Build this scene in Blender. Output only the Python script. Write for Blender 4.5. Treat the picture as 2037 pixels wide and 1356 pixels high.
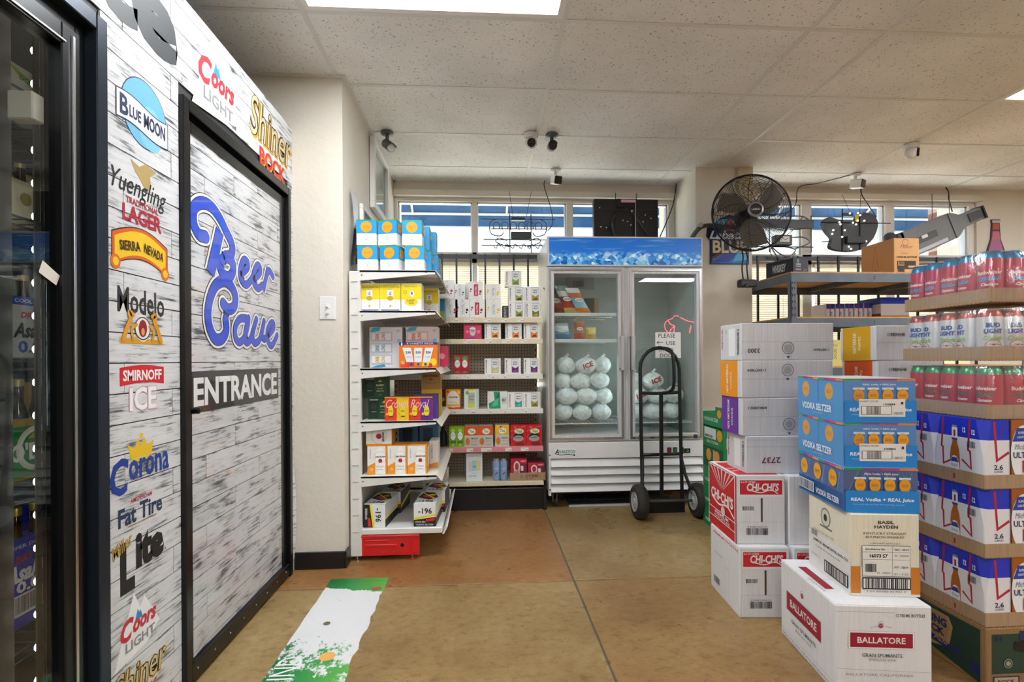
import bpy, bmesh, math, random
from mathutils import Vector, Matrix
random.seed(7)
PI = math.pi
sc = bpy.context.scene
for o in list(bpy.data.objects):
    bpy.data.objects.remove(o, do_unlink=True)
COL = sc.collection

# ------------------------------------------------------------------ camera
YAW, ROLL = 0.0608, -0.0062
cam_d = bpy.data.cameras.new('camera')
cam = bpy.data.objects.new('camera', cam_d)
COL.objects.link(cam)
fw = Vector((math.sin(YAW), math.cos(YAW), 0)); rt = Vector((math.cos(YAW), -math.sin(YAW), 0)); up = Vector((0, 0, 1))
R2 = rt * math.cos(ROLL) + up * math.sin(ROLL)
U2 = rt * -math.sin(ROLL) + up * math.cos(ROLL)
mw = Matrix((R2, U2, -fw)).transposed().to_4x4()
mw.translation = Vector((0, 0, 1.18))
cam.matrix_world = mw
cam_d.sensor_width = 36.0
cam_d.lens = 987.04 / 2037 * 36.0
cam_d.shift_y = 36.97 / 2037
cam_d.clip_start = 0.02
sc.camera = cam

# ------------------------------------------------------------------ world, sun, exposure
w = bpy.data.worlds.new('overcast_sky'); sc.world = w; w.use_nodes = True
nt = w.node_tree
bg = nt.nodes['Background']
bg.inputs['Color'].default_value = (0.93, 0.97, 1.0, 1)
bg.inputs['Strength'].default_value = 2.0
sun_d = bpy.data.lights.new('sun', 'SUN'); sun_d.energy = 22.0; sun_d.angle = 0.05; sun_d.color = (1, .96, .9)
sun = bpy.data.objects.new('sun', sun_d); COL.objects.link(sun)
sun.rotation_euler = (math.radians(6), math.radians(38), 0)
sun.location = (7, 6, 9)
sc.view_settings.view_transform = 'Standard'
sc.view_settings.look = 'None'
sc.view_settings.exposure = 0.36
sc.view_settings.gamma = 1.0
sc.view_settings.use_curve_mapping = False
LAMP = 17          # fluorescent diffusers

# ------------------------------------------------------------------ materials
def lin(h):
    h = h.lstrip('#')
    out = []
    for i in (0, 2, 4):
        c = int(h[i:i+2], 16) / 255
        out.append(c / 12.92 if c <= .04045 else ((c + .055) / 1.055) ** 2.4)
    return tuple(out) + (1,)
MATS = {}
def M(h, rough=.5, metal=0.0, coat=0.0):
    k = (h, rough, metal, coat)
    if k in MATS: return MATS[k]
    m = bpy.data.materials.new('paint_' + h.lstrip('#')); m.use_nodes = True
    b = m.node_tree.nodes['Principled BSDF']
    b.inputs['Base Color'].default_value = lin(h)
    b.inputs['Roughness'].default_value = rough
    b.inputs['Metallic'].default_value = metal
    b.inputs['Coat Weight'].default_value = coat
    MATS[k] = m
    return m
def nodes_mat(name):
    m = bpy.data.materials.new(name); m.use_nodes = True
    n = m.node_tree; b = n.nodes['Principled BSDF']
    return m, n, b
def N(n, t, **kw):
    x = n.nodes.new(t)
    for k, v in kw.items(): setattr(x, k, v)
    return x
def ramp(n, src, stops):
    r = n.nodes.new('ShaderNodeValToRGB')
    el = r.color_ramp.elements
    while len(el) > 1: el.remove(el[-1])
    el[0].position = stops[0][0]; el[0].color = stops[0][1] if len(stops[0][1]) == 4 else stops[0][1] + (1,)
    for p, c in stops[1:]:
        e = el.new(p); e.color = c
    n.links.new(src, r.inputs['Fac'])
    return r
def mapping(n, scale, coord='pos', rnd=None):
    if coord == 'pos':
        g = N(n, 'ShaderNodeNewGeometry'); src = g.outputs['Position']
    else:
        g = N(n, 'ShaderNodeTexCoord'); src = g.outputs[coord]
    if rnd:
        oi = N(n, 'ShaderNodeObjectInfo'); mm = N(n, 'ShaderNodeVectorMath', operation='SCALE')
        cb = N(n, 'ShaderNodeCombineXYZ')
        for i in range(3): n.links.new(oi.outputs['Random'], cb.inputs[i])
        n.links.new(cb.outputs[0], mm.inputs[0]); mm.inputs['Scale'].default_value = rnd
        ad = N(n, 'ShaderNodeVectorMath', operation='ADD')
        n.links.new(src, ad.inputs[0]); n.links.new(mm.outputs[0], ad.inputs[1]); src = ad.outputs[0]
    mp = N(n, 'ShaderNodeMapping'); mp.inputs['Scale'].default_value = scale
    n.links.new(src, mp.inputs['Vector'])
    return mp.outputs['Vector']
def noise(n, vec, scale, detail=4, rough=.55):
    t = N(n, 'ShaderNodeTexNoise'); t.inputs['Scale'].default_value = scale
    t.inputs['Detail'].default_value = detail; t.inputs['Roughness'].default_value = rough
    n.links.new(vec, t.inputs['Vector'])
    return t.outputs['Fac']
def bump(n, b, src, strength, dist=.01):
    bp = N(n, 'ShaderNodeBump'); bp.inputs['Strength'].default_value = strength; bp.inputs['Distance'].default_value = dist
    n.links.new(src, bp.inputs['Height']); n.links.new(bp.outputs['Normal'], b.inputs['Normal'])
def mix(n, fac, a, b_, blend='MIX'):
    x = N(n, 'ShaderNodeMix', data_type='RGBA', blend_type=blend)
    for sock, v in ((x.inputs[0], fac), (x.inputs[6], a), (x.inputs[7], b_)):
        if isinstance(v, (int, float)): sock.default_value = v
        elif isinstance(v, tuple): sock.default_value = v
        else: n.links.new(v, sock)
    return x.outputs[2]

def mat_plank():
    m, n, b = nodes_mat('whitewashed_plank_print')
    v = mapping(n, (1, 1.9, 30), rnd=37.0)
    a = noise(n, v, 3.6, 12, .72)
    v2 = mapping(n, (1, 5, 10), rnd=11.0)
    c = noise(n, v2, 1.7, 3, .5)
    s = N(n, 'ShaderNodeMath', operation='MULTIPLY_ADD'); n.links.new(c, s.inputs[0]); s.inputs[1].default_value = .55
    n.links.new(a, s.inputs[2])
    r = ramp(n, s.outputs[0], [(.53, lin('2c2e33')), (.625, lin('5c5f64')), (.68, lin('a4a6aa')), (.74, lin('d2d3d6')), (.95, lin('dfe0e3'))])
    n.links.new(r.outputs['Color'], b.inputs['Base Color'])
    b.inputs['Roughness'].default_value = .42
    return m
def mat_tile():
    m, n, b = nodes_mat('speckled_ceiling_tile')
    v = mapping(n, (1, 1, 1))
    a = noise(n, v, 95, 2, .5)
    sp = ramp(n, a, [(.30, lin('a09c94')), (.36, lin('f6f6f6'))])
    l = noise(n, v, 1.3, 3)
    st = ramp(n, l, [(.35, lin('e4e3e1')), (.65, lin('ffffff'))])
    n.links.new(mix(n, .75, sp.outputs['Color'], st.outputs['Color'], 'MULTIPLY'), b.inputs['Base Color'])
    b.inputs['Roughness'].default_value = .9
    bump(n, b, a, .25, .004)
    return m
def mat_wall():
    m, n, b = nodes_mat('cream_plaster')
    v = mapping(n, (1, 1, 1))
    a = noise(n, v, 1.1, 4)
    r = ramp(n, a, [(.3, lin('d8d0c2')), (.7, lin('e4ddd1'))])
    n.links.new(r.outputs['Color'], b.inputs['Base Color'])
    b.inputs['Roughness'].default_value = .55
    bump(n, b, noise(n, v, 17, 5, .6), .3, .012)
    return m
def mat_floor():
    m, n, b = nodes_mat('stained_concrete')
    v = mapping(n, (1, 1, 1))
    big = noise(n, v, 1.1, 5, .6)
    r = ramp(n, big, [(.30, lin('836747')), (.44, lin('9d845c')), (.56, lin('aa936b')), (.72, lin('b7a17b'))])
    oi = N(n, 'ShaderNodeObjectInfo')
    tint = mix(n, .8, r.outputs['Color'], oi.outputs['Color'], 'MULTIPLY')
    v3 = mapping(n, (1, 1.5, 1))
    fine = noise(n, v3, 20, 10, .74)
    fr = ramp(n, fine, [(.30, lin('8e7c64')), (.47, lin('e4ddd0')), (.68, lin('ffffff'))])
    c2 = mix(n, .8, tint, fr.outputs['Color'], 'MULTIPLY')
    sc_ = noise(n, mapping(n, (6, 1.2, 1)), 14, 6, .8)
    rs = ramp(n, sc_, [(.66, (0, 0, 0, 1)), (.74, (1, 1, 1, 1))])
    ml = N(n, 'ShaderNodeMath', operation='MULTIPLY'); n.links.new(rs.outputs['Color'], ml.inputs[0]); ml.inputs[1].default_value = .3
    c3 = mix(n, ml.outputs[0], c2, lin('c9b893'))
    n.links.new(c3, b.inputs['Base Color'])
    rr = ramp(n, noise(n, v, 4, 4), [(.3, (.22,)*3 + (1,)), (.7, (.42,)*3 + (1,))])
    n.links.new(rr.outputs['Color'], b.inputs['Roughness'])
    return m
def mat_glass(name, tint=(1, 1, 1, 1), refl=.9, base=.03, rough=.01):
    m = bpy.data.materials.new(name); m.use_nodes = True
    n = m.node_tree; n.nodes.remove(n.nodes['Principled BSDF'])
    out = n.nodes['Material Output']
    tr = N(n, 'ShaderNodeBsdfTransparent'); tr.inputs['Color'].default_value = tint
    gl = N(n, 'ShaderNodeBsdfGlossy'); gl.inputs['Roughness'].default_value = rough
    lw = N(n, 'ShaderNodeLayerWeight'); lw.inputs['Blend'].default_value = .5
    pw = N(n, 'ShaderNodeMath', operation='POWER'); n.links.new(lw.outputs['Facing'], pw.inputs[0]); pw.inputs[1].default_value = 5
    ml = N(n, 'ShaderNodeMath', operation='MULTIPLY_ADD'); n.links.new(pw.outputs[0], ml.inputs[0])
    ml.inputs[1].default_value = refl; ml.inputs[2].default_value = base
    mx = N(n, 'ShaderNodeMixShader'); n.links.new(ml.outputs[0], mx.inputs[0])
    n.links.new(tr.outputs[0], mx.inputs[1]); n.links.new(gl.outputs[0], mx.inputs[2])
    n.links.new(mx.outputs[0], out.inputs['Surface'])
    return m
def mat_film():
    m = bpy.data.materials.new('shrink_film'); m.use_nodes = True
    n = m.node_tree; n.nodes.remove(n.nodes['Principled BSDF'])
    out = n.nodes['Material Output']
    tr = N(n, 'ShaderNodeBsdfTransparent')
    gl = N(n, 'ShaderNodeBsdfGlossy'); gl.inputs['Roughness'].default_value = .16
    df = N(n, 'ShaderNodeBsdfDiffuse'); df.inputs['Color'].default_value = (.9, .9, .93, 1)
    v = mapping(n, (1, 1, .35))
    a = noise(n, v, 28, 4)
    bp = N(n, 'ShaderNodeBump'); bp.inputs['Strength'].default_value = .5; bp.inputs['Distance'].default_value = .01
    n.links.new(a, bp.inputs['Height']); n.links.new(bp.outputs[0], gl.inputs['Normal'])
    m1 = N(n, 'ShaderNodeMixShader'); m1.inputs[0].default_value = .06
    n.links.new(tr.outputs[0], m1.inputs[1]); n.links.new(df.outputs[0], m1.inputs[2])
    m2 = N(n, 'ShaderNodeMixShader'); m2.inputs[0].default_value = .10
    n.links.new(m1.outputs[0], m2.inputs[1]); n.links.new(gl.outputs[0], m2.inputs[2])
    n.links.new(m2.outputs[0], out.inputs['Surface'])
    return m
def mat_emit(name, col, s):
    m = bpy.data.materials.new(name); m.use_nodes = True
    n = m.node_tree; b = n.nodes['Principled BSDF']
    b.inputs['Base Color'].default_value = col
    b.inputs['Emission Color'].default_value = col; b.inputs['Emission Strength'].default_value = s
    return m
def mat_card(name, h1, h2):
    m, n, b = nodes_mat(name)
    v = mapping(n, (40, 40, 1.5), 'Object')
    a = noise(n, v, 3, 3)
    r = ramp(n, a, [(.3, lin(h1)), (.7, lin(h2))])
    n.links.new(r.outputs['Color'], b.inputs['Base Color']); b.inputs['Roughness'].default_value = .8
    bump(n, b, a, .12, .002)
    return m
def mat_mottle(name, h1, h2, scale, rough=.5, metal=0, stretch=(1, 1, 1)):
    m, n, b = nodes_mat(name)
    a = noise(n, mapping(n, stretch), scale, 5)
    r = ramp(n, a, [(.32, lin(h1)), (.68, lin(h2))])
    n.links.new(r.outputs['Color'], b.inputs['Base Color'])
    b.inputs['Roughness'].default_value = rough; b.inputs['Metallic'].default_value = metal
    return m
def mat_peg():
    m, n, b = nodes_mat('brown_pegboard')
    v = mapping(n, (1, 1, 1))
    sx = N(n, 'ShaderNodeSeparateXYZ'); n.links.new(v, sx.inputs[0])
    def cell(out):
        a = N(n, 'ShaderNodeMath', operation='MULTIPLY'); n.links.new(out, a.inputs[0]); a.inputs[1].default_value = 1 / .0254
        f = N(n, 'ShaderNodeMath', operation='FRACT'); n.links.new(a.outputs[0], f.inputs[0])
        s = N(n, 'ShaderNodeMath', operation='SUBTRACT'); n.links.new(f.outputs[0], s.inputs[0]); s.inputs[1].default_value = .5
        q = N(n, 'ShaderNodeMath', operation='POWER'); n.links.new(s.outputs[0], q.inputs[0]); q.inputs[1].default_value = 2
        return q.outputs[0]
    ad = N(n, 'ShaderNodeMath', operation='ADD'); n.links.new(cell(sx.outputs['X']), ad.inputs[0]); n.links.new(cell(sx.outputs['Z']), ad.inputs[1])
    r = ramp(n, ad.outputs[0], [(.028, lin('4a4036')), (.036, lin('d6ccbc'))])
    n.links.new(r.outputs['Color'], b.inputs['Base Color']); b.inputs['Roughness'].default_value = .7
    return m
def mat_icesign():
    m, n, b = nodes_mat('ice_cube_print')
    v = mapping(n, (1, 1, 1), 'Generated')
    sx = N(n, 'ShaderNodeSeparateXYZ'); n.links.new(v, sx.inputs[0])
    sky = ramp(n, sx.outputs['Z'], [(0, lin('2c8fe0')), (.5, lin('1b74d8')), (1, lin('1a6fd0'))])
    mp = mapping(n, (16, 1, 3.2), 'Generated')
    vo = N(n, 'ShaderNodeTexVoronoi', distance='EUCLIDEAN'); vo.inputs['Scale'].default_value = 1.6; n.links.new(mp, vo.inputs['Vector'])
    vo.inputs['Scale'].default_value = 2.6; sv = N(n, 'ShaderNodeSeparateXYZ'); n.links.new(vo.outputs['Color'], sv.inputs[0])
    cr = ramp(n, sv.outputs['X'], [(.0, lin('1555b0')), (.3, lin('2f8fdf')), (.6, lin('6cb8ee')), (.85, lin('b8e0f8')), (1, lin('eef8ff'))])
    hz = noise(n, mapping(n, (9, 1, 1), 'Generated'), 1.4, 3)
    hh = N(n, 'ShaderNodeMath', operation='MULTIPLY_ADD'); n.links.new(hz, hh.inputs[0]); hh.inputs[1].default_value = .35; n.links.new(sx.outputs['Z'], hh.inputs[2])
    fc = ramp(n, hh.outputs[0], [(.48, (1, 1, 1, 1)), (.68, (0, 0, 0, 1))])
    st = noise(n, mapping(n, (2.2, 1, 6), 'Generated'), 1.6, 3)
    stc = ramp(n, st, [(.55, (0, 0, 0, 1)), (.75, (.55, .55, .55, 1))])
    s2 = mix(n, stc.outputs['Color'], sky.outputs['Color'], lin('8fd0f5'))
    c = mix(n, fc.outputs['Color'], s2, cr.outputs['Color'])
    n.links.new(c, b.inputs['Base Color']); b.inputs['Roughness'].default_value = .25
    n.links.new(c, b.inputs['Emission Color']); b.inputs['Emission Strength'].default_value = .18
    return m
def mat_strip():
    m, n, b = nodes_mat('peeling_green_floor_graphic')
    v = mapping(n, (1, 1, 1), 'Object')
    sx = N(n, 'ShaderNodeSeparateXYZ'); n.links.new(v, sx.inputs[0])
    a = noise(n, mapping(n, (1.2, 1, 1), 'Object'), 13, 12, .80)
    mp = N(n, 'ShaderNodeMapRange'); n.links.new(sx.outputs['Y'], mp.inputs[0]); mp.inputs[1].default_value = 0; mp.inputs[2].default_value = 1.23
    wob = N(n, 'ShaderNodeMath', operation='MULTIPLY_ADD'); n.links.new(sx.outputs['X'], wob.inputs[0]); wob.inputs[1].default_value = .18; n.links.new(mp.outputs[0], wob.inputs[2])
    g = ramp(n, wob.outputs[0], [(0.0, (.5,)*3 + (1,)), (.34, (.24,)*3 + (1,)), (.52, (.14,)*3 + (1,)), (.62, (0, 0, 0, 1)), (.90, (0, 0, 0, 1)), (.945, (.5,)*3 + (1,))])
    ad = N(n, 'ShaderNodeMath', operation='ADD'); n.links.new(a, ad.inputs[0]); n.links.new(g.outputs['Color'], ad.inputs[1])
    sub = N(n, 'ShaderNodeMath', operation='MULTIPLY'); n.links.new(ad.outputs[0], sub.inputs[0]); sub.inputs[1].default_value = .7
    f = ramp(n, sub.outputs[0], [(.475, (0, 0, 0, 1)), (.49, (1, 1, 1, 1))])
    gx = ramp(n, sx.outputs['X'], [(0, lin('0e6b36')), (.12, lin('178a43')), (.3, lin('57b04a'))])
    sp = noise(n, mapping(n, (.7, 2.2, 1), 'Object'), 20, 6, .7)
    wr = ramp(n, sp, [(.30, lin('6d6a62')), (.36, lin('e2e3e6'))])
    n.links.new(mix(n, f.outputs['Color'], wr.outputs['Color'], gx.outputs['Color']), b.inputs['Base Color'])
    b.inputs['Roughness'].default_value = .3
    return m
def mat_blind():
    m = bpy.data.materials.new('cream_blind_slat'); m.use_nodes = True
    n = m.node_tree; n.nodes.remove(n.nodes['Principled BSDF'])
    out = n.nodes['Material Output']
    d = N(n, 'ShaderNodeBsdfDiffuse'); d.inputs['Color'].default_value = lin('f3ead2')
    t = N(n, 'ShaderNodeBsdfTranslucent'); t.inputs['Color'].default_value = lin('fbeccb')
    x = N(n, 'ShaderNodeMixShader'); x.inputs[0].default_value = .30
    n.links.new(d.outputs[0], x.inputs[1]); n.links.new(t.outputs[0], x.inputs[2]); n.links.new(x.outputs[0], out.inputs['Surface'])
    return m
def mat_ice():
    m, n, b = nodes_mat('bagged_ice')
    a = noise(n, mapping(n, (1, 1, 1)), 38, 4)
    r = ramp(n, a, [(.3, lin('cfd8d7')), (.65, lin('f6f9f8'))])
    n.links.new(r.outputs['Color'], b.inputs['Base Color']); b.inputs['Roughness'].default_value = .22
    bump(n, b, a, .5, .012)
    return m
PLANK = mat_plank(); TILE = mat_tile(); WALL = mat_wall(); FLOOR = mat_floor()
GLASS = mat_glass('clear_glass', (.95, .985, .98, 1), .9, .055)
COOLG = mat_glass('cooler_glass', (.90, .93, .93, 1), .9, .06)
FILM = mat_film(); PEG = mat_peg(); ICEPRINT = mat_icesign(); STRIP = mat_strip(); BLIND = mat_blind(); ICE = mat_ice()
DIFFUSER = mat_emit('lit_diffuser', (.93, .975, 1, 1), LAMP)
LED = mat_emit('led_point', (1, .93, .8, 1), 32)
KRAFT = mat_card('kraft_cardboard', 'a28564', 'b29678')
WCARD = mat_card('white_cardboard', 'e2e2e5', 'ebebed')
GCARD = mat_card('greyed_white_cardboard', 'cbcbd0', 'd9d9dd')
BLACK = M('17181b', .35); BLACKM = M('121316', .28, .3); WHITE = M('e9e8e6', .45); CHROME = M('c8cacd', .25, 1.0)
ALU = mat_mottle('brushed_aluminium', 'ccced1', 'e0e2e4', 14, .34, .3, (6, 6, .4))
SHELFW = mat_mottle('white_enamel_shelf', 'dcdad6', 'e8e7e4', 5, .4)
SHELFC = mat_mottle('cream_enamel_shelf', 'd8ccb0', 'e4dac2', 5, .4)
RACKG = mat_mottle('grey_painted_steel', '5a636d', '6a747e', 6, .42, .2)
CHIP = mat_mottle('particle_board', 'b58450', 'd0a06a', 60, .75)
# ------------------------------------------------------------------ builders
def link(o, parent=None):
    COL.objects.link(o)
    if parent is not None: o.parent = parent
    return o
def tag(o, label=None, cat=None, group=None, kind=None):
    if label: o['label'] = label
    if cat: o['category'] = cat
    if group: o['group'] = group
    if kind: o['kind'] = kind
    return o
def thing(name, label, cat, loc=(0, 0, 0), rz=0, group=None):
    o = bpy.data.objects.new(name, None); link(o)
    o.location = loc; o.rotation_euler = (0, 0, rz); o.empty_display_size = .05
    return tag(o, label, cat, group)
def copy_tree(o, parent=None):
    c = o.copy(); link(c); c.parent = parent
    for ch in list(o.children): copy_tree(ch, c)
    return c
class MB:
    def __init__(s): s.v = []; s.f = []; s.m = []; s.mats = []
    def mi(s, mat):
        if isinstance(mat, str): mat = M(mat)
        for i, q in enumerate(s.mats):
            if q is mat: return i
        s.mats.append(mat); return len(s.mats) - 1
    def add(s, vs, fs, mat):
        k = len(s.v); i = s.mi(mat)
        s.v += [tuple(p) for p in vs]
        for f in fs: s.f.append([a + k for a in f]); s.m.append(i)
        return s
    def box(s, a, b, mat):
        x0, y0, z0 = a; x1, y1, z1 = b
        return s.add([(x0, y0, z0), (x1, y0, z0), (x1, y1, z0), (x0, y1, z0), (x0, y0, z1), (x1, y0, z1), (x1, y1, z1), (x0, y1, z1)],
                     [(0, 3, 2, 1), (4, 5, 6, 7), (0, 1, 5, 4), (1, 2, 6, 5), (2, 3, 7, 6), (3, 0, 4, 7)], mat)
    def prism(s, poly, fn, t0, t1, mat):
        """poly: 2-d outline, fn(u, v, t) -> point, extruded from t0 to t1"""
        n = len(poly)
        vs = [fn(u, v, t0) for u, v in poly] + [fn(u, v, t1) for u, v in poly]
        fs = [tuple(range(n))[::-1], tuple(range(n, 2 * n))] + [(i, (i + 1) % n, n + (i + 1) % n, n + i) for i in range(n)]
        return s.add(vs, fs, mat)
    def tube(s, path, r, mat, seg=6, closed=False):
        pts = [Vector(p) for p in path]; n = len(pts)
        rs = r if isinstance(r, (list, tuple)) else [r] * n
        vs = []; prev = None
        for i, p in enumerate(pts):
            if closed: t = pts[(i + 1) % n] - pts[i - 1]
            else: t = pts[min(i + 1, n - 1)] - pts[max(i - 1, 0)]
            t = t.normalized() if t.length > 1e-9 else Vector((0, 0, 1))
            if prev is None:
                a = Vector((0, 0, 1)) if abs(t.z) < .9 else Vector((1, 0, 0))
                nn = t.cross(a).normalized()
            else:
                nn = (prev - t * prev.dot(t))
                nn = nn.normalized() if nn.length > 1e-6 else t.orthogonal().normalized()
            prev = nn; bb = t.cross(nn)
            for j in range(seg):
                a = 2 * PI * j / seg
                vs.append(p + (nn * math.cos(a) + bb * math.sin(a)) * rs[i])
        fs = []
        for i in range(n if closed else n - 1):
            k = (i + 1) % n
            for j in range(seg):
                j2 = (j + 1) % seg
                fs.append((i * seg + j, i * seg + j2, k * seg + j2, k * seg + j))
        if not closed:
            fs.append(tuple(range(seg))[::-1]); fs.append(tuple((n - 1) * seg + j for j in range(seg)))
        return s.add(vs, fs, mat)
    def lathe(s, prof, org, axis, seg, mats, caps=True):
        """prof [(r, t)], mats: one material or one per band"""
        ax = Vector(axis).normalized(); a = ax.orthogonal().normalized(); b = ax.cross(a); o = Vector(org)
        if abs(ax.z) > .99: a = Vector((1, 0, 0)); b = Vector((0, 1, 0)) * (1 if ax.z > 0 else -1)
        k = len(s.v)
        for r, t in prof:
            for j in range(seg):
                q = 2 * PI * j / seg
                s.v.append(tuple(o + ax * t + (a * math.cos(q) + b * math.sin(q)) * r))
        for i in range(len(prof) - 1):
            mt = mats[i] if isinstance(mats, list) else mats
            ix = s.mi(mt)
            for j in range(seg):
                j2 = (j + 1) % seg
                s.f.append([k + i * seg + j, k + i * seg + j2, k + (i + 1) * seg + j2, k + (i + 1) * seg + j]); s.m.append(ix)
        if caps:
            for i, m_ in ((0, mats[0] if isinstance(mats, list) else mats), (len(prof) - 1, mats[-1] if isinstance(mats, list) else mats)):
                if prof[i][0] > 1e-5:
                    ff = [k + i * seg + j for j in range(seg)]
                    s.f.append(ff[::-1] if i == 0 else ff); s.m.append(s.mi(m_))
        return s
    def ball(s, c, r, mat, seg=12, rings=7, sq=(1, 1, 1), wob=0, sd=0):
        rn = random.Random(sd); ph = [rn.uniform(0, 6.3) for _ in range(6)]
        vs = []; fs = []
        for i in range(rings + 1):
            th = PI * i / rings
            for j in range(seg):
                q = 2 * PI * j / seg
                rr = r * (1 + wob * (math.sin(3 * q + ph[0]) * math.sin(2 * th + ph[1]) + .6 * math.sin(5 * q + ph[2] + 3 * th)))
                vs.append((c[0] + sq[0] * rr * math.sin(th) * math.cos(q), c[1] + sq[1] * rr * math.sin(th) * math.sin(q), c[2] + sq[2] * rr * math.cos(th)))
        for i in range(rings):
            for j in range(seg):
                j2 = (j + 1) % seg
                fs.append((i * seg + j, (i + 1) * seg + j, (i + 1) * seg + j2, i * seg + j2))
        return s.add(vs, fs, mat)
    def build(s, name, parent=None, smooth=None, bevel=0, seg=1):
        me = bpy.data.meshes.new(name); me.from_pydata(s.v, [], s.f)
        for q in s.mats: me.materials.append(q)
        me.polygons.foreach_set('material_index', s.m)
        if bevel:
            bm = bmesh.new(); bm.from_mesh(me)
            bmesh.ops.bevel(bm, geom=bm.edges[:], offset=bevel, segments=seg, affect='EDGES', profile=.5, clamp_overlap=True)
            bm.to_mesh(me); bm.free()
        if smooth is not None:
            me.polygons.foreach_set('use_smooth', [True] * len(me.polygons))
            me.set_sharp_from_angle(angle=smooth)
        me.update()
        o = bpy.data.objects.new(name, me)
        return link(o, parent)
def struct(name, mb, **k):
    return tag(mb.build(name, **k), kind='structure')

TXT = {}
def text2d(s, bold=0.0, shear=0.0, res=2):
    k = (s, bold, shear, res)
    if k in TXT: return TXT[k]
    cu = bpy.data.curves.new('lettering', 'FONT'); cu.body = s; cu.offset = bold; cu.shear = shear; cu.resolution_u = res
    cu.fill_mode = 'FRONT'; cu.dimensions = '2D'
    o = bpy.data.objects.new('lettering', cu); COL.objects.link(o)
    me = o.to_mesh()
    vs = [(q.co.x, q.co.y) for q in me.vertices]; fs = [tuple(p.vertices) for p in me.polygons]
    o.to_mesh_clear()
    bpy.data.objects.remove(o, do_unlink=True); bpy.data.curves.remove(cu)
    if not vs: vs = [(0, 0)]; fs = []
    x0 = min(a for a, b in vs); x1 = max(a for a, b in vs); y0 = min(b for a, b in vs); y1 = max(b for a, b in vs)
    vs = [((a - x0) / max(x1 - x0, 1e-6) - .5, (b - y0) / max(y1 - y0, 1e-6) - .5) for a, b in vs]
    TXT[k] = (vs, fs)
    return TXT[k]
def smoothpath(pts, n=6, closed=False):
    out = []; m = len(pts)
    rng = range(m if closed else m - 1)
    for i in rng:
        if closed: p = [pts[(i + k) % m] for k in (-1, 0, 1, 2)]
        else: p = [pts[max(i - 1, 0)], pts[i], pts[i + 1], pts[min(i + 2, m - 1)]]
        for j in range(n):
            t = j / n
            out.append(tuple(.5 * (2 * b + (c - a) * t + (2 * a - 5 * b + 4 * c - d) * t * t + (3 * b - a - 3 * c + d) * t ** 3) for a, b, c, d in zip(*p)))
    if not closed: out.append(tuple(pts[-1]))
    return out
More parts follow.
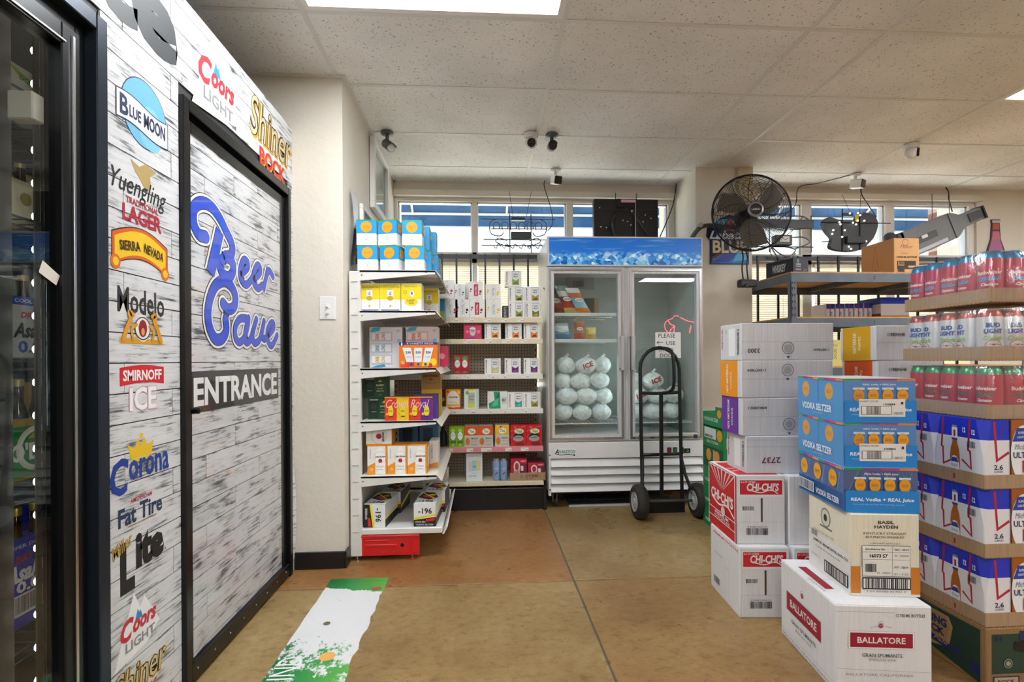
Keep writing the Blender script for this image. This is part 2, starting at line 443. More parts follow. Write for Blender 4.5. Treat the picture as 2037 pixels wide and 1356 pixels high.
class Print:
    """flat print on a face: fn(u, v, e) -> point; u, v in metres; e = height over the face"""
    def __init__(s, fn, W, Hh, e0=.0006, de=.0003): s.fn = fn; s.W = W; s.H = Hh; s.mb = MB(); s.e = e0; s.de = de
    def _p(s, poly, mat):
        s.mb.add([s.fn(u, v, s.e) for u, v in poly], [tuple(range(len(poly)))], mat)
    def run(s, els):
        W, Hh = s.W, s.H
        for el in els:
            k = el[0]
            if k == 'r':
                _, a, b, c, d, h = el; s._p([(a * W, b * Hh), (c * W, b * Hh), (c * W, d * Hh), (a * W, d * Hh)], h)
            elif k == 'c':
                _, cx, cy, rx, ry, h = el
                ry = rx * W if ry is None else ry * Hh
                s._p([(cx * W + rx * W * math.cos(2 * PI * i / 28), cy * Hh + ry * math.sin(2 * PI * i / 28)) for i in range(28)], h)
            elif k == 'o':
                _, cx, cy, r, t, h = el; n = 28
                vs = []
                for i in range(n):
                    q = 2 * PI * i / n
                    for rr in (r - t, r): vs.append(s.fn(cx * W + rr * W * math.cos(q), cy * Hh + rr * W * math.sin(q), s.e))
                s.mb.add(vs, [(2 * i, 2 * i + 1, (2 * i + 3) % (2 * n), (2 * i + 2) % (2 * n)) for i in range(n)], h)
            elif k == 'p':
                s._p([(a * W, b * Hh) for a, b in el[1]], el[2])
            elif k == 't':
                st, cx, cy, w_, h_, h = el[1:7]; rot = el[7] if len(el) > 7 else 0
                bold = el[8] if len(el) > 8 else 0.0; sh = el[9] if len(el) > 9 else 0.0
                vs, fs = text2d(st, bold, sh, 2 if w_ * W < .25 else 3)
                if not 45 < rot % 180 < 135: tw, th = w_ * W, h_ * Hh
                else: tw, th = h_ * Hh, w_ * W
                c, q = math.cos(math.radians(rot)), math.sin(math.radians(rot))
                s.mb.add([s.fn(cx * W + (a * tw * c - b * th * q), cy * Hh + (a * tw * q + b * th * c), s.e) for a, b in vs], fs, h)
            elif k == 'b':
                _, a, b, c, d, h = el[:6]; rn = random.Random(int(a * 1000 + b * 77)); x = a
                vert = len(el) > 6
                n = 22; st = (c - a) / n
                for i in range(n):
                    wd = st * rn.uniform(.3, .85)
                    s._p([((a + i * st) * W, b * Hh), ((a + i * st + wd) * W, b * Hh), ((a + i * st + wd) * W, d * Hh), ((a + i * st) * W, d * Hh)], h)
            elif k == 's':
                s.stroke([(a * W, b * Hh) for a, b in el[1]], el[2] * W, el[3], False)
            elif k == 'x':
                s.stroke(smoothpath([(a * W, b * Hh) for a, b in el[1]], 6), el[2] * W, el[3])
            s.e += s.de
        return s
    def stroke(s, pts, wd, mat, rnd=True):
        r = wd / 2
        P = [pts[0]] + [q for p, q in zip(pts, pts[1:]) if math.hypot(q[0] - p[0], q[1] - p[1]) > 1e-7]
        n = len(P); A = []; B = []
        def dr(i, j):
            L = math.hypot(P[j][0] - P[i][0], P[j][1] - P[i][1]); return ((P[j][0] - P[i][0]) / L, (P[j][1] - P[i][1]) / L)
        for i in range(n):
            d0 = dr(i - 1, i) if i else dr(0, 1)
            d1 = dr(i, i + 1) if i < n - 1 else d0
            tx, ty = d0[0] + d1[0], d0[1] + d1[1]; L = math.hypot(tx, ty)
            if L < .2: tx, ty = d1; L = 1
            tx /= L; ty /= L; k = min(1.6, 1 / max(.3, tx * d1[0] + ty * d1[1]))
            A.append((P[i][0] - ty * r * k, P[i][1] + tx * r * k)); B.append((P[i][0] + ty * r * k, P[i][1] - tx * r * k))
        vs = A + B
        s.mb.add([s.fn(u, v, s.e) for u, v in vs], [(i, n + i, n + i + 1, i + 1) for i in range(n - 1)], mat)
        if rnd:
            for i, dd in ((0, (-dr(0, 1)[0], -dr(0, 1)[1])), (n - 1, dr(n - 2, n - 1))):
                c = P[i]; a0 = math.atan2(dd[1], dd[0])
                s._p([(c[0] + r * math.cos(a0 - PI / 2 + PI * k / 8), c[1] + r * math.sin(a0 - PI / 2 + PI * k / 8)) for k in range(9)], mat)
    def build(s, name, parent): 
        return s.mb.build(name, parent)
def face_fn(face, w, d, h):
    if face == 'front': return (lambda u, v, e: (u, -e, v)), w, h
    if face == 'left': return (lambda u, v, e: (-e, d - u, v)), d, h
    if face == 'right': return (lambda u, v, e: (w + e, u, v)), d, h
    if face == 'top': return (lambda u, v, e: (u, v, h + e)), w, d
def carton(name, label, cat, C, size, body, prints, rot=0, group=None, flaps=None, bevel=.003, part='carton_body'):
    w_, d_, h_ = size
    t = thing(name, label, cat, C, math.radians(rot), group)
    mb = MB(); mb.box((0, 0, 0), (w_, d_, h_), body)
    mb.build(part, t, bevel=bevel)
    if flaps:
        f = MB(); g = .002
        if flaps == 'x':
            f.box((.002, .002, h_), (w_ - .002, d_ / 2 - g, h_ + .0015), body); f.build('top_flap', t)
            f = MB(); f.box((.002, d_ / 2 + g, h_), (w_ - .002, d_ - .002, h_ + .0015), body); f.build('top_flap', t)
        else:
            f.box((.002, .002, h_), (w_ / 2 - g, d_ - .002, h_ + .0015), body); f.build('top_flap', t)
            f = MB(); f.box((w_ / 2 + g, .002, h_), (w_ - .002, d_ - .002, h_ + .0015), body); f.build('top_flap', t)
    for face, els in prints.items():
        fn, W, Hh = face_fn(face, w_, d_, h_)
        if flaps and face == 'top':
            fn = (lambda u, v, e: (u, v, h_ + .0015 + e))
        Print(fn, W, Hh).run(els).build('printed_panel', t)
    return t
# ------------------------------------------------------------------ room shell
CE = 2.7917
XW = -1.066         # face of the printed beer-cave wall
# floor: sawn slabs
fl = MB(); fl.box((-3, -5.2, -.12), (9, 4.9, -.004), '5a5550')
floor = struct('floor', fl)
xs = [-3, -2.52, .484, 3.49, 6.5, 9]; ys = [-5.2, -3.39, -.385, 2.62, 4.9]
tints = {(1, 3): (.98, .64, .42, 1), (2, 3): (.98, .94, .82, 1), (1, 2): (1.0, .96, .82, 1), (2, 2): (.96, .80, .62, 1)}
for i in range(5):
    for j in range(4):
        b = MB(); b.box((xs[i] + .004, ys[j] + .004, -.03), (xs[i+1] - .004, ys[j+1] - .004, 0), FLOOR)
        o = b.build('concrete_slab', floor, bevel=.002); o.color = tints.get((i, j), (.95, .85, .66, 1))
# ceiling
cl = MB(); cl.box((-3, -5.2, CE + .04), (9, 4.69, CE + .1), 'b8b6b2')
ceiling = struct('ceiling', cl)
cx = [-2.9, -2.0348, -.8156, .4036, 1.6228, 2.024, 3.2432, 4.4624, 5.6816, 6.9, 8.12, 9.0]
cy = [4.53]; y = 2.3459 + 3 * .6096
while y > -5.2: cy.append(y); y -= .6096
cy.append(-5.2)
TEE = M('dededc', .5)
lights = {(2, 1.736), (6, 2.346), (2, -.702), (6, -.092), (4.9, -9), (8, -.092), (8, 2.346), (2, -3.14), (6, -2.53), (8, -2.53)}
def is_light(i, y0):
    return any(a == i and abs(b - y0) < .05 for a, b in lights)
tile_cache = {}
for i in range(len(cx) - 1):
    for j in range(len(cy) - 1):
        x0, x1, y1, y0 = cx[i], cx[i+1], cy[j], cy[j+1]
        if x1 < -.78 and y0 > 2.85: continue
        if is_light(i, y0): continue
        k = (round(x1 - x0, 3), round(y1 - y0, 3))
        if k not in tile_cache:
            b = MB(); b.box((.004, .004, .003), (k[0] - .004, k[1] - .004, .019), TILE)
            o = b.build('ceiling_tile', ceiling); tile_cache[k] = o.data
        else:
            o = bpy.data.objects.new('ceiling_tile', tile_cache[k]); link(o, ceiling)
        o.location = (x0, y0, CE)
for x in cx[1:-1]:
    b = MB(); ye = 4.53 if x > -.7 else 2.88
    b.box((x - .012, -5.2, CE - .001), (x + .012, ye, CE + .012), TEE); b.build('grid_tee', ceiling)
for y in cy[1:-1]:
    b = MB(); b.box((-2.9 if y < 2.88 else -.785, y - .011, CE), (9, y + .011, CE + .011), TEE); b.build('grid_tee', ceiling)
for a, b_ in (((-.785, 4.505, CE - .003), (1.81, 4.53, CE + .01)), ((-.785, 2.88, CE - .003), (-.76, 4.53, CE + .01)), ((-2.9, 2.855, CE - .003), (-.76, 2.88, CE + .01)), ((2.3, 4.505, CE - .003), (9, 4.53, CE + .01))):
    b = MB(); b.box(a, b_, TEE); b.build('wall_angle', ceiling)
def troffer(i, y0, label):
    x0, x1 = cx[i], cx[i+1]
    t = thing('ceiling_light', label, 'ceiling light', (x0, y0, CE), 0, 'fluorescent ceiling panels')
    W, D = x1 - x0, .6096
    f = MB()
    for a, b in (((.012, .012, 0), (W - .012, .04, .02)), ((.012, D - .04, 0), (W - .012, D - .012, .02)), ((.012, .04, 0), (.04, D - .04, .02)), ((W - .04, .04, 0), (W - .012, D - .04, .02))):
        f.box(a, b, WHITE)
    f.build('frame', t)
    d = MB(); d.box((.04, .04, .006), (W - .04, D - .04, .012), DIFFUSER); d.build('diffuser', t)
for i, y0 in sorted(lights):
    if i == 4.9: continue
    lab = {(2, 1.736): 'white fluorescent ceiling panel at the top edge, above the printed plank wall', (6, 2.346): 'white fluorescent ceiling panel at the right edge above the beer cases'}.get((i, y0), 'fluorescent ceiling panel over the shop floor behind the viewer')
    troffer(i, y0, lab)
# walls
b = MB(); b.box((-3, 2.88, 0), (-.785, 4.95, CE + .05), WALL)
wall_l = struct('wall_left', b)
b = MB()
b.box((-.785, 4.53, 2.655), (1.812, 4.68, CE + .05), WALL); b.box((-.785, 4.53, 0), (1.812, 4.70, .85), WALL)
wall_b = struct('wall_back', b)
b = MB(); b.box((1.812, 4.09, 0), (2.30, 4.95, CE + .05), WALL)
b.box((2.17, 4.06, 2.5), (2.297, 4.09, CE), mat_mottle('stained_boxing', 'c9b893', 'e2d9c6', 5, .6))
struct('wall_pillar', b)
b = MB()
b.box((2.30, 4.53, 2.675), (4.80, 4.68, CE + .05), WALL); b.box((2.30, 4.53, 0), (4.80, 4.70, .85), WALL)
b.box((4.80, 4.53, 0), (9, 4.95, CE + .05), WALL)
struct('wall_back_right', b)
b = MB(); b.box((9, -5.2, 0), (9.1, 4.95, CE + .05), WALL); struct('wall_right', b)
b = MB(); b.box((-3, -5.3, 0), (9.1, -5.2, CE + .05), WALL); struct('wall_front', b)
b = MB(); b.box((-3.1, -5.3, 0), (-3, 4.95, CE + .05), WALL); struct('wall_far_left', b)
b = MB(); b.box((-1.062, 2.868, .0), (-.785, 2.88, .098), BLACK); b.box((-.785, 2.868, 0), (-.773, 2.955, .098), BLACK)
struct('baseboard_left', b, bevel=.003)
b = MB(); b.box((-.785, 4.49, 2.66), (1.812, 4.53, 2.715), WALL); struct('trim_1', b, bevel=.004)
b = MB(); b.box((2.328, 4.49, 2.68), (4.83, 4.53, 2.735), WALL); struct('trim_2', b, bevel=.004)

# windows -----------------------------------------------------------
WF = M('dfdad2', .4)
def window(name, x0, x1, mull, zt):
    root = bpy.data.objects.new(name, None); link(root); tag(root, kind='structure')
    def bar(n, a, b, m=WF): q = MB(); q.box(a, b, m); return q.build(n, root, bevel=.003)
    bar('frame_rail', (x0, 4.55, zt - .028), (x1, 4.66, zt)); bar('frame_rail', (x0, 4.55, 2.065), (x1, 4.66, 2.165)); bar('frame_rail', (x0, 4.53, .85), (x1, 4.66, .93))
    edges = [(x0, x0 + .03)] + mull + [(x1 - .06, x1)]
    for a, b in edges: bar('mullion', (a, 4.55, .93), (b, 4.66, zt - .028))
    for (a, b), (c, d) in zip(edges, edges[1:]):
        for z0, z1 in ((2.165, zt - .028), (.93, 2.065)):
            g = MB(); g.box((b, 4.61, z0), (c, 4.616, z1), GLASS); g.build('pane', root)
        q = MB()
        for u, v in (((b, 4.58, zt - .04), (c, 4.63, zt - .028)), ((b, 4.58, 2.165), (b + .012, 4.63, zt - .028)), ((c - .012, 4.58, 2.165), (c, 4.63, zt - .028))): q.box(u, v, ALU)
        q.build('sash', root)
    return edges
e1 = window('window_1', -.785, 1.812, [(-.082, -.036), (.79, .845), (1.70, 1.75)][:2], 2.655)
e2 = window('window_2', 2.30, 4.80, [(3.053, 3.148), (3.89, 3.98)], 2.675)
lab_b = ['cream slat blind behind the white seltzer cartons', 'cream slat blind behind the cartons beside the cooler', 'cream slat blind hidden behind the ice cooler', 'cream slat blind beside the pillar, behind the grey rack', 'cream slat blind in the middle pane behind the grey rack', 'cream slat blind in the last pane on the right']
k = 0
for ed in (e1, e2):
    for (a, b), (c, d) in zip(ed, ed[1:]):
        t = thing('window_blind', lab_b[k], 'window blind', (b, 4.52, .95), 0, 'cream window blinds'); k += 1
        m = MB(); W = c - b - .02; z = .02
        while z < 1.08:
            m.add([(.01, .0, z + .0), (W, .0, z), (W, .016, z + .019), (.01, .016, z + .019)], [(0, 1, 2, 3)], BLIND); z += .0205
        o = m.build('slats', t); o['kind'] = 'stuff'
        m = MB(); m.box((.0, -.01, 1.085), (W + .01, .03, 1.115), 'efe6d0'); m.build('head_rail', t)
        m = MB(); m.tube([(W * .72, -.012, 1.09), (W * .72, -.012, .45)], .0018, 'e8e0cc', 5); m.build('cord', t)
def grille(label, x0, x1, bars, y=4.46):
    t = thing('security_grille', label, 'window bars', (x0, y, 1.0))
    for z in (2.105, 1.03):
        m = MB(); m.box((0, -.012, z - 1.0 - .018), (x1 - x0, .012, z - 1.0 + .018), M('3a3c42', .4, .4)); m.build('rail', t)
    for x in bars:
        m = MB(); m.box((x - x0 - .008, -.02, .0), (x - x0 + .008, -.004, 1.125), M('2c2e33', .4, .4)); m.build('bar', t)
grille('dark steel bars over the window behind the back shelves', -.60, .505, [-.476 + .128 * i for i in range(8)])
grille('dark steel bars over the window behind the grey rack', 2.34, 4.72, [2.36 + .195 * i for i in range(13)])

# outdoors ----------------------------------------------------------
b = MB(); b.box((-20, 4.96, -.3), (25, 40, -.15), 'bdbab4'); tag(b.build('pavement'), kind='structure')
aw = thing('awning', 'blue fabric awning on white tubes outside the windows', 'awning', (2, 5.0, 2.8))
BLUEF = mat_mottle('blue_awning_fabric', '1f4f82', '3a70a6', 3, .8)
m = MB()
X0, X1 = -5.5, 6.5
m.add([(X0, -.03, .75), (X1, -.03, .75), (X1, 1.0, .14), (X0, 1.0, .14), (X1, 1.02, -.035), (X0, 1.02, -.035)], [(0, 1, 2, 3), (3, 2, 4, 5)], BLUEF)
m.build('canopy', aw)
for p, q in (((X0, .985, .13), (X1, .985, .13)), ((X0, .985, -.03), (X1, .985, -.03))):
    m = MB(); m.tube([p, q], .016, WHITE, 8); m.build('tube', aw)
for i in range(11):
    x = X0 + .45 + i * 1.12
    m = MB(); m.tube([(x, -.02, .73), (x, .985, .125)], .013, WHITE, 8); m.build('rafter', aw)
pier = thing('brick_pier', 'red brick pier outside the right-hand window', 'pier', (5.1, 4.98, 0))
m = MB(); m.box((.004, .004, -.15), (.496, .396, 3.2), 'b9a89a'); m.build('mortar_core', pier)
bk = None
for c in range(46):
    for i, (ox, oy, rz) in enumerate(((0, 0, 0), (.25, 0, 0), (0, .2, 0), (.25, .2, 0))):
        if bk is None:
            m = MB(); m.box((0, 0, 0), (.24, .19, .062), mat_mottle('red_brick', '7c4a40', '9a6456', 9, .85)); o = m.build('brick', pier); bk = o.data
        else:
            o = bpy.data.objects.new('brick', bk); link(o, pier)
        o.location = (ox + (.005 if c % 2 else 0), oy, -.14 + c * .072)

# beer-cave wall ----------------------------------------------------
b = MB(); BK = M('26272a', .6)
for a, c in (((-1.105, -1.6, 2.135), (XW - .006, 2.88, 2.495)), ((-1.105, 1.462, 0), (XW - .006, 1.825, 2.135)), ((-1.105, 2.82, 0), (XW - .006, 2.88, 2.135)),
             ((-1.105, -1.6, 0), (XW - .006, .35, 2.135)), ((-1.105, .35, 0), (XW - .006, 1.462, .10))): b.box(a, c, BK)
wall_c = struct('wall_cave', b)
def planks(parent, x, y0, y1, z0, z1, holes, ph):
    h = .0905; L = .69; r = 0; z = 0
    while z < z1:
        za, zb = max(z, z0), min(z + h, z1)
        if zb - za > .004:
            y = -1.6 - (r * ph % 3) * .23 - .3
            while y < y1:
                ya, yb = max(y, y0), min(y + L, y1)
                segs = [(ya, yb)] if yb - ya > .01 else []
                for (ha, hb, hz0, hz1) in holes:
                    ns = []
                    for s_, e_ in segs:
                        if zb <= hz0 + .01 or za >= hz1 - .01 or e_ <= ha or s_ >= hb: ns.append((s_, e_)); continue
                        if s_ < ha: ns.append((s_, ha))
                        if e_ > hb: ns.append((hb, e_))
                    segs = ns
                for s_, e_ in segs:
                    if e_ - s_ < .012: continue
                    m = MB(); m.box((x - .005, s_ + .0016, za + .0018), (x, e_ - .0016, zb - .0018), PLANK); m.build('plank', parent)
                y += L
        z += h; r += 1
planks(wall_c, XW, -1.6, 2.88, 0.0, 2.495, [(.35, 1.462, .10, 2.135), (1.825, 2.82, -1, 2.135)], 1)
# entrance door
door = bpy.data.objects.new('door_1', None); link(door); tag(door, kind='structure')
def dbar(n, a, c, m=BLACKM, p=door): q = MB(); q.box(a, c, m); return q.build(n, p, bevel=.003)
dbar('door_frame', (-1.1, 1.825, 0), (XW + .016, 1.862, 2.13)); dbar('door_frame', (-1.1, 2.785, 0), (XW + .016, 2.82, 2.13)); dbar('door_frame', (-1.1, 1.862, 2.088), (XW + .016, 2.785, 2.13))
dbar('door_stile', (-1.1, 1.868, .02), (XW - .004, 1.905, 2.07)); dbar('door_stile', (-1.1, 2.735, .02), (XW - .004, 2.78, 2.07)); dbar('door_rail', (-1.1, 1.905, 2.03), (XW - .004, 2.735, 2.07)); dbar('door_rail', (-1.1, 1.868, .012), (XW + .012, 2.78, .075))
for i in range(8):
    q = MB(); q.lathe([(.005, 0), (.005, .002), (.002, .004)], (XW + .012, 1.9 + i * .118, .05), (1, 0, 0), 8, CHROME); q.build('rivet', door)
q = MB(); q.box((-1.1, 1.905, .075), (XW - .018, 2.735, 2.03), BK); q.build('door_core', door)
planks(door, XW - .012, 1.905, 2.735, .075, 2.03, [], 2)
q = MB(); q.box((XW - .0045, 1.905, .075), (XW - .003, 2.735, 2.03), mat_glass('door_laminate', (1, 1, 1, 1), .5, .02, .03)); q.build('clear_laminate', door)
q = MB(); q.lathe([(.012, 0), (.012, .03), (.004, .034)], (XW + .0, 1.887, 1.0), (1, 0, 0), 10, BLACKM); q.build('lock', door)
# curling vinyl edge
vc = MB(); pts = [(0, 0), (.016, .0), (.03, .006), (.036, .014)]
for i in range(len(pts) - 1):
    for j in range(8):
        z0, z1 = .06 + j * .07, .06 + (j + 1) * .07
        f0 = math.sin(PI * j / 8); f1 = math.sin(PI * (j + 1) / 8)
        vc.add([(XW + .002 + pts[i][1] * f0, 2.835 + pts[i][0], z0), (XW + .002 + pts[i+1][1] * f0, 2.835 + pts[i+1][0], z0), (XW + .002 + pts[i+1][1] * f1, 2.835 + pts[i+1][0], z1), (XW + .002 + pts[i][1] * f1, 2.835 + pts[i][0], z1)], [(0, 1, 2, 3)], PLANK)
vc.build('peeling_vinyl_edge', wall_c)
# ------------------------------------------------------------------ printed lettering on the cave wall and door
def wall_print(els, name, parent, x=XW, e0=.0006):
    p = Print(lambda u, v, e: (x + e, u, v), 1, 1, e0, .0003).run(els)
    return p.build(name, parent)
def T(s, y, z, w_, h_, col, bold=.0, sh=0., rot=0): return ('t', s, y, z, w_, h_, col, rot, bold, sh)
NAVY, RED, GOLD, INK, WHT = '1f2c52', 'c8202e', 'b8922e', '1c1d20', 'eef0f2'
def wave(y0, y1, z, h, a):
    n = 12; up_ = []; dn = []
    for i in range(n + 1):
        t = i / n; q = z + a * math.sin(2 * PI * (t * .9 + .05))
        up_.append((y0 + (y1 - y0) * t, q + h / 2)); dn.append((y0 + (y1 - y0) * t, q - h / 2))
    return up_ + dn[::-1]
def arch(y0, y1, z, h, a, n=12):
    u = [(y0 + (y1 - y0) * i / n, z + h / 2 + a * math.sin(PI * i / n)) for i in range(n + 1)]
    d = [(p, q - h) for p, q in u]
    return u + d[::-1]
wall_print([('c', 1.648, 1.965, .108, .108, '1b2f55'), ('c', 1.648, 1.965, .105, .105, '6db4de'), ('c', 1.675, 1.93, .06, .07, '82c2e6'),
            ('p', wave(1.52, 1.762, 1.945, .088, .008), NAVY), ('p', wave(1.523, 1.758, 1.945, .08, .008), WHT),
            T('B', 1.553, 1.95, .036, .062, NAVY, .03), T('LUE', 1.601, 1.945, .052, .036, NAVY, .03), T('MOON', 1.692, 1.946, .105, .046, NAVY, .03)], 'printed_logo', wall_c)
wall_print([('p', [(1.58, 1.80), (1.62, 1.79), (1.65, 1.81), (1.70, 1.80), (1.67, 1.775), (1.675, 1.74), (1.65, 1.725), (1.625, 1.75), (1.60, 1.77)], 'b59a62'),
            T('Yuengling', 1.625, 1.712, .25, .08, INK, .004, .35), T('TRADITIONAL', 1.635, 1.672, .15, .02, 'a8283c', .02), T('LAGER', 1.635, 1.632, .18, .052, 'b01c36', .03)], 'printed_logo', wall_c)
wall_print([('p', arch(1.50, 1.757, 1.513, .1, .035), '3a2a10'), ('p', arch(1.503, 1.754, 1.513, .093, .035), 'd8621a'), ('p', arch(1.512, 1.745, 1.513, .074, .035), 'f0c41e'),
            ('c', 1.515, 1.475, .02, .022, 'e07020'), ('c', 1.742, 1.475, .02, .022, 'e07020'), ('c', 1.515, 1.475, .012, .013, 'f0c41e'), ('c', 1.742, 1.475, .012, .013, 'f0c41e'),
            T('SIERRA', 1.575, 1.533, .09, .03, '2a1c0c', .02, .0, 8), T('NEVADA', 1.684, 1.534, .095, .03, '2a1c0c', .02, 0, -8)], 'printed_logo', wall_c)
wall_print([T('Modelo', 1.63, 1.367, .215, .078, '2a2c2e', .02), ('r', 1.53, 1.236, 1.728, 1.252, 'd29a1e'), ('c', 1.63, 1.285, .033, .042, 'e8e4da'), ('o', 1.63, 1.285, .037, .004, '444444'), ('c', 1.63, 1.285, .019, .027, '8e1a26'), ('c', 1.63, 1.275, .008, .012, 'e0a050'),
            ('x', [(1.545, 1.25), (1.56, 1.285), (1.575, 1.31), (1.57, 1.33), (1.585, 1.325)], .016, 'd8961c'), ('x', [(1.585, 1.25), (1.58, 1.28), (1.6, 1.295)], .01, 'd8961c'),
            ('x', [(1.715, 1.25), (1.70, 1.285), (1.685, 1.31), (1.69, 1.33), (1.675, 1.325)], .016, 'd8961c'), ('x', [(1.675, 1.25), (1.68, 1.28), (1.66, 1.295)], .01, 'd8961c')], 'printed_logo', wall_c)
wall_print([('p', arch(1.53, 1.733, 1.135, .055, .008), 'd0202a'), T('SMIRNOFF', 1.632, 1.139, .178, .034, WHT, .03), T('ICE', 1.632, 1.066, .13, .078, 'd8a8a8', .05), T('ICE', 1.632, 1.066, .124, .072, WHT, .03)], 'printed_logo', wall_c)
wall_print([('p', [(1.575, .885), (1.56, .93), (1.59, .915), (1.607, .945), (1.62, .918), (1.633, .945), (1.648, .916), (1.68, .928), (1.668, .885)], 'e8c01e'), ('r', 1.575, .872, 1.668, .882, 'e8c01e'), ('c', 1.62, .95, .008, .008, 'e8c01e'),
            T('C', 1.525, .84, .075, .11, '1d3f96', .03, .1), T('orona', 1.66, .85, .19, .062, '1d3f96', .02)], 'printed_logo', wall_c)
wall_print([T('AMSTERDAM', 1.62, .758, .10, .014, 'b8283a', .02, .2), T('Fat Tire', 1.62, .717, .20, .056, '1f3a5c', .03), ('r', 1.56, .682, 1.69, .685, '8a7a50')], 'printed_logo', wall_c)
wall_print([T('L', 1.558, .565, .062, .155, INK, .06), T('ite', 1.66, .595, .135, .11, INK, .06), T('Miller', 1.535, .635, .09, .04, GOLD, .01, .35, 20), T('R', 1.735, .555, .008, .01, INK)], 'printed_logo', wall_c)
def coors(yc, zc, s):
    wall_print([('p', [(yc - .5 * s, zc - .5 * s), (yc - .08 * s, zc + .5 * s), (yc + .06 * s, zc + .22 * s), (yc + .16 * s, zc + .36 * s), (yc + .52 * s, zc - .2 * s), (yc + .2 * s, zc - .42 * s)], WHT),
                ('p', [(yc - .06 * s, zc + .06 * s), (yc + .0 * s, zc + .22 * s), (yc + .03 * s, zc + .15 * s), (yc + .06 * s, zc + .18 * s), (yc + .11 * s, zc + .05 * s)], '2a8ac4'),
                T('C', yc - .23 * s, zc + .0 * s, .28 * s, .34 * s, 'c8303c', .04, .3), T('oors', yc + .16 * s, zc - .02 * s, .54 * s, .19 * s, 'c8303c', .04, .25),
                T('LIGHT', yc + .06 * s, zc - .26 * s, .66 * s, .15 * s, '8a8d90', .02)], 'printed_logo', wall_c)
coors(1.60, .375, .2)
coors(2.075, 2.315, .34)
def shiner(yc, zc, s):
    wall_print([T('Shiner', yc + .012 * s, zc - .012 * s, 1.02 * s, .42 * s, 'c89a24', .06, .2), T('Shiner', yc, zc, 1.0 * s, .4 * s, '2a2418', .035, .2), T('Shiner', yc, zc, .99 * s, .385 * s, 'cdbd96', .0, .2),
                T('BOCK', yc + .02 * s, zc - .335 * s, .62 * s, .17 * s, 'd8a82a', .05), T('BOCK', yc + .01 * s, zc - .325 * s, .62 * s, .165 * s, 'c8202e', .03)], 'printed_logo', wall_c)
shiner(1.615, .215, .24)
shiner(2.615, 2.345, .5)
wall_print([T('Lite', 1.48, 2.33, .68, .27, '33363a', .05), ('o', 1.845, 2.19, .007, .0015, INK), T('R', 1.845, 2.19, .005, .007, INK)], 'printed_logo', wall_c)
G = {'B1': [(2.013, 1.668), (1.967, 1.665), (1.936, 1.688), (1.926, 1.721), (1.937, 1.762), (1.989, 1.794), (2.059, 1.797), (2.124, 1.766), (2.168, 1.729), (2.207, 1.697), (2.221, 1.666), (2.203, 1.635), (2.162, 1.622)],
     'B2': [(2.117, 1.718), (2.043, 1.531)],
     'B3': [(2.162, 1.622), (2.213, 1.614), (2.226, 1.579), (2.196, 1.542), (2.151, 1.54), (2.122, 1.56), (2.112, 1.584), (2.137, 1.604)],
     'C': [(2.139, 1.421), (2.184, 1.402), (2.232, 1.42), (2.243, 1.464), (2.206, 1.504), (2.145, 1.516), (2.083, 1.489), (2.041, 1.434), (2.023, 1.369), (2.036, 1.312), (2.076, 1.272), (2.128, 1.275), (2.163, 1.31), (2.158, 1.356)],
     'e1': [(2.3, 1.573), (2.359, 1.612), (2.355, 1.639), (2.318, 1.637), (2.289, 1.591), (2.294, 1.548), (2.34, 1.53), (2.388, 1.557), (2.42, 1.591)],
     'e2': [(2.426, 1.572), (2.485, 1.608), (2.486, 1.638), (2.453, 1.638), (2.417, 1.591), (2.423, 1.548), (2.464, 1.531), (2.511, 1.553)],
     'r1': [(2.579, 1.652), (2.521, 1.527)], 'r2': [(2.554, 1.602), (2.59, 1.639), (2.637, 1.616)],
     'a': [(2.344, 1.376), (2.28, 1.368), (2.239, 1.327), (2.244, 1.282), (2.279, 1.265), (2.325, 1.291), (2.355, 1.343), (2.364, 1.378)], 'a2': [(2.364, 1.378), (2.331, 1.308), (2.339, 1.267), (2.379, 1.28), (2.408, 1.324)],
     'u': [(2.443, 1.379), (2.404, 1.307), (2.422, 1.267), (2.474, 1.283), (2.508, 1.336), (2.527, 1.376)], 'u2': [(2.527, 1.376), (2.501, 1.312), (2.528, 1.289), (2.574, 1.309)],
     'e3': [(2.578, 1.312), (2.637, 1.347), (2.638, 1.375), (2.601, 1.37), (2.564, 1.327), (2.577, 1.275), (2.621, 1.261), (2.683, 1.314)]}
els = []
for gw, colr in ((.032, '23262e'), (.025, 'f2f3f6'), (.005, '23262e'), (0, '2f4fd0')):
    for k, pth in G.items():
        big = k[0] in 'BC'
        els.append(('x' if len(pth) > 2 else 's', pth, (.046 if big else .033) + gw + (.012 if k == 'B2' else 0), colr))
p = Print(lambda u, v, e: (XW - .0118 + e, u, v), 1, 1, .0006, .0)
for i, el in enumerate(els):
    p.e = .0006 + .0009 * (i // len(G)) + .00004 * (i % len(G)); p.run([el])
p.build('beer_cave_lettering', door)
p = Print(lambda u, v, e: (XW - .0118 + e, u, v), 1, 1, .0006, .0005).run([('r', 1.906, .985, 2.70, 1.143, '2e2f30'), T('ENTRANCE', 2.303, 1.064, .755, .112, 'f0f1f2', .035)])
p.build('entrance_lettering', door)

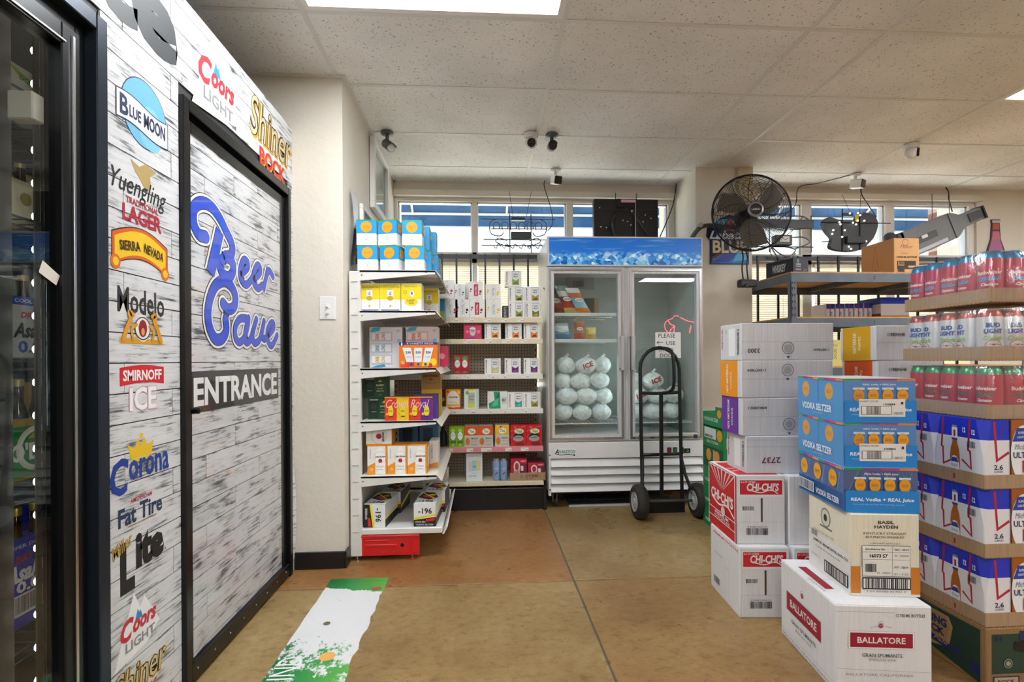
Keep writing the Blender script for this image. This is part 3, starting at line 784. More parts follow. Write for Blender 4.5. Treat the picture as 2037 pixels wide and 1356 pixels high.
# ------------------------------------------------------------------ glass-door beer cooler in the wall
ck = thing('beer_cooler', 'black framed glass door cooler built into the plank wall, lit by small lamps', 'cooler', (-1.1, .9, 0))
def cb(n, a, c, m=BLACKM, p=ck, bev=.003):
    q = MB(); q.box((a[0] + 1.1, a[1] - .9, a[2]), (c[0] + 1.1, c[1] - .9, c[2]), m); return q.build(n, p, bevel=bev)
FRM = M('2b3440', .3, .5)
cb('outer_frame', (-1.1, 1.422, .1), (XW + .022, 1.462, 2.135), FRM); cb('outer_frame', (-1.1, .35, 2.09), (XW + .022, 1.422, 2.135), FRM); cb('outer_frame', (-1.1, .35, .1), (XW + .022, 1.422, .14), FRM)
cb('outer_frame', (-1.1, .35, .14), (XW + .022, .39, 2.09), FRM)
cb('frame_recess', (-1.12, 1.392, .14), (XW - .012, 1.422, 2.09), M('08090a', .4)); cb('frame_recess', (-1.12, .39, 2.055), (XW - .012, 1.392, 2.09), M('08090a', .4))
dr = cb('glass_door', (-1.11, 1.33, .16), (XW + .004, 1.388, 2.05), BLACKM)
for a, c in (((-1.11, .45, 1.992), (XW + .004, 1.33, 2.05)), ((-1.11, .45, .16), (XW + .004, 1.33, .22)), ((-1.11, .40, .16), (XW + .004, .45, 2.05))):
    cb('door_rail', a, c, BLACKM, dr)
cb('chrome_bead', (XW + .004, 1.358, .2), (XW + .010, 1.366, 2.03), CHROME, dr, .001); cb('chrome_bead', (XW + .004, .45, 2.0), (XW + .008, 1.34, 2.006), CHROME, dr, .001)
cb('glass_pane', (-1.086, .45, .22), (-1.08, 1.33, 1.992), COOLG, dr, 0)
LIN = mat_mottle('grey_teal_liner', '6d8088', '83959c', 2, .5)
cb('liner_back', (-2.1, .3, 0), (-2.06, 2.5, 2.4), LIN); cb('liner_side', (-2.1, 2.46, 0), (-1.12, 2.5, 2.4), LIN); cb('liner_side', (-2.1, .26, 0), (-1.12, .3, 2.4), LIN)
cb('liner_floor', (-2.1, .3, .0), (-1.12, 2.46, .06), LIN); cb('liner_roof', (-2.1, .3, 2.36), (-1.12, 2.46, 2.4), LIN); cb('liner_front', (-1.125, 1.462, 0), (-1.108, 2.46, 2.36), LIN)
cb('mullion', (-1.24, 1.475, .1), (-1.13, 1.55, 2.3), M('1d1b19', .35), ck); cb('inner_post', (-1.32, 1.372, .1), (-1.28, 1.44, 2.3), M('12100e', .75), ck)
q = MB(); q.box((-.143, .558, .15), (-.138, .574, 2.2), M('6a6258', .5)); led = q.build('led_strip', ck)
for i in range(22):
    q = MB(); q.ball((-.146, .566, .2 + i * .0925), .009, LED, 8, 5, (.5, 1, 1.2)); q.build('led_lamp', led)
for z in (1.97, 1.60, 1.19, .81, .36):
    q = MB()
    for j in range(34): q.tube([(-.9, -.5 + j * .06, z), (-.22, -.5 + j * .06, z)], .0025, M('303236', .4), 4)
    for x in (-.9, -.55, -.22): q.tube([(x, -.55, z - .004), (x, 1.5, z - .004)], .004, M('303236', .4), 5)
    q.tube([(-.22, -.55, z - .03), (-.22, 1.5, z - .03)], .004, M('303236', .4), 5)
    q.build('wire_shelf', ck)
cb('door_clip', (-1.16, 1.29, 1.78), (-1.10, 1.325, 1.85), M('d9cfbd', .5), ck); cb('door_clip', (-1.16, 1.29, .30), (-1.10, 1.335, .36), M('d9c9a0', .5), ck)
tg = MB(); tg.add([(.025, .375, 1.40), (.025, .425, 1.375), (.03, .43, 1.40), (.03, .38, 1.43)], [(0, 1, 2, 3)], M('ece8e0', .6)); tg.build('price_ticket', ck)
BOT = M('2a130a', .12, 0, .4)
def bottle_mb(cx_, cy_, z, r=.029, h=.225, mat=BOT, cap='c8b060'):
    q = MB(); q.lathe([(r * .9, 0), (r, .01), (r, h * .55), (r * .75, h * .66), (r * .46, h * .78), (r * .42, h * .93), (r * .5, h * .95), (r * .5, h), (0, h)], (cx_, cy_, z), (0, 0, 1), 12, [mat] * 5 + [M(cap, .3, .6)] * 3, False)
    return q
def sixpack(name, label, x, y, z, body, els, hs=.15, nb=2, hb=.235):
    """carton holding bottles, print faces +X (the cooler door)"""
    t = thing(name, label, 'six-pack', (x, y, z))
    q = MB(); q.box((-.13, 0, 0), (0, .2, hs), body); q.build('carrier', t, bevel=.002)
    q = MB(); q.box((-.067, .01, hs), (-.063, .19, hb - .01), body); q.build('handle_panel', t)
    for i in range(3):
        for j in range(nb):
            bottle_mb(-.034 - j * .063, .035 + i * .065, .002, .029, hb).build('bottle', t, smooth=.8)
    Print(lambda u, v, e: (e, u, v), .2, hs).run(els).build('printed_panel', t)
    return t
SX = -1.42
carton('carton', 'white carton with red cross on the top cooler shelf', 'carton', (SX, 1.56, 1.975), (.24, .13, .12), 'e8e6dc', {'front': [('r', 0, 0, 1, 1, 'e6e6d4'), ('p', [(.0, 1), (.5, .75), (.8, .3), (.7, .25), (.3, .7)], '9cc83a'), ('s', [(.45, .1), (.75, .55)], .07, 'c8202a'), ('s', [(.75, .1), (.45, .55)], .07, 'c8202a'), ('t', 'DOS EQUIS', .5, .72, .5, .14, '2c6a30', 0, .03)]}, 90)
sixpack('six_pack', 'pale cream six-pack on the second cooler shelf', SX, 1.56, 1.605, M('d6cfae', .5), [('r', .1, .2, .6, .9, 'efe8cc'), ('c', .4, .6, .1, None, 'a89a50'), ('r', .7, 0, .8, 1, 'c86a90')], .14, 2, .2)
sixpack('six_pack', 'white and blue alcohol free six-pack on the middle cooler shelf', SX, 1.57, 1.195, M('c9ccc8', .5), [('r', 0, .86, 1, 1, '2450c0'), ('t', 'COOL ZERO', .45, .93, .6, .06, 'eeeeee', 0, .02), ('t', 'DRY', .4, .7, .3, .1, 'c02838', 0, .04, .2), ('t', 'Asahi', .42, .45, .6, .25, '26282c', 0, .04, .3), ('t', '0.0', .4, .18, .4, .2, '2450b0', 0, .03)], .19, 2, .26)
sixpack('six_pack', 'green and gold six-pack of brown bottles in the cooler', SX, 1.55, .815, M('b8962e', .5), [('r', .02, .06, .98, .88, '1f8a3a'), ('c', .62, .5, .36, None, 'e8e2cc'), ('c', .62, .5, .31, None, 'f6f4ee'), ('c', .62, .5, .27, None, '1f8a3a'), ('p', [(.45, .68), (.6, .78), (.75, .72), (.62, .66)], 'c8a030'), ('t', "O'D", .42, .46, .55, .3, 'f6f4ee', 0, .04), ('t', 'ouls', .82, .46, .3, .2, 'f6f4ee', 0, .04)], .19, 2, .31)
sixpack('six_pack', 'bright blue alcohol free six-pack on the lowest cooler shelf', SX, 1.54, .365, M('1f38b4', .5), [('t', 'SUPER DRY', .45, .92, .6, .04, 'eeeeee'), ('t', 'DRY', .45, .78, .34, .09, 'c02848', 0, .03, .2), ('t', 'Asahi', .45, .62, .7, .2, 'f2f2f2', 0, .04, .35), ('t', '0.0', .5, .46, .4, .13, 'f2f2f2', 0, .04), ('r', .25, .14, .8, .38, 'e8e8e8'), ('b', .28, .17, .77, .36, '26282c')], .27, 2, .36)
# ------------------------------------------------------------------ wall fittings
t = thing('light_switch', 'white double light switch plate on the cream column', 'light switch', (-.873, 2.88, 1.415))
m = MB(); m.box((-.045, -.006, 0), (.045, 0, .129), WHITE); m.build('plate', t, bevel=.002)
for dz in (.04, .076):
    m = MB(); m.box((-.012, -.009, dz - .012), (.012, -.006, dz + .012), WHITE); m.box((-.006, -.022, dz - .008), (.006, -.006, dz + .002), WHITE); m.build('toggle', t, bevel=.0015)
def frame(name, label, y0, y1, z0, z1, fw_, th, art):
    t = thing(name, label, 'picture frame', (-.785, y0, z0))
    L, Hh = y1 - y0, z1 - z0
    for a, c in (((.004, 0, 0), (th, L, fw_)), ((.004, 0, Hh - fw_), (th, L, Hh)), ((.004, 0, fw_), (th, fw_, Hh - fw_)), ((.004, L - fw_, fw_), (th, L, Hh - fw_))):
        m = MB(); m.box(a, c, WHITE); m.build('frame_bar', t, bevel=.003)
    m = MB(); m.box((.002, fw_, fw_), (.012, L - fw_, Hh - fw_), M('6f7276', .5)); m.build('mount', t)
    Print(lambda u, v, e: (.012 + e, fw_ + u, fw_ + v), L - 2 * fw_, Hh - 2 * fw_).run(art).build('printed_sheet', t)
    m = MB(); m.box((.018, fw_, fw_), (.0195, L - fw_, Hh - fw_), GLASS); m.build('glass', t)
    return t
frame('picture_frame', 'white framed picture hung high on the cream side wall', 3.55, 4.10, 2.26, 2.765, .045, .04, [('r', .12, .08, .88, .92, 'e6e4de'), ('r', .62, .1, .9, .9, 'c9cbca'), ('c', .72, .35, .1, None, 'e9e9e4'), ('c', .75, .55, .07, None, '9aa09a')])
frame('picture_frame', 'lower white framed certificate behind the blue seltzer cartons', 3.24, 3.60, 1.88, 2.19, .03, .03, [('r', .05, .05, .95, .95, 'b8babb'), ('r', .2, .2, .8, .8, 'd6d6d4')])
t = thing('poster_sleeve', 'curled clear plastic sleeve with a dark leaflet above the shelf upright', 'poster', (-.785, 3.0, 1.74))
m = MB()
for j in range(8):
    z0, z1 = j * .058, (j + 1) * .058; f = lambda z: .012 + .02 * math.sin(z * 6) ** 2
    m.add([(f(z0), .0, z0), (f(z0) + .006, .10, z0), (f(z1) + .006, .10, z1), (f(z1), .0, z1)], [(0, 1, 2, 3)], M('d4d6da', .15) if j > 3 else M('23283a', .3))
m.build('sleeve', t)
Print(lambda u, v, e: (.03 + .02 * 0 + e + .006, .01 + u, .02 + v), .08, .19).run([('r', 0, 0, 1, .5, '1b2038'), ('c', .5, .3, .3, None, 'b88a4a'), ('r', 0, .55, 1, .7, '8a7a66'), ('r', 0, .72, 1, 1, '3c4c6c')]).build('printed_leaflet', t)

# security cameras ---------------------------------------------------
GREY = M('55575b', .4); LENS = M('0b0c0e', .1)
def bullet(name, label, loc, d, col, face, ln=.11, r=.032, hood=True, square=False):
    t = thing(name, label, 'security camera', loc)
    m = MB(); m.lathe([(.045, 0), (.045, -.012), (.03, -.02), (0, -.02)], (0, 0, 0), (0, 0, 1), 16, col, False); m.build('mount_plate', t, smooth=.6)
    m = MB(); m.tube([(0, 0, -.015), (0, 0, -.055)], .013, col, 10); m.ball((0, 0, -.06), .017, col); m.build('neck', t, smooth=.9)
    d = Vector(d).normalized(); o = Vector((0, 0, -.085)) - d * ln * .35
    if square:
        s = d.cross(Vector((0, 0, 1))).normalized(); u = s.cross(d)
        q = MB()
        def pt(a, b, c): return tuple(o + s * a + u * b + d * c)
        w_ = r
        rr = [(-w_, -w_ * .8), (-w_ * .8, -w_), (w_ * .8, -w_), (w_, -w_ * .8), (w_, w_ * .8), (w_ * .8, w_), (-w_ * .8, w_), (-w_, w_ * .8)]
        q.prism(rr, pt, 0, ln, col); q.build('body', t)
        q = MB(); q.prism([(a * .92, b * .92) for a, b in rr], pt, ln, ln + .006, LENS); q.build('lens_panel', t)
    else:
        q = MB(); q.lathe([(r * .8, 0), (r, .012), (r, ln), (r * .9, ln + .002)], o, d, 18, col); q.build('body', t, smooth=.6)
        q = MB(); q.lathe([(r * .86, ln + .003), (r * .8, ln + .005), (r * .4, ln + .004), (0, ln + .006)], o, d, 18, face, False); q.build('lens', t, smooth=.6)
        if hood:
            s = d.cross(Vector((0, 0, 1))).normalized(); u = s.cross(d); q = MB(); vs = []
            for i in range(9):
                a = PI * (.1 + .8 * i / 8)
                for rr, tt in ((r * 1.06, ln * .25), (r * 1.06, ln * 1.22)): vs.append(o + (s * math.cos(a) + u * math.sin(a)) * rr + d * tt)
            q.add(vs, [(2 * i, 2 * i + 1, 2 * i + 3, 2 * i + 2) for i in range(8)], col); q.build('sun_hood', t, smooth=1)
    return t
def turret(name, label, loc, d):
    t = thing(name, label, 'security camera', loc); W2 = M('e6e6e6', .35)
    m = MB(); m.lathe([(.052, 0), (.052, -.02), (.046, -.034), (.0, -.036)], (0, 0, 0), (0, 0, 1), 20, W2, False); m.build('base', t, smooth=.6)
    m = MB(); m.ball((0, 0, -.062), .045, W2, 18, 12); m.build('ball', t, smooth=2)
    d = Vector(d).normalized()
    m = MB(); m.lathe([(.031, .034), (.03, .048), (.024, .046), (.012, .049), (0, .049)], Vector((0, 0, -.062)), d, 18, LENS, False); m.build('lens', t, smooth=.6)
CZ = CE - .004
bullet('bullet_camera', 'grey bullet security camera under the ceiling near the side wall', (-.657, 3.55, CZ), (.55, -.75, -.65), GREY, M('d9d9d9', .2))
turret('turret_camera', 'white turret security camera with black lens, beside the grey one', (.36, 3.53, CZ), (.0, -1, -.35))
bullet('bullet_camera', 'grey bullet security camera pointing at the viewer, beside the white turret', (.51, 3.53, CZ), (-.05, -1, -.3), GREY, LENS)
bullet('box_camera', 'small white camera with black square face above the neon sign', (.636, 4.19, CZ), (.25, -1, -.3), M('e4e4e4', .4), LENS, .09, .034, False, True)
turret('turret_camera', 'white turret security camera on the right part of the ceiling', (3.26, 3.57, CZ), (.75, -.75, -.1))
m = MB(); 
bullet('box_camera', 'small white camera with black square face above the grey rack', (3.29, 4.17, CZ), (.55, -1, -.22), M('e4e4e4', .4), LENS, .09, .036, False, True)
tag(MB().tube(smoothpath([(3.26, 4.16, CE - .006), (3.1, 4.38, CE - .008), (2.97, 4.47, CE - .02), (2.93, 4.47, 2.6), (2.72, 4.44, 2.44)], 5), .004, BLACK, 5).build('camera_cable'), 'black cable running from the small white camera down past the pillar window', 'cable')

# hanging signs ------------------------------------------------------
DK = M('2b2d32', .4)
t = thing('neon_sign', 'unlit neon beer sign hanging on chains in the window, left of the cooler', 'neon sign', (.33, 4.40, 2.14))
for x in (-.075, .115):
    m = MB(); m.tube([(x, 0, -.01), (x, 0, .33)], .005, DK); m.build('frame_rod', t)
for z, a, c in ((.285, -.33, .33), (.20, -.24, .26), (.105, -.31, .27), (.055, -.33, .25)):
    m = MB(); m.tube([(a, 0, z), (c, 0, z)], .0045, DK); m.build('frame_rod', t)
m = MB(); m.box((-.065, -.03, .11), (.11, .03, .17), DK); m.build('transformer', t, bevel=.004)
m = MB(); m.box((-.06, -.02, .275), (.06, .02, .30), BLACK); m.build('switch_box', t, bevel=.003)
TB = M('60646c', .2)
for sx in (-1, 1):
    m = MB(); m.tube(smoothpath([(sx * .19, .01, .29), (sx * .25, .01, .25), (sx * .24, .01, .16), (sx * .16, .01, .14), (sx * .13, .01, .17)], 5), .005, TB); m.build('glass_tube', t, smooth=2)
    m = MB(); m.tube(smoothpath([(sx * .10, .01, .10), (sx * .17, .01, .12), (sx * .2, .01, .09), (sx * .14, .01, .06), (sx * .08, .01, .045)], 5), .005, TB); m.build('glass_tube', t, smooth=2)
for i in range(6):
    x = -.19 + i * .075
    m = MB(); m.tube(smoothpath([(x - .025, .012, .195), (x - .028, .012, .245), (x, .012, .26), (x + .026, .012, .24), (x + .022, .012, .2)], 4), .005, TB); m.build('glass_tube', t, smooth=2)
    m = MB(); m.tube(smoothpath([(x - .03, .012, .05), (x - .005, .012, .03), (x + .01, .012, .07), (x + .035, .012, .045)], 4), .0045, TB); m.build('glass_tube', t, smooth=2)
for x, x2 in ((-.08, -.04), (.12, .07)):
    m = MB(); m.tube([(x, 0, .54), (x2, 0, .29)], .002, DK, 5); m.build('chain', t)
m = MB(); m.tube(smoothpath([(.245, .05, .65), (.24, .02, .58), (.29, 0, .40), (.31, 0, .26), (.26, 0, .18)], 5), .004, BLACK, 5); m.build('power_cord', t)
t = thing('hanging_sign', 'black back of a lit sign hung above the ice cooler', 'sign', (1.29, 4.36, 2.16))
m = MB(); m.box((-.29, -.02, 0), (.29, .05, .44), M('17181a', .45)); m.build('housing', t, bevel=.006)
m = MB(); m.box((-.09, -.035, .36), (.09, -.02, .44), M('0d0e10', .4)); m.build('ballast_box', t, bevel=.003)
m = MB(); m.box((-.05, -.037, .405), (.08, -.035, .43), M('e2a8b4', .5)); m.build('warning_sticker', t)
m = MB(); m.box((-.095, -.024, .0), (-.09, -.02, .36), M('2c2d30', .4)); m.box((.10, -.024, .0), (.105, -.02, .36), M('2c2d30', .4)); m.box((-.29, -.024, .34), (.29, -.02, .345), M('2c2d30', .4)); m.build('panel_seam', t)
for x, z in ((-.23, .19), (-.18, .185), (-.03, .25), (.01, .24), (.04, .21), (.17, .3), (.22, .27), (.15, .24), (.0, .36), (-.24, .36)):
    m = MB(); m.lathe([(.006, 0), (.006, .003), (0, .004)], (x, -.02, z), (0, -1, 0), 8, CHROME, False); m.build('screw', t)
m = MB(); m.tube([(.075, -.045, .40), (.075, -.045, .02)], .005, M('8a8c90', .3, .6)); m.build('rod', t)
m = MB(); m.tube(smoothpath([(.05, -.03, .33), (.1, -.04, .25), (.15, -.04, .17), (.20, -.03, .12)], 5), .005, M('4a4c50', .4)); m.lathe([(.012, 0), (.012, .006), (0, .008)], (.05, -.025, .33), (0, -1, 0), 10, CHROME, False); m.build('cord', t)
m = MB(); m.tube(smoothpath([(-.11, -.03, .29), (-.135, -.05, .22), (-.125, -.05, .14), (-.10, -.03, .1)], 5), .011, M('3a3c40', .35)); m.build('carry_handle', t, smooth=2)
for x in (-.09, .10):
    m = MB(); m.tube([(x, .0, .44), (x, .0, .50)], .004, DK, 5); m.build('hanger', t)
tag(MB().tube(smoothpath([(1.795, 4.46, CE - .005), (1.76, 4.45, 2.6), (1.68, 4.44, 2.4), (1.60, 4.42, 2.24)], 5), .005, BLACK, 5).build('power_cord'), 'black cord hanging from the ceiling corner above the ice cooler', 'cord')
t = thing('neon_sign', 'dark tangled neon sign frame in the window behind the fan', 'neon sign', (2.76, 4.40, 2.15))
for a, c, z0, z1 in ((-.3, .3, .22, .30),): m = MB(); m.box((a, -.01, z0), (c, .02, z1), DK); m.build('backing_bar', t, bevel=.003)
m = MB(); m.box((-.09, -.05, .055), (.07, .02, .15), M('202226', .4)); m.build('power_box', t, bevel=.005)
Print(lambda u, v, e: (-.05 + u, -.05 - e, .085 + v), .09, .05).run([('r', 0, 0, 1, 1, 'e8e8e6'), ('s', [(.1, .2), (.3, .8), (.5, .3), (.9, .7)], .06, '444444')]).build('printed_sticker', t)
for x in (-.12, .28): m = MB(); m.tube([(x, 0, .0), (x, 0, .34)], .005, DK); m.build('frame_rod', t)
m = MB(); m.tube([(-.3, 0, .05), (.3, 0, .05)], .005, DK); m.build('frame_rod', t)
for i, pth in enumerate(([(.05, 0, .33), (.2, 0, .33), (.28, 0, .27), (.2, 0, .22), (.08, 0, .21)], [(.05, 0, .13), (.2, 0, .14), (.26, 0, .09), (.12, 0, .03)], [(-.15, -.01, .1), (-.05, -.01, .0), (.05, -.01, -.04), (.12, -.01, .02), (.02, -.01, .05)], [(-.12, -.01, .06), (-.04, -.01, -.05), (.06, -.01, -.06), (.12, -.01, -.01)])):
    m = MB(); m.tube(smoothpath(pth, 5), .006, TB); m.build('glass_tube', t, smooth=2)
m = MB(); m.tube(smoothpath([(.2, .0, .33), (.1, .0, .2), (-.1, 0, .05), (-.08, 0, -.06), (.0, -.05, -.2), (.03, -.1, -.29)], 5), .004, BLACK, 5); m.build('power_cord', t)
t = thing('eagle_sign', 'dark eagle-shaped sign back with small glowing glint beads in the middle right window', 'sign', (3.42, 4.40, 2.15))
pl = smoothpath([(-.20, .04), (-.19, .13), (-.24, .19), (-.27, .27), (-.22, .325), (-.12, .30), (.02, .285), (.06, .34), (.13, .37), (.21, .35), (.255, .27), (.22, .15), (.16, .08), (.10, .03), (-.03, .01)], 4, True)
m = MB(); m.prism(pl, lambda u, v, q: (u, q, v), -.015, .03, M('3f4146', .5)); m.build('housing', t)
m = MB(); m.box((-.07, -.05, .08), (.11, -.015, .145), M('2a2c30', .4)); m.build('transformer', t, bevel=.004)
for p_, q_ in (((-.095, -.02, .0), (-.095, -.02, .40)), ((.075, -.02, .02), (.075, -.02, .37)), ((-.30, -.02, .275), (.37, -.02, .272)), ((-.29, -.02, .095), (-.2, -.02, .1))):
    m = MB(); m.tube([p_, q_], .005, BLACK); m.build('frame_rod', t)
for x, z in ((-.12, .255), (-.13, .275), (.0, .27), (.03, .255), (.045, .29), (-.19, .2), (-.2, .165), (-.08, .2), (-.105, .14), (.125, .1), (-.02, .03), (-.04, .05), (-.03, .355), (.05, .36), (.07, .34), (.11, .29)):  # reflected sparkles on the sign back, put in as small glowing beads
    m = MB(); m.ball((x, -.03, z), .008, mat_emit('glint_bead', (1, .97, .9, 1), 2.5) if 'glint_bead' not in bpy.data.materials else bpy.data.materials['glint_bead'], 8, 6); m.build('glint_bead', t, smooth=2)
m = MB(); m.box((-.095, -.03, .33), (.0, -.015, .36), DK); m.box((.03, -.03, .28), (.055, -.016, .345), M('e0b81e', .5)); m.build('mount_bracket', t)
for x, x2 in ((-.08, -.02), (.10, .075)):
    m = MB(); m.tube([(x, -.0, .54), (x2, -.02, .37)], .002, DK, 5); m.build('chain', t)
m = MB(); m.tube(smoothpath([(.125, .03, .61), (.13, .02, .54), (.19, -.0, .42), (.23, -.02, .33)], 5), .005, BLACK, 5); m.build('power_cord', t)
t = thing('bottle_sign', 'grey plastic back of a bottle-shaped sign hung tilted in the right window', 'sign', (4.28, 4.38, 2.36))
c_, s_ = math.cos(.40), math.sin(.40)
def rotp(u, v, q): return (u * c_ - v * s_, q, u * s_ + v * c_)
prof = smoothpath([(-.38, -.115), (-.36, -.125), (.05, -.125), (.14, -.11), (.22, -.062), (.42, -.052), (.425, .052), (.22, .062), (.14, .11), (.05, .125), (-.36, .125), (-.38, .115)], 3, True)
m = MB(); m.prism(prof, rotp, -.03, .05, M('7b7d82', .45)); m.build('housing', t, bevel=.004)
m = MB(); m.prism([(-.30, -.03), (-.08, -.03), (-.08, .03), (-.30, .03)], rotp, -.045, -.03, M('56585c', .5)); m.build('recess_panel', t)
m = MB(); m.prism([(-.32, -.11), (.0, -.11), (.0, -.08), (-.32, -.08)], rotp, -.04, -.03, M('c9cbce', .4)); m.build('label_strip', t)
m = MB(); m.prism([(-.24, .0), (-.18, .0), (-.18, .03), (-.24, .03)], rotp, -.05, -.045, WHITE); m.build('sticker', t)
m = MB(); m.prism([(.27, -.04), (.40, -.035), (.40, .035), (.27, .04)], rotp, -.04, -.03, M('4d4f53', .5)); m.build('neck_recess', t)
m = MB(); m.prism([(.42, -.062), (.435, -.062), (.435, .062), (.42, .062)], rotp, -.05, .06, M('232428', .5)); m.build('end_cap', t)
m = MB(); m.tube([rotp(.09, -.125, -.034), rotp(.09, .125, -.034)], .003, BLACK, 5); m.build('strap', t)
for x, z in ((-.08, .10), (.09, .16)):
    m = MB(); m.tube([(x, 0, .34), (x, 0, z)], .003, DK, 5); m.build('chain', t)
m = MB(); m.tube(smoothpath([(.085, .03, .415), (.095, .01, .36), (.085, 0, .3), (.1, -.02, .17)], 5), .005, BLACK, 5); m.build('power_cord', t)
t = thing('round_gadget', 'small dark round speaker standing behind the tan carton', 'speaker', (3.80, 4.40, 2.22))
m = MB(); m.ball((0, 0, .07), .052, M('3a3c42', .6), 14, 9); m.build('ball', t, smooth=2)
m = MB(); m.lathe([(.03, 0), (.025, .02), (.012, .03)], (0, 0, 0), (0, 0, 1), 12, DK); m.build('foot', t, smooth=.8)
t = thing('bottle_sign', 'bottle-shaped tin sign in pink and brown on the right back wall', 'sign', (4.985, 4.53, 1.86))
pf = [(.095, 0), (.095, .30), (.088, .36), (.05, .46), (.04, .62), (.045, .625), (.045, .65), (.0, .65)]
pf = [(-a, b) for a, b in pf] + [(a, b) for a, b in pf[::-1]]
def zc(u, v, q): return (u, -q, v)
m = MB(); m.prism(pf, zc, 0, .012, M('3a2030', .4)); m.build('backing', t)
Print(lambda u, v, e: (u - .09, -.012 - e, v), .18, .65).run([('p', [(.06, .0), (.94, .0), (.94, .46), (.9, .55), (.74, .7), (.26, .7), (.1, .55), (.06, .46)], 'b06a92'), ('p', [(.26, .7), (.74, .7), (.69, .82), (.31, .82)], 'c86a80'), ('p', [(.31, .84), (.69, .84), (.68, .94), (.32, .94)], 'b8502e'), ('r', .3, .82, .7, .85, '5a2838'), ('r', .08, .42, .92, .48, 'e8dcae'), ('r', .28, .95, .72, .985, 'c8b8c0')]).build('printed_panel', t)

# beer tin sign on pillar -----------------------------------------------
t = thing('tin_sign', 'blue and white beer tin sign with red leaf on the pillar behind the fan', 'sign', (1.91, 4.09, 1.975))
ol = [(0.02, 0), (.36, 0), (.36, .34), (.30, .40), (.19, .42), (.11, .39), (.055, .345), (0.0, .33), (-.01, .24), (.02, .2)]
m = MB(); m.prism(ol, zc, .001, .006, M('1a2350', .35)); m.build('tin_plate', t)
Print(lambda u, v, e: (u, -.006 - e, v), .36, .4).run([('p', [(.08, .02), (.98, .02), (.98, .42), (.12, .1)], '2a78c8'), ('p', [(.1, .03), (.5, .05), (.8, .3), (.6, .3)], '3a52b0'), ('p', [(.6, .05), (.95, .1), (.97, .35), (.75, .3)], '58b8e4'), ('s', [(.1, .14), (.95, .5)], .02, 'c02838'), ('s', [(.1, .1), (.95, .46)], .006, 'd8d8e8'),
    ('c', .45, .86, .26, .1, '58b0d8'), ('t', 'BLUE', .54, .36, .86, .28, '1a1f40', 0, .05), ('t', 'BLUE', .54, .37, .84, .27, 'd8c8a0', 0, .03), ('t', 'Labatt', .46, .62, .84, .18, 'e8ecf4', 0, .03, .3),
    ('p', [(.42, .72), (.46, .82), (.38, .80), (.44, .9), (.50, .86), (.54, 1.0), (.6, .86), (.68, .9), (.64, .8), (.72, .82), (.62, .7)], 'c81e2c')]).build('printed_panel', t)

# red neon sign further back in the shop, mirrored in the right cooler door
t = thing('neon_sign', 'red neon outline of a hunched animal, seen mirrored in the right cooler door', 'neon sign', (3.38, -.9, 1.62))
RN = mat_emit('red_neon', (1, .08, .12, 1), 14)
for pth in ([(.02, 0, .30), (.10, 0, .37), (.22, 0, .33), (.40, 0, .25), (.55, 0, .22), (.62, 0, .10), (.60, 0, -.02)], [(.02, 0, .30), (-.08, 0, .27), (-.16, 0, .18), (-.14, 0, .06), (-.06, 0, .0), (.0, 0, .08)], [(-.08, 0, .27), (-.02, 0, .18), (.08, 0, .14), (.02, 0, .10)], [(.08, 0, .14), (.06, 0, .0)], [(.45, 0, .05), (.48, 0, .15), (.44, 0, -.02)]):
    m = MB(); m.tube(smoothpath([(a * .75, b, c * .8 + .03) for a, b, c in pth], 5), .008, RN, 6); m.build('glass_tube', t, smooth=2)
for x in (-.05, .4):
    m = MB(); m.tube([(x, .02, 1.165), (x, .02, .3)], .003, DK, 5); m.build('chain', t)
m = MB(); m.tube([(-.15, .02, .3), (.48, .02, .3)], .006, DK, 5); m.build('frame_rod', t)
# ------------------------------------------------------------------ wall fan
fan = thing('wall_fan', 'large black and grey oscillating wall fan mounted on the pillar', 'fan', (2.10, 3.74, 2.31))
fd = Vector((-.16, -.98, .02)).normalized(); fs_ = fd.cross(Vector((0, 0, 1))).normalized() * -1; fu = Vector((0, 0, 1))
FW = M('26272a', .35, .4)
def fp(a, r, dpt): return fs_ * (r * math.cos(a)) + fu * (r * math.sin(a)) + fd * dpt
def dome(r, f): return (.085 if f else -.075) * math.sqrt(max(0, 1 - (r / .30) ** 2)) * (1 if r < .29 else .6)
for front in (True, False):
    m = MB()
    for k in range(23):
        r = .062 + k * .0103
        m.tube([fp(2 * PI * i / 36, r, dome(r, front)) for i in range(36)], .0019, FW, 3, True)
    for k in range(12):
        a0 = 2 * PI * k / 12
        m.tube([fp(a0 + (.55 * (r - .06) / .23 if front else 0), r, dome(r, front) + .002) for r in (.055, .09, .13, .17, .21, .25, .293)], .0024, FW, 4)
    o = m.build('front_cage' if front else 'rear_cage', fan, smooth=2)
m = MB(); m.tube([fp(2 * PI * i / 48, .295, 0) for i in range(48)], .008, FW, 8, True); m.build('cage_rim', fan, smooth=2)
for k in range(3):
    m = MB(); a0 = 2 * PI * k / 3 + .35; vs = []
    for i in range(9):
        t_ = i / 8
        for j in range(7):
            r = .05 + .215 * j / 6; w_ = .26 + .26 * math.sin(PI * min(1, (j + 1.5) / 7))
            vs.append(fp(a0 + (t_ - .5) * w_ * 2.2 + .35 * j / 6, r, .045 * (t_ - .5)))
    m.add(vs, [(i * 7 + j, (i + 1) * 7 + j, (i + 1) * 7 + j + 1, i * 7 + j + 1) for i in range(8) for j in range(6)], M('6e665c', .4)); m.build('blade', fan, smooth=2)
m = MB(); m.lathe([(.058, .075), (.058, .09), (.044, .096), (.043, .092), (0, .092)], (0, 0, 0), fd, 28, [M('8a8c90', .35, .3)] * 3 + [M('1a1b1e', .4)], False); hub = m.build('hub_badge', fan, smooth=.6)
vs, fs = text2d('LASKO', .02)
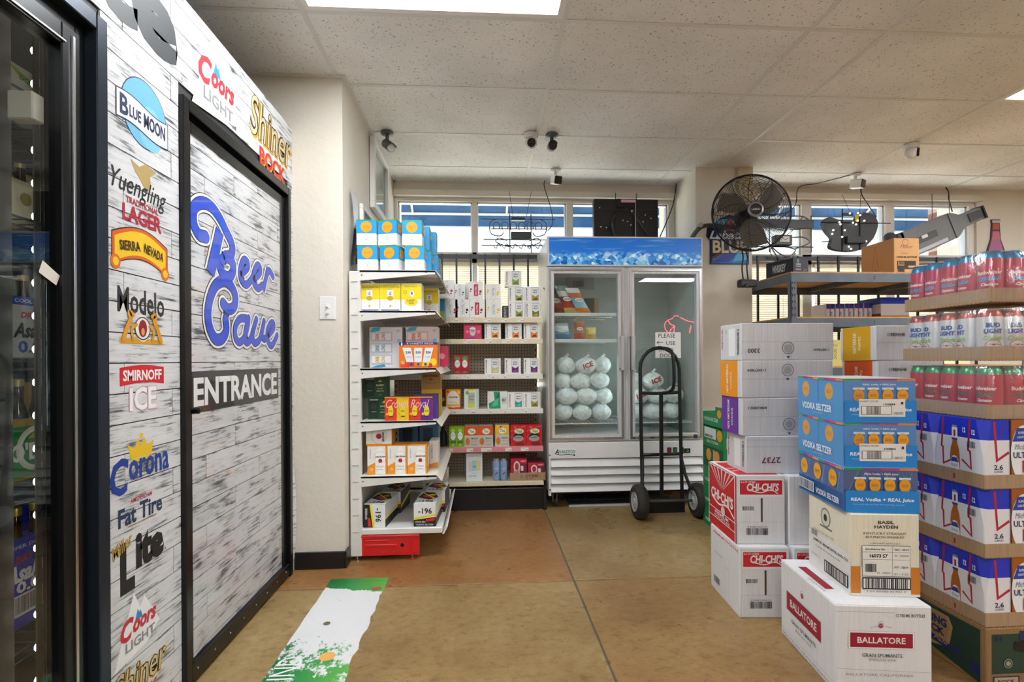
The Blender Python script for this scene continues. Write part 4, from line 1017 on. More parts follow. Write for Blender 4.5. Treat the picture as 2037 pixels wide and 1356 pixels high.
m = MB(); m.add([fs_ * (a * .062) + fu * (b * .016) + fd * .0935 for a, b in vs], fs, 'd0d2d4'); m.build('badge_lettering', hub)
m = MB(); m.lathe([(.05, -.04), (.075, -.06), (.075, -.16), (.05, -.18)], (0, 0, 0), fd, 20, FW); m.build('motor', fan, smooth=.6)
m = MB(); m.tube(smoothpath([tuple(fd * -.15), (-.02, .2, -.06), (-.18, .26, -.03), (-.31, .22, -.06), (-.375, .26, -.16), (-.36, .335, -.22)], 5), .018, M('4a4c50', .35, .4), 8); m.build('arm', fan, smooth=2)
m = MB(); m.lathe([(.02, 0), (.02, .03)], (-.325, .20, -.05), (0, -1, 0), 12, CHROME); m.build('tilt_knob', fan, smooth=.6)
m = MB(); m.box((-.40, .325, -.30), (-.27, .35, -.12), FW); m.build('wall_plate', fan, bevel=.004)
m = MB(); m.tube(smoothpath([(-.03, .1, -.25), (-.035, .06, -.33), (-.05, .05, -.42), (-.04, .05, -.515)], 5), .006, BLACK); m.build('cord', fan)
m = MB(); m.tube(smoothpath([(.0, .1, -.25), (.0, .06, -.33), (-.01, .05, -.42), (-.0, .05, -.515)], 5), .006, BLACK); m.build('cord', fan)
m = MB(); m.box((-.08, .02, -.575), (.055, .08, -.512), BLACK); cbx = m.build('control_box', fan, bevel=.012, seg=2)
m = MB(); m.lathe([(.016, 0), (.016, .014), (.012, .018)], (-.035, .02, -.565), (0, -1, 0), 12, BLACK); m.build('dial', cbx, smooth=.6)

# ------------------------------------------------------------------ white gondola on the side wall
gz = [1.711, 1.473, 1.135, .823, .50]
t = thing('gondola_shelf', 'white steel shop shelving with red base, standing along the cream side wall', 'shelving', (-.775, 2.96, 0))
m = MB(); m.box((.0, .0, .03), (.065, .035, 1.705), SHELFW); u_ = m.build('upright', t, bevel=.004)
for i in range(16):
    m = MB(); m.box((.014, -.003, .17 + i * .098), (.05, 0, .175 + i * .098), M('a8a8a6', .4)); m.build('slot_lip', u_)
m = MB(); m.lathe([(.012, 0), (.012, .008), (.005, .01), (.005, .035)], (.035, .017, 0), (0, 0, 1), 10, CHROME); m.build('levelling_foot', t)
m = MB(); m.box((.0, .845, .03), (.065, .88, 1.705), SHELFW); m.build('upright', t, bevel=.004)
m = MB(); m.box((.03, .035, .19), (.045, .845, 1.70), SHELFW); m.build('back_panel', t)
for i, z in enumerate(gz):
    D = .44
    m = MB(); m.box((.062, .0, z - .012), (.062 + D, .878, z), SHELFW); sh = m.build('shelf', t)
    for y0 in (.0, .868):
        m = MB(); m.prism([(.062, -.062), (.062 + D, -.022), (.062 + D, -.002), (.062, -.002)], lambda u, v, q: (u, q, z + v), y0, y0 + .008, SHELFW); bkt = m.build('bracket', sh)
        for bx, bz in ((.075, -.03), (.45, -.012)):
            m = MB(); m.lathe([(.004, 0), (.004, .001)], (bx, y0 - .0002, z + bz), (0, -1, 0), 8, M('333333')); m.build('rivet_hole', bkt)
    for q in range(3):
        m = MB(); m.box((.07, .2 + q * .22, z - .03), (.062 + D, .225 + q * .22, z - .012), M('c9c4ba', .45)); m.build('rib', sh)
    tilt = .03
    m = MB(); m.add([(.502, .0, z - .002), (.502, .878, z - .002), (.502 + tilt, .878, z - .038), (.502 + tilt, .0, z - .038), (.506, .0, z - .002), (.506, .878, z - .002), (.506 + tilt, .878, z - .036), (.506 + tilt, 0, z - .036)],
                    [(0, 1, 2, 3), (7, 6, 5, 4), (0, 3, 7, 4), (1, 5, 6, 2), (0, 4, 5, 1), (3, 2, 6, 7)], M('e6e2d8', .35)); m.build('price_rail', sh)
m = MB(); m.box((.062, .0, .155), (.535, .878, .19), SHELFW); bs = m.build('base_shelf', t, bevel=.004)
m = MB(); m.add([(.535, 0, .15), (.535, .878, .15), (.556, .878, .19), (.556, 0, .19), (.545, 0, .15), (.545, .878, .15), (.566, .878, .19), (.566, 0, .19)], [(0, 1, 2, 3), (7, 6, 5, 4), (0, 3, 7, 4), (1, 5, 6, 2), (0, 4, 5, 1), (3, 2, 6, 7)], SHELFW); m.build('base_lip', bs)
REDP = M('d81e22', .35)
m = MB(); m.box((.062, .004, .03), (.40, .018, .152), REDP); m.box((.062, -.004, .14), (.40, .004, .152), REDP); rp = m.build('red_base_bracket', t, bevel=.002)
for a, c in (((.085, -.001, .085), (.27, .004, .098)), ((.085, -.001, .115), (.22, .004, .124)), ((.35, -.003, .03), (.357, .004, .14))):
    m = MB(); m.box(a, c, REDP); m.build('pressed_rib', rp, bevel=.002)
m = MB(); m.lathe([(.011, 0), (.011, .001)], (.30, .0035, .09), (0, -1, 0), 12, M('14080a')); m.build('hole', rp)
for x in (.18, .25, .33, .37):
    m = MB(); m.lathe([(.007, 0), (.006, .004), (0, .005)], (x, .004, .05), (0, -1, 0), 8, REDP, False); m.build('boss', rp)
m = MB(); m.lathe([(.012, 0), (.012, .006), (.004, .008), (.004, .05)], (.357, .012, 0), (0, 0, 1), 10, [REDP, REDP, CHROME]); m.build('levelling_foot', rp)

# ------------------------------------------------------------------ back gondola
bz = [1.506, 1.340, 1.066, .795, .498]
t = thing('gondola_shelf', 'cream shop shelving with brown pegboard back and black kick plate under the window', 'shelving', (-.74, 3.87, 0))
m = MB(); m.box((0, .405, .02), (1.215, .42, 1.5), PEG); m.build('pegboard', t)
for x in (0.0, 1.185):
    m = MB(); m.box((x, .38, .02), (x + .03, .425, 1.505), SHELFC); uu = m.build('upright', t)
    for i in range(26):
        m = MB(); m.box((x + .011, .3785, .2 + i * .05), (x + .019, .38, .225 + i * .05), M('2a2622')); m.build('slot', uu)
for i, z in enumerate(bz):
    m = MB(); m.box((0, .01, z - .014), (1.215, .40, z), SHELFC); sh = m.build('shelf', t, bevel=.002)
    c = {4: M('dc8c94', .4), 3: M('e6e3dc', .4), 2: M('e6e3dc', .4)}.get(i, M('e2d6ba', .4))
    m = MB(); m.box((0, .0, z - .038), (1.218, .012, z + .002), c); m.build('price_rail', sh, bevel=.002)
    rn = random.Random(i)
    for k in range(5):
        x = .48 + k * .14 + rn.uniform(-.03, .03); w_ = rn.choice((.05, .06, .08))
        Print(lambda u, v, e: (x + u, -e, z - .032 + v), w_, .026).run([('r', 0, 0, 1, 1, 'eeeae2'), ('t', 'SPECIAL', .3, .7, .4, .2, '55555a'), ('t', str(rn.randint(9, 19)) + '.99', .75, .35, .34, .36, '3a3a3e', 0, .02)]).build('price_tag', sh)
    for x in (.03, 1.18):
        m = MB(); m.prism([(.01, -.02), (.38, -.07), (.38, -.014), (.01, -.014)], lambda u, v, q: (q, u, z + v), x, x + .006, SHELFC); m.build('bracket', sh)
m = MB(); m.box((0, .0, .195), (1.22, .40, .228), SHELFC); bs = m.build('base_shelf', t, bevel=.003)
m = MB(); m.box((0, .03, .0), (1.22, .05, .165), M('15161a', .35)); m.build('kick_plate', t, bevel=.002)
m = MB(); m.box((1.215, .0, 0.0), (1.24, .4, .19), M('1b1c20', .4)); m.build('base_end', t, bevel=.002)
m = MB(); m.box((0, .028, .165), (1.22, .034, .171), M('8a8c8e', .3, .7)); m.build('kick_trim', t)

# ------------------------------------------------------------------ products: print styles
def s_sun(v=0):
    return [('r', 0, .46, 1, 1, '1f9cd8'), ('r', 0, .965, 1, 1, '3aa84a'), ('c', .5, .72, .28, None, 'f2a71c'), ('t', 'HIGH NOON', .5, .73, .36, .07, 'd8842a', 0, .02), ('t', 'VODKA', .5, .37, .22, .035, '6a90aa'), ('t', 'SELTZER', .5, .31, .28, .035, '6a90aa'), ('s', [(.48, .2), (.53, .24)], .03, '5a8a4a'), ('t', 'REAL VODKA REAL JUICE', .5, .12, .7, .035, '7aa0b8')]
def s_lazy(v):
    e = [('r', 0, .42, 1, 1, 'f2d814'), ('r', 0, .955, 1, 1, 'f8f2c0')]
    if v == 0: e += [('r', .05, .01, .95, .055, '2a3a88'), ('t', 'A LEMON SPIKED TEA', .5, .86, .9, .05, '8a7a10'), ('r', .36, .15, .66, .76, 'f4f4f0'), ('c', .51, .46, .15, .09, 'c8a820'), ('t', 'LZ', .51, .64, .12, .1, '26282e', 0, .04), ('r', .38, .75, .64, .78, 'b8bcc0'), ('c', .51, .18, .05, None, 'e8a030')]
    else: e += [('t', 'LEMON VODKA', .5, .88, .6, .05, '8a7a10'), ('c', .5, .34, .32, .15, 'f2cf1a'), ('t', 'LAZY', .5, .38, .36, .07, '5a4a10', 0, .03), ('t', 'DOG', .5, .29, .22, .06, '5a4a10', 0, .03), ('c', .53, .62, .12, .11, 'e8eaf0'), ('t', 'B', .53, .64, .1, .1, '20306a', 0, .04), ('o', .2, .68, .08, .015, '6a6010')]
    return e
def s_long():
    e = [('r', 0, 0, 1, 1, 'd3d6d9'), ('p', [(0, .88), (.1, .98), (.35, .99), (.3, .9), (.12, .88)], '3aa8cc'), ('p', [(.05, 0), (.2, .05), (.45, .08), (.5, .02), (.3, 0)], '3a8ec0')]
    for k, (y0, c) in enumerate(((.66, 'c8683a'), (.38, '2f8cae'), (.1, 'd0aa20'))):
        e += [('r', .04, y0 - .01, .7, y0 + .22, 'b9bdc2'), ('r', .06, y0 + .02, .66, y0 + .19, 'dfe2e4'), ('t', 'LONG', .42, y0 + .105, .12, .16, c, 90, .03), ('t', 'DRINK', .24, y0 + .105, .12, .16, c, 90, .03)]
    return e + [('r', .86, .6, .96, .7, '7ac0dc'), ('t', 'THE', .9, .9, .1, .06, '6a80a0', 90)]
def s_mango():
    e = [('r', 0, 0, 1, 1, 'f07c14'), ('r', 0, .90, 1, 1, '2a2f80'), ('t', '8 VARIETY PACK', .55, .95, .7, .06, 'f4f4f4'), ('c', .07, .92, .055, None, '1c2060'), ('t', '8', .07, .92, .04, .14, 'f4f4f4', 0, .04), ('c', .15, .08, .12, None, 'e04a20'), ('c', .88, .22, .1, None, 'f6d820'), ('c', .8, .08, .07, None, 'd83028'), ('c', .1, .2, .05, None, 'e8b060')]
    for x, sl, b in ((.26, .06, 'd83a2c'), (.5, 0, 'f08a1c'), (.74, -.05, 'f2d020')):
        e += [('p', [(x - .1 + sl, .05), (x + .08 + sl, .05), (x + .11 - sl, .78), (x - .11 - sl, .78)], 'eceef0'), ('p', [(x - .1 + sl, .05), (x + .08 + sl, .05), (x + .09 + sl * .6, .22), (x - .105 + sl * .6, .22)], b), ('t', 'SUN', x - sl * .4, .6, .13, .1, '222a50', 0, .04), ('t', 'CRUISER', x, .42, .13, .04, '444a60'), ('c', x + sl, .13, .035, None, '2a3fa0')]
    return e
def s_green():
    return [('r', 0, 0, 1, 1, '0f4a30'), ('r', .05, .06, .48, .94, '0a2c1e'), ('r', .08, .9, .46, .96, 'a9b4ae'), ('c', .27, .62, .13, None, '2c3a30'), ('t', 'IRISH', .27, .36, .2, .05, 'b8c4b8'), ('p', [(.62, .78), (.72, .9), (.82, .78)], 'd8b84a'), ('t', 'SWEET', .72, .62, .34, .08, 'e2d088', 0, .03), ('t', 'AND', .72, .46, .26, .05, 'cfc48a'), ('t', 'SMOOTH', .72, .34, .32, .06, 'cfc48a', 0, .02), ('t', '12', .72, .16, .1, .06, 'e08a3a')]
def s_royal():
    e = []
    for i, c in enumerate(('e2401e', 'f2c818', 'e23c22', '6a2a90')):
        x0 = i / 4; e += [('r', x0, 0, x0 + .25, 1, c), ('c', x0 + .125, .4, .055, .24, 'f4dc30'), ('t', ('REGAL', 'APPLE', 'PEACH', 'CROWN')[i], x0 + .125, .4, .08, .07, '5a4a10', 0, .02), ('c', x0 + .05, .28, .03, None, 'f6b030'), ('r', x0 + .09, .16, x0 + .17, .2, '3a3020')]
    return e + [('t', 'Crown Royal', .48, .66, .9, .46, 'f0d8c8', 0, -.005, .4), ('r', 0, .96, 1, 1, 'd89a30')]
def s_tan():
    return [('r', 0, 0, 1, 1, 'b58e58'), ('r', 0, .05, 1, .16, 'd8842a'), ('t', 'JACK DANIELS', .5, .72, .84, .14, '2a2016', 0, .03), ('c', .5, .54, .1, .07, '8a6a3a'), ('t', 'TENNESSEE HONEY', .5, .34, .6, .05, '4a3820')]
def s_beam():
    return [('r', 0, 0, 1, 1, 'f2f0ec'), ('p', [(0, 0), (.4, 0), (.4, .42), (0, .28)], 'f09a28'), ('r', .92, 0, 1, 1, 'f09a28'), ('r', 0, .97, 1, 1, 'f09a28'), ('c', .66, .5, .26, .44, 'fbfaf8'), ('o', .66, .6, .3, .012, 'e0a850'), ('t', 'JIM BEAM', .66, .6, .5, .07, '26262a', 0, .03), ('c', .66, .47, .1, None, 'b02040'), ('t', 'Classic', .66, .28, .4, .07, 'c09a60', 0, 0, .3), ('t', 'HIGHBALL', .66, .17, .34, .04, '77777a'), ('c', .22, .18, .09, None, 'f6bb60'), ('t', 'BOURBON', .16, .72, .06, .32, '88888c', 90)]
def s_196(flip=False):
    e = [('r', 0, 0, 1, 1, 'eceff0'), ('p', [(0, .0), (1, .0), (1, .42), (0, .28)], '1c1d1e'), ('p', [(0, .28), (1, .46), (1, .55), (0, .38)], 'f2e018'), ('p', [(.55, .2), (.97, .26), (.97, .38), (.55, .32)], 'd8242e'), ('t', 'STRONG ZERO', .3, .2, .46, .06, 'f0f0f0', 0, .02), ('t', 'VODKA SELTZER', .5, .08, .8, .07, 'd0d4c8', 0, .02), ('t', '-196', .52, .68, .62, .26, '1c1d20', 0, .02)]
    if flip: e = [('r', 0, 0, 1, 1, 'eceff0'), ('p', [(0, 0), (.42, 0), (.28, 1), (0, 1)], '1c1d1e'), ('p', [(.42, 0), (.52, 0), (.38, 1), (.28, 1)], 'f2e018'), ('p', [(.2, .04), (.36, .04), (.30, .42), (.2, .42)], 'd8242e'), ('t', 'ZERO', .12, .6, .1, .5, 'f0f0f0', -90, .02), ('t', '-196', .68, .55, .26, .6, '1c1d20', -90, .02)]
    return e
def s_196_top():
    return [('r', 0, 0, 1, 1, 'e6e9ea'), ('p', [(0, .5), (.6, .3), (1, .5), (.7, .9), (.2, .95)], '3a2a30'), ('c', .4, .6, .18, None, 'c83a7a'), ('c', .65, .7, .16, None, 'd8c820'), ('c', .55, .45, .12, None, 'b83028'), ('t', '-196', .5, .18, .7, .16, '1c1d20', 0, .02), ('s', [(.1, .9), (.9, .35)], .08, 'f2e018')]
def s_nutrl(c, dark=None, fruit='c8203c'):
    can = dark or 'e9eaec'
    tx = 'f0e0e4' if dark else '8a8d92'
    return [('r', 0, 0, 1, 1, 'efeeec'), ('r', .36, .18, .66, .84, 'c4c6ca' if not dark else dark), ('r', .375, .19, .645, .83, can), ('t', 'NUTRL', .51, .5, .12, .5, tx, 90, .02), ('s', [(.45, .9), (.58, .93)], .03, fruit), ('c', .16, .56, .07, None, fruit), ('c', .82, .44, .09, None, fruit), ('c', .78, .3, .06, None, fruit), ('c', .12, .44, .05, None, fruit), ('t', 'VODKA SELTZER', .5, .06, .5, .025, '999999')]
def s_cut(c, c2=None, small=False):
    c2 = c2 or c
    return [('r', 0, 0, 1, 1, 'efefed'), ('t', 'CUTWATER', .11, .5, .09, .86, '33363a', 90, .03), ('r', .42, .08, .86, .96, 'a4a8ac'), ('r', .44, .1, .84, .93, 'e4e7e8'), ('p', [(.44, .1), (.84, .1), (.84, .48), (.64, .36), (.44, .48)], c), ('p', [(.48, .14), (.8, .14), (.74, .3), (.56, .24)], c2), ('t', 'VODKA', .64, .76, .28, .09, '44484c', 0, .03), ('t', 'MULE', .64, .62, .24, .09, '44484c', 0, .03), ('r', .93, .15, .96, .9, 'c9cbcc')]
def s_pair(bg, can, c1, c2):
    e = [('r', 0, 0, 1, 1, bg)]
    for x in (.06, .54):
        e += [('r', x, .05, x + .4, .95, can), ('c', x + .2, .82, .16, .1, c2), ('c', x + .2, .55, .17, .2, 'eef0ee'), ('t', 'RITA', x + .2, .58, .24, .06, '666a70'), ('r', x, .2, x + .4, .3, c1), ('p', [(x + .05, .06), (x + .2, .18), (x + .35, .08)], c2)]
    return e
def s_corona():
    return [('r', 0, 0, 1, 1, 'eba41e'), ('c', .5, .5, .42, .42, 'f2efe8'), ('r', .08, .12, .92, .45, 'f2efe8'), ('t', 'Corona', .5, .62, .6, .12, '2c2a2a', 0, .03, .2), ('c', .12, .9, .09, None, 'd83828'), ('c', .9, .85, .08, None, 'f4d060'), ('t', 'REFRESCA', .5, .36, .5, .05, 'c08040'), ('r', 0, .0, 1, .08, 'd84a20'), ('r', .1, .14, .9, .24, 'e8b030')]
def s_lemonpack():
    return [('r', 0, 0, 1, 1, 'e6eeec'), ('r', .2, .9, .78, 1, 'f0e030'), ('r', .26, .06, .74, .84, 'b8c8bc'), ('r', .28, .06, .72, .28, 'd8e030'), ('t', 'Lone', .5, .66, .36, .12, '444a4a', 0, 0, .4), ('t', 'River', .5, .5, .38, .12, '444a4a', 0, 0, .4), ('c', .2, .82, .12, None, '6ab84a'), ('r', .82, 0, 1, 1, 'c4dcd8')]
def s_teal():
    return [('r', 0, 0, 1, 1, 'e8eae9'), ('p', [(.1, 0), (.65, 0), (.62, 1), (.3, 1), (.35, .5), (.05, .3)], '2f9a6e'), ('p', [(.2, .1), (.5, .2), (.55, .6), (.35, .5)], '58c498'), ('p', [(.4, .6), (.6, .7), (.55, .95)], '1c6a4a'), ('r', .7, .28, .95, .7, 'd0d4d4'), ('t', 'MINT', .82, .5, .2, .18, '44484c', 0, .02)]
def s_twist(top, word):
    return [('r', 0, 0, 1, 1, 'c9c6c2'), ('r', 0, .55, 1, 1, top), ('c', .52, .74, .28, .15, 'd8e4b0'), ('c', .52, .74, .24, .12, 'f2f4ee'), ('t', 'Tea', .52, .75, .34, .14, '5a8a3a', 0, .02, .3), ('c', .22, .26, .16, .18, 'd07818'), ('t', word, .7, .4, .44, .08, '5a5650', 0, .03), ('t', 'HARD TEA', .7, .27, .4, .05, '77736c'), ('t', '12 PACK', .66, .1, .5, .06, '55524c'), ('c', .4, .93, .08, .04, 'e0402a')]
def s_red():
    return [('r', 0, 0, 1, 1, 'c81424'), ('s', [(0, .7), (1, .95)], .08, 'd84a58'), ('s', [(0, .4), (.3, .6)], .06, 'd84a58'), ('c', .5, .42, .36, .2, '2c1014'), ('c', .5, .36, .34, .14, 'a8a4a4'), ('t', 'RASPBERRY', .5, .4, .5, .06, '3a3638', 0, .02), ('c', .55, .7, .3, .12, 'd8e4b0'), ('t', 'Tea', .55, .7, .36, .14, '5a7a2a', 0, .02, .3), ('c', .6, .1, .3, .09, '7a2018'), ('c', .3, .88, .09, None, 'e85060')]
def s_pink():
    return [('r', 0, 0, 1, 1, 'd43a66'), ('r', 0, .9, 1, 1, 'c02a58'), ('c', .5, .52, .17, .3, 'c9c4cc'), ('c', .5, .72, .17, .06, 'e0dce2'), ('t', 'PINK', .5, .56, .2, .14, 'b02050', 0, .03), ('t', 'WHITNEY', .5, .32, .24, .07, 'f0e0e8', 0, .02), ('p', [(.0, 0), (.5, .14), (1, .0)], '8a3a8a'), ('c', .2, .5, .08, None, 'e87a94'), ('c', .82, .5, .1, None, 'e87a94')]
def s_white():
    return [('r', 0, 0, 1, 1, 'e2e9ea'), ('r', .14, .35, .34, .7, 'e0cfc6'), ('r', .36, .28, .66, .74, 'a8d4dc'), ('r', .38, .3, .64, .36, 'e8eeee'), ('r', .68, .38, .88, .72, 'e8d890'), ('t', 'SPIKED', .51, .52, .2, .06, '5a8a94', 0, .02), ('t', 'variety', .4, .18, .5, .07, '5ab4cc', 0, .02), ('t', 'AHA', .3, .9, .3, .04, '99a4aa'), ('t', '12 ct', .75, .9, .26, .05, '99a4aa')]
def s_redpack():
    return [('r', 0, 0, 1, 1, 'b8203c'), ('r', .55, 0, 1, .75, '7a2048'), ('c', .38, .62, .2, .26, 'e0d8d4'), ('c', .38, .62, .12, .18, 'c02a4a'), ('r', .2, .3, .55, .44, 'd8c8cc'), ('t', 'BUZZ', .38, .37, .26, .1, '7a2048', 0, .03), ('r', .62, .42, .78, .66, 'e8e0cc'), ('t', 'VARIETY', .78, .88, .36, .08, 'f0dce0', 0, .02), ('c', .3, .12, .08, None, 'e8a0a8'), ('c', .7, .14, .09, None, 'e06070')]
def s_bluebox():
    return [('r', 0, 0, 1, 1, '4a7898'), ('r', .2, .3, .7, .8, '2e4a64'), ('t', 'LONG', .5, .15, .4, .1, 'd8d8c0', 0, .03)]
def prod(name, label, x, y, z, w_, d_, h_, els, body='efeeec', rot=0, group=None, right=None, top=None, left=None):
    pr = {'front': els}
    if right: pr['right'] = right
    if top: pr['top'] = top
    if left: pr['left'] = left
    return carton(name, label, 'carton', (x, y, z), (w_, d_, h_), M(body, .42), pr, rot, group, None, .0025)

# --- side gondola, top shelf
A = -.775
g = 'blue and white seltzer cartons on the top shelf'
for x, z, r, lb in ((-.735, 1.712, 0, 'bottom left of the front blue and white sun cartons on the top shelf'), (-.605, 1.712, -14, 'turned blue and white sun carton, bottom middle of the top shelf'), (-.457, 1.712, 0, 'bottom right of the front blue and white sun cartons on the top shelf'),
                    (-.740, 1.866, 0, 'top left of the front blue and white sun cartons, near the side wall'), (-.616, 1.866, -14, 'turned blue and white sun carton, top middle of the stack'), (-.471, 1.866, 0, 'top right of the front blue and white sun cartons')):
    prod('seltzer_carton', lb, x, 3.0 - (0 if r == 0 else -.015), z, .117, .105, .152, s_sun(), 'eef0ee', r, g, s_sun())
for y, z, x, lb in ((3.14, 1.712, -.43, 'lower blue sun carton in the second row on the top shelf'), (3.14, 1.866, -.44, 'upper blue sun carton in the second row on the top shelf'), (3.27, 1.712, -.40, 'lower blue sun carton in the third row on the top shelf'), (3.40, 1.712, -.40, 'single blue sun carton in the fourth row on the top shelf'), (3.53, 1.712, -.40, 'single blue sun carton in the last row on the top shelf'), (3.27, 1.866, -.41, 'upper blue sun carton in the third row on the top shelf')):
    prod('seltzer_carton', lb, x, y, z, .117, .105, .152, s_sun(), '3a9cd0', 0, g, s_sun())
g = 'yellow and white lemon cartons on the second shelf'
for x, v, lb in ((-.727, 0, 'yellow and white lemon carton nearest the upright on the second shelf'), (-.604, 0, 'middle yellow and white lemon carton with a can picture'), (-.479, 1, 'yellow carton with a big lemon picture on the second shelf')):
    prod('lemon_carton', lb, x, 3.0, 1.474, .121, .12, .166, s_lazy(v), 'f0efe8', 0, g)
prod('lemon_carton', 'yellow lemon carton set further back at the shelf edge', -.40, 3.25, 1.474, .12, .12, .175, s_lazy(0), 'f0efe8', 0, g)
prod('drink_carton', 'blue and green carton at the far end of the second shelf', -.385, 3.62, 1.474, .12, .12, .15, [('r', 0, .4, 1, 1, '2a86b8'), ('r', 0, 0, 1, .4, '8aa83a')], '2a86b8', 0)
prod('long_drink_carton', 'grey carton with three lying cans, left on the third shelf', -.684, 3.08, 1.136, .196, .13, .248, s_long(), 'd3d6d9')
prod('long_drink_carton', 'grey carton with lying cans behind the orange one', -.467, 3.10, 1.136, .196, .13, .252, s_long(), 'd3d6d9')
prod('mango_carton', 'orange and navy carton with three white cans on the third shelf', -.488, 2.971, 1.136, .225, .11, .15, s_mango(), 'e8781a')
prod('drink_carton', 'pink and red carton at the far end of the third shelf', -.33, 3.40, 1.136, .10, .14, .14, [('r', 0, 0, 1, 1, 'd8405e'), ('c', .6, .5, .2, None, 'f0a0b0')], 'd8405e', 0, None, [('r', 0, 0, 1, 1, 'c83a58')])
prod('whiskey_carton', 'dark green carton lying on top of another green one', -.715, 3.05, .952, .138, .11, .125, s_green(), '0f4a30')
prod('whiskey_carton', 'lower dark green carton beside the four-colour carton', -.69, 3.05, .8235, .135, .11, .127, s_green(), '0f4a30')
prod('royal_carton', 'carton in red, yellow and purple stripes on the fourth shelf', -.574, 2.971, .8235, .281, .07, .14, s_royal(), '8a3a20')
prod('royal_carton', 'purple topped carton behind the striped one', -.42, 3.05, .8235, .15, .12, .145, [('r', 0, 0, 1, 1, '5a3aa0')], '4a3a90', 0, None, [('r', 0, 0, .5, 1, '2f4a7a'), ('r', .5, 0, 1, 1, 'd8b428')])
prod('drink_carton', 'yellow carton carrying the tan whiskey carton', -.385, 3.19, .8235, .12, .12, .17, [('r', 0, 0, 1, 1, 'd8b428')], 'd8b428', 0, None, [('r', 0, 0, 1, 1, 'd8b428')])
prod('honey_carton', 'tan whiskey carton with black lettering standing on top of others', -.385, 3.19, .995, .12, .11, .115, s_tan(), 'b58e58')
g = 'white and orange bourbon cartons on the fifth shelf'
for x, w_, lb in ((-.683, .115, 'left of the three white and orange bourbon cartons in front'), (-.565, .115, 'middle of the three white and orange bourbon cartons in front'), (-.447, .115, 'right of the three white and orange bourbon cartons in front')):
    prod('bourbon_carton', lb, x, 3.0, .501, w_, .12, .173, s_beam(), 'e8a03a', 0, g, [('r', 0, 0, 1, 1, 'e8982c'), ('r', .2, .2, .8, .9, 'f2efe8')])
prod('bourbon_carton', 'white and orange bourbon carton lying on top of the front three', -.69, 3.0, .6745, .15, .115, .108, [('r', 0, 0, 1, 1, 'f0eeea'), ('r', 0, 0, 1, .08, 'f09a28'), ('r', 0, .92, 1, 1, 'f09a28'), ('c', .5, .5, .11, None, 'b02040'), ('t', 'JIM BEAM', .68, .45, .12, .5, '26262a', 90, .03), ('o', .5, .5, .3, .015, 'e0a850')], 'e8a03a', 0, g)
prod('bourbon_carton', 'white and orange bourbon carton turned at the shelf edge', -.336, 3.17, .501, .055, .14, .168, [('r', 0, 0, 1, 1, 'f2efe8'), ('p', [(0, 0), (1, 0), (1, .2), (0, .12)], 'f09a28'), ('t', 'BOURBON', .3, .6, .2, .5, '55555a', 90)], 'f0eeea', 0, g)
for x, lb in ((-.55, 'blue-grey carton at the back of the fifth shelf, near the bourbon'), (-.415, 'blue-grey carton at the back of the fifth shelf, near the edge')):
    prod('drink_carton', lb, x, 3.32, .501, .125, .13, .285, s_bluebox(), '4a7898')
for i in range(4):
    x = -.52 + (i % 2) * .07 + (i // 2) * .10; 
    tn = thing('gold_can', ('gold topped can furthest left behind the bourbon cartons', 'gold topped can second from the left behind the bourbon cartons', 'gold topped can third from the left behind the bourbon cartons', 'gold topped can nearest the shelf edge behind the bourbon cartons')[i], 'can', (x, 3.2, .501), 0, 'gold topped cans behind the bourbon')
    m = MB(); m.lathe([(.026, 0), (.031, .012), (.031, .135), (.026, .155), (.027, .16), (0, .158)], (0, 0, 0), (0, 0, 1), 14, [M('3a3a38', .4), M('5a5030', .35), M('b8962e', .3, .5), M('c8ccd0', .25, .9), M('c8ccd0', .25, .9)], False); m.build('can_body', tn, smooth=.7)
g = 'white, black and yellow cartons on the base shelf'
for x, y, r, lb in ((-.705, 2.99, -6, 'white, black and yellow carton front left on the base shelf'), (-.41, 2.985, -3, 'white, black and yellow carton front right on the base shelf')):
    prod('vodka_carton', lb, x, y, .191, .13, .27, .135, s_196(r == -6), '26262a', r, g, [('r', 0, 0, 1, 1, 'd8dadc'), ('r', 0, 0, 1, .35, '1c1d1e'), ('s', [(0, .4), (1, .5)], .05, 'f2e018')], s_196_top())
prod('vodka_carton', 'white, black and yellow carton behind the front left one', -.66, 3.27, .191, .13, .24, .135, s_196(), '26262a', -6, g, [('r', 0, 0, 1, 1, '55565a'), ('s', [(0, .3), (1, .6)], .08, 'f2e018')], s_196_top())
prod('vodka_carton', 'white, black and yellow carton behind the front right one', -.375, 3.26, .191, .13, .24, .135, s_196(), '26262a', -3, g, [('r', 0, 0, 1, 1, '55565a')], s_196_top())
prod('drink_carton', 'plain white carton with small black lettering at the back of the base shelf', -.42, 3.54, .191, .17, .16, .2, [('r', 0, 0, 1, 1, 'e0e0dc'), ('t', 'WALKERS', .4, .55, .6, .12, '2a2a2c', 0, .03)], 'e0e0dc', 0, None, [('r', 0, 0, 1, 1, 'd6d6d2'), ('r', .2, .3, .8, .7, '8a8c90')])

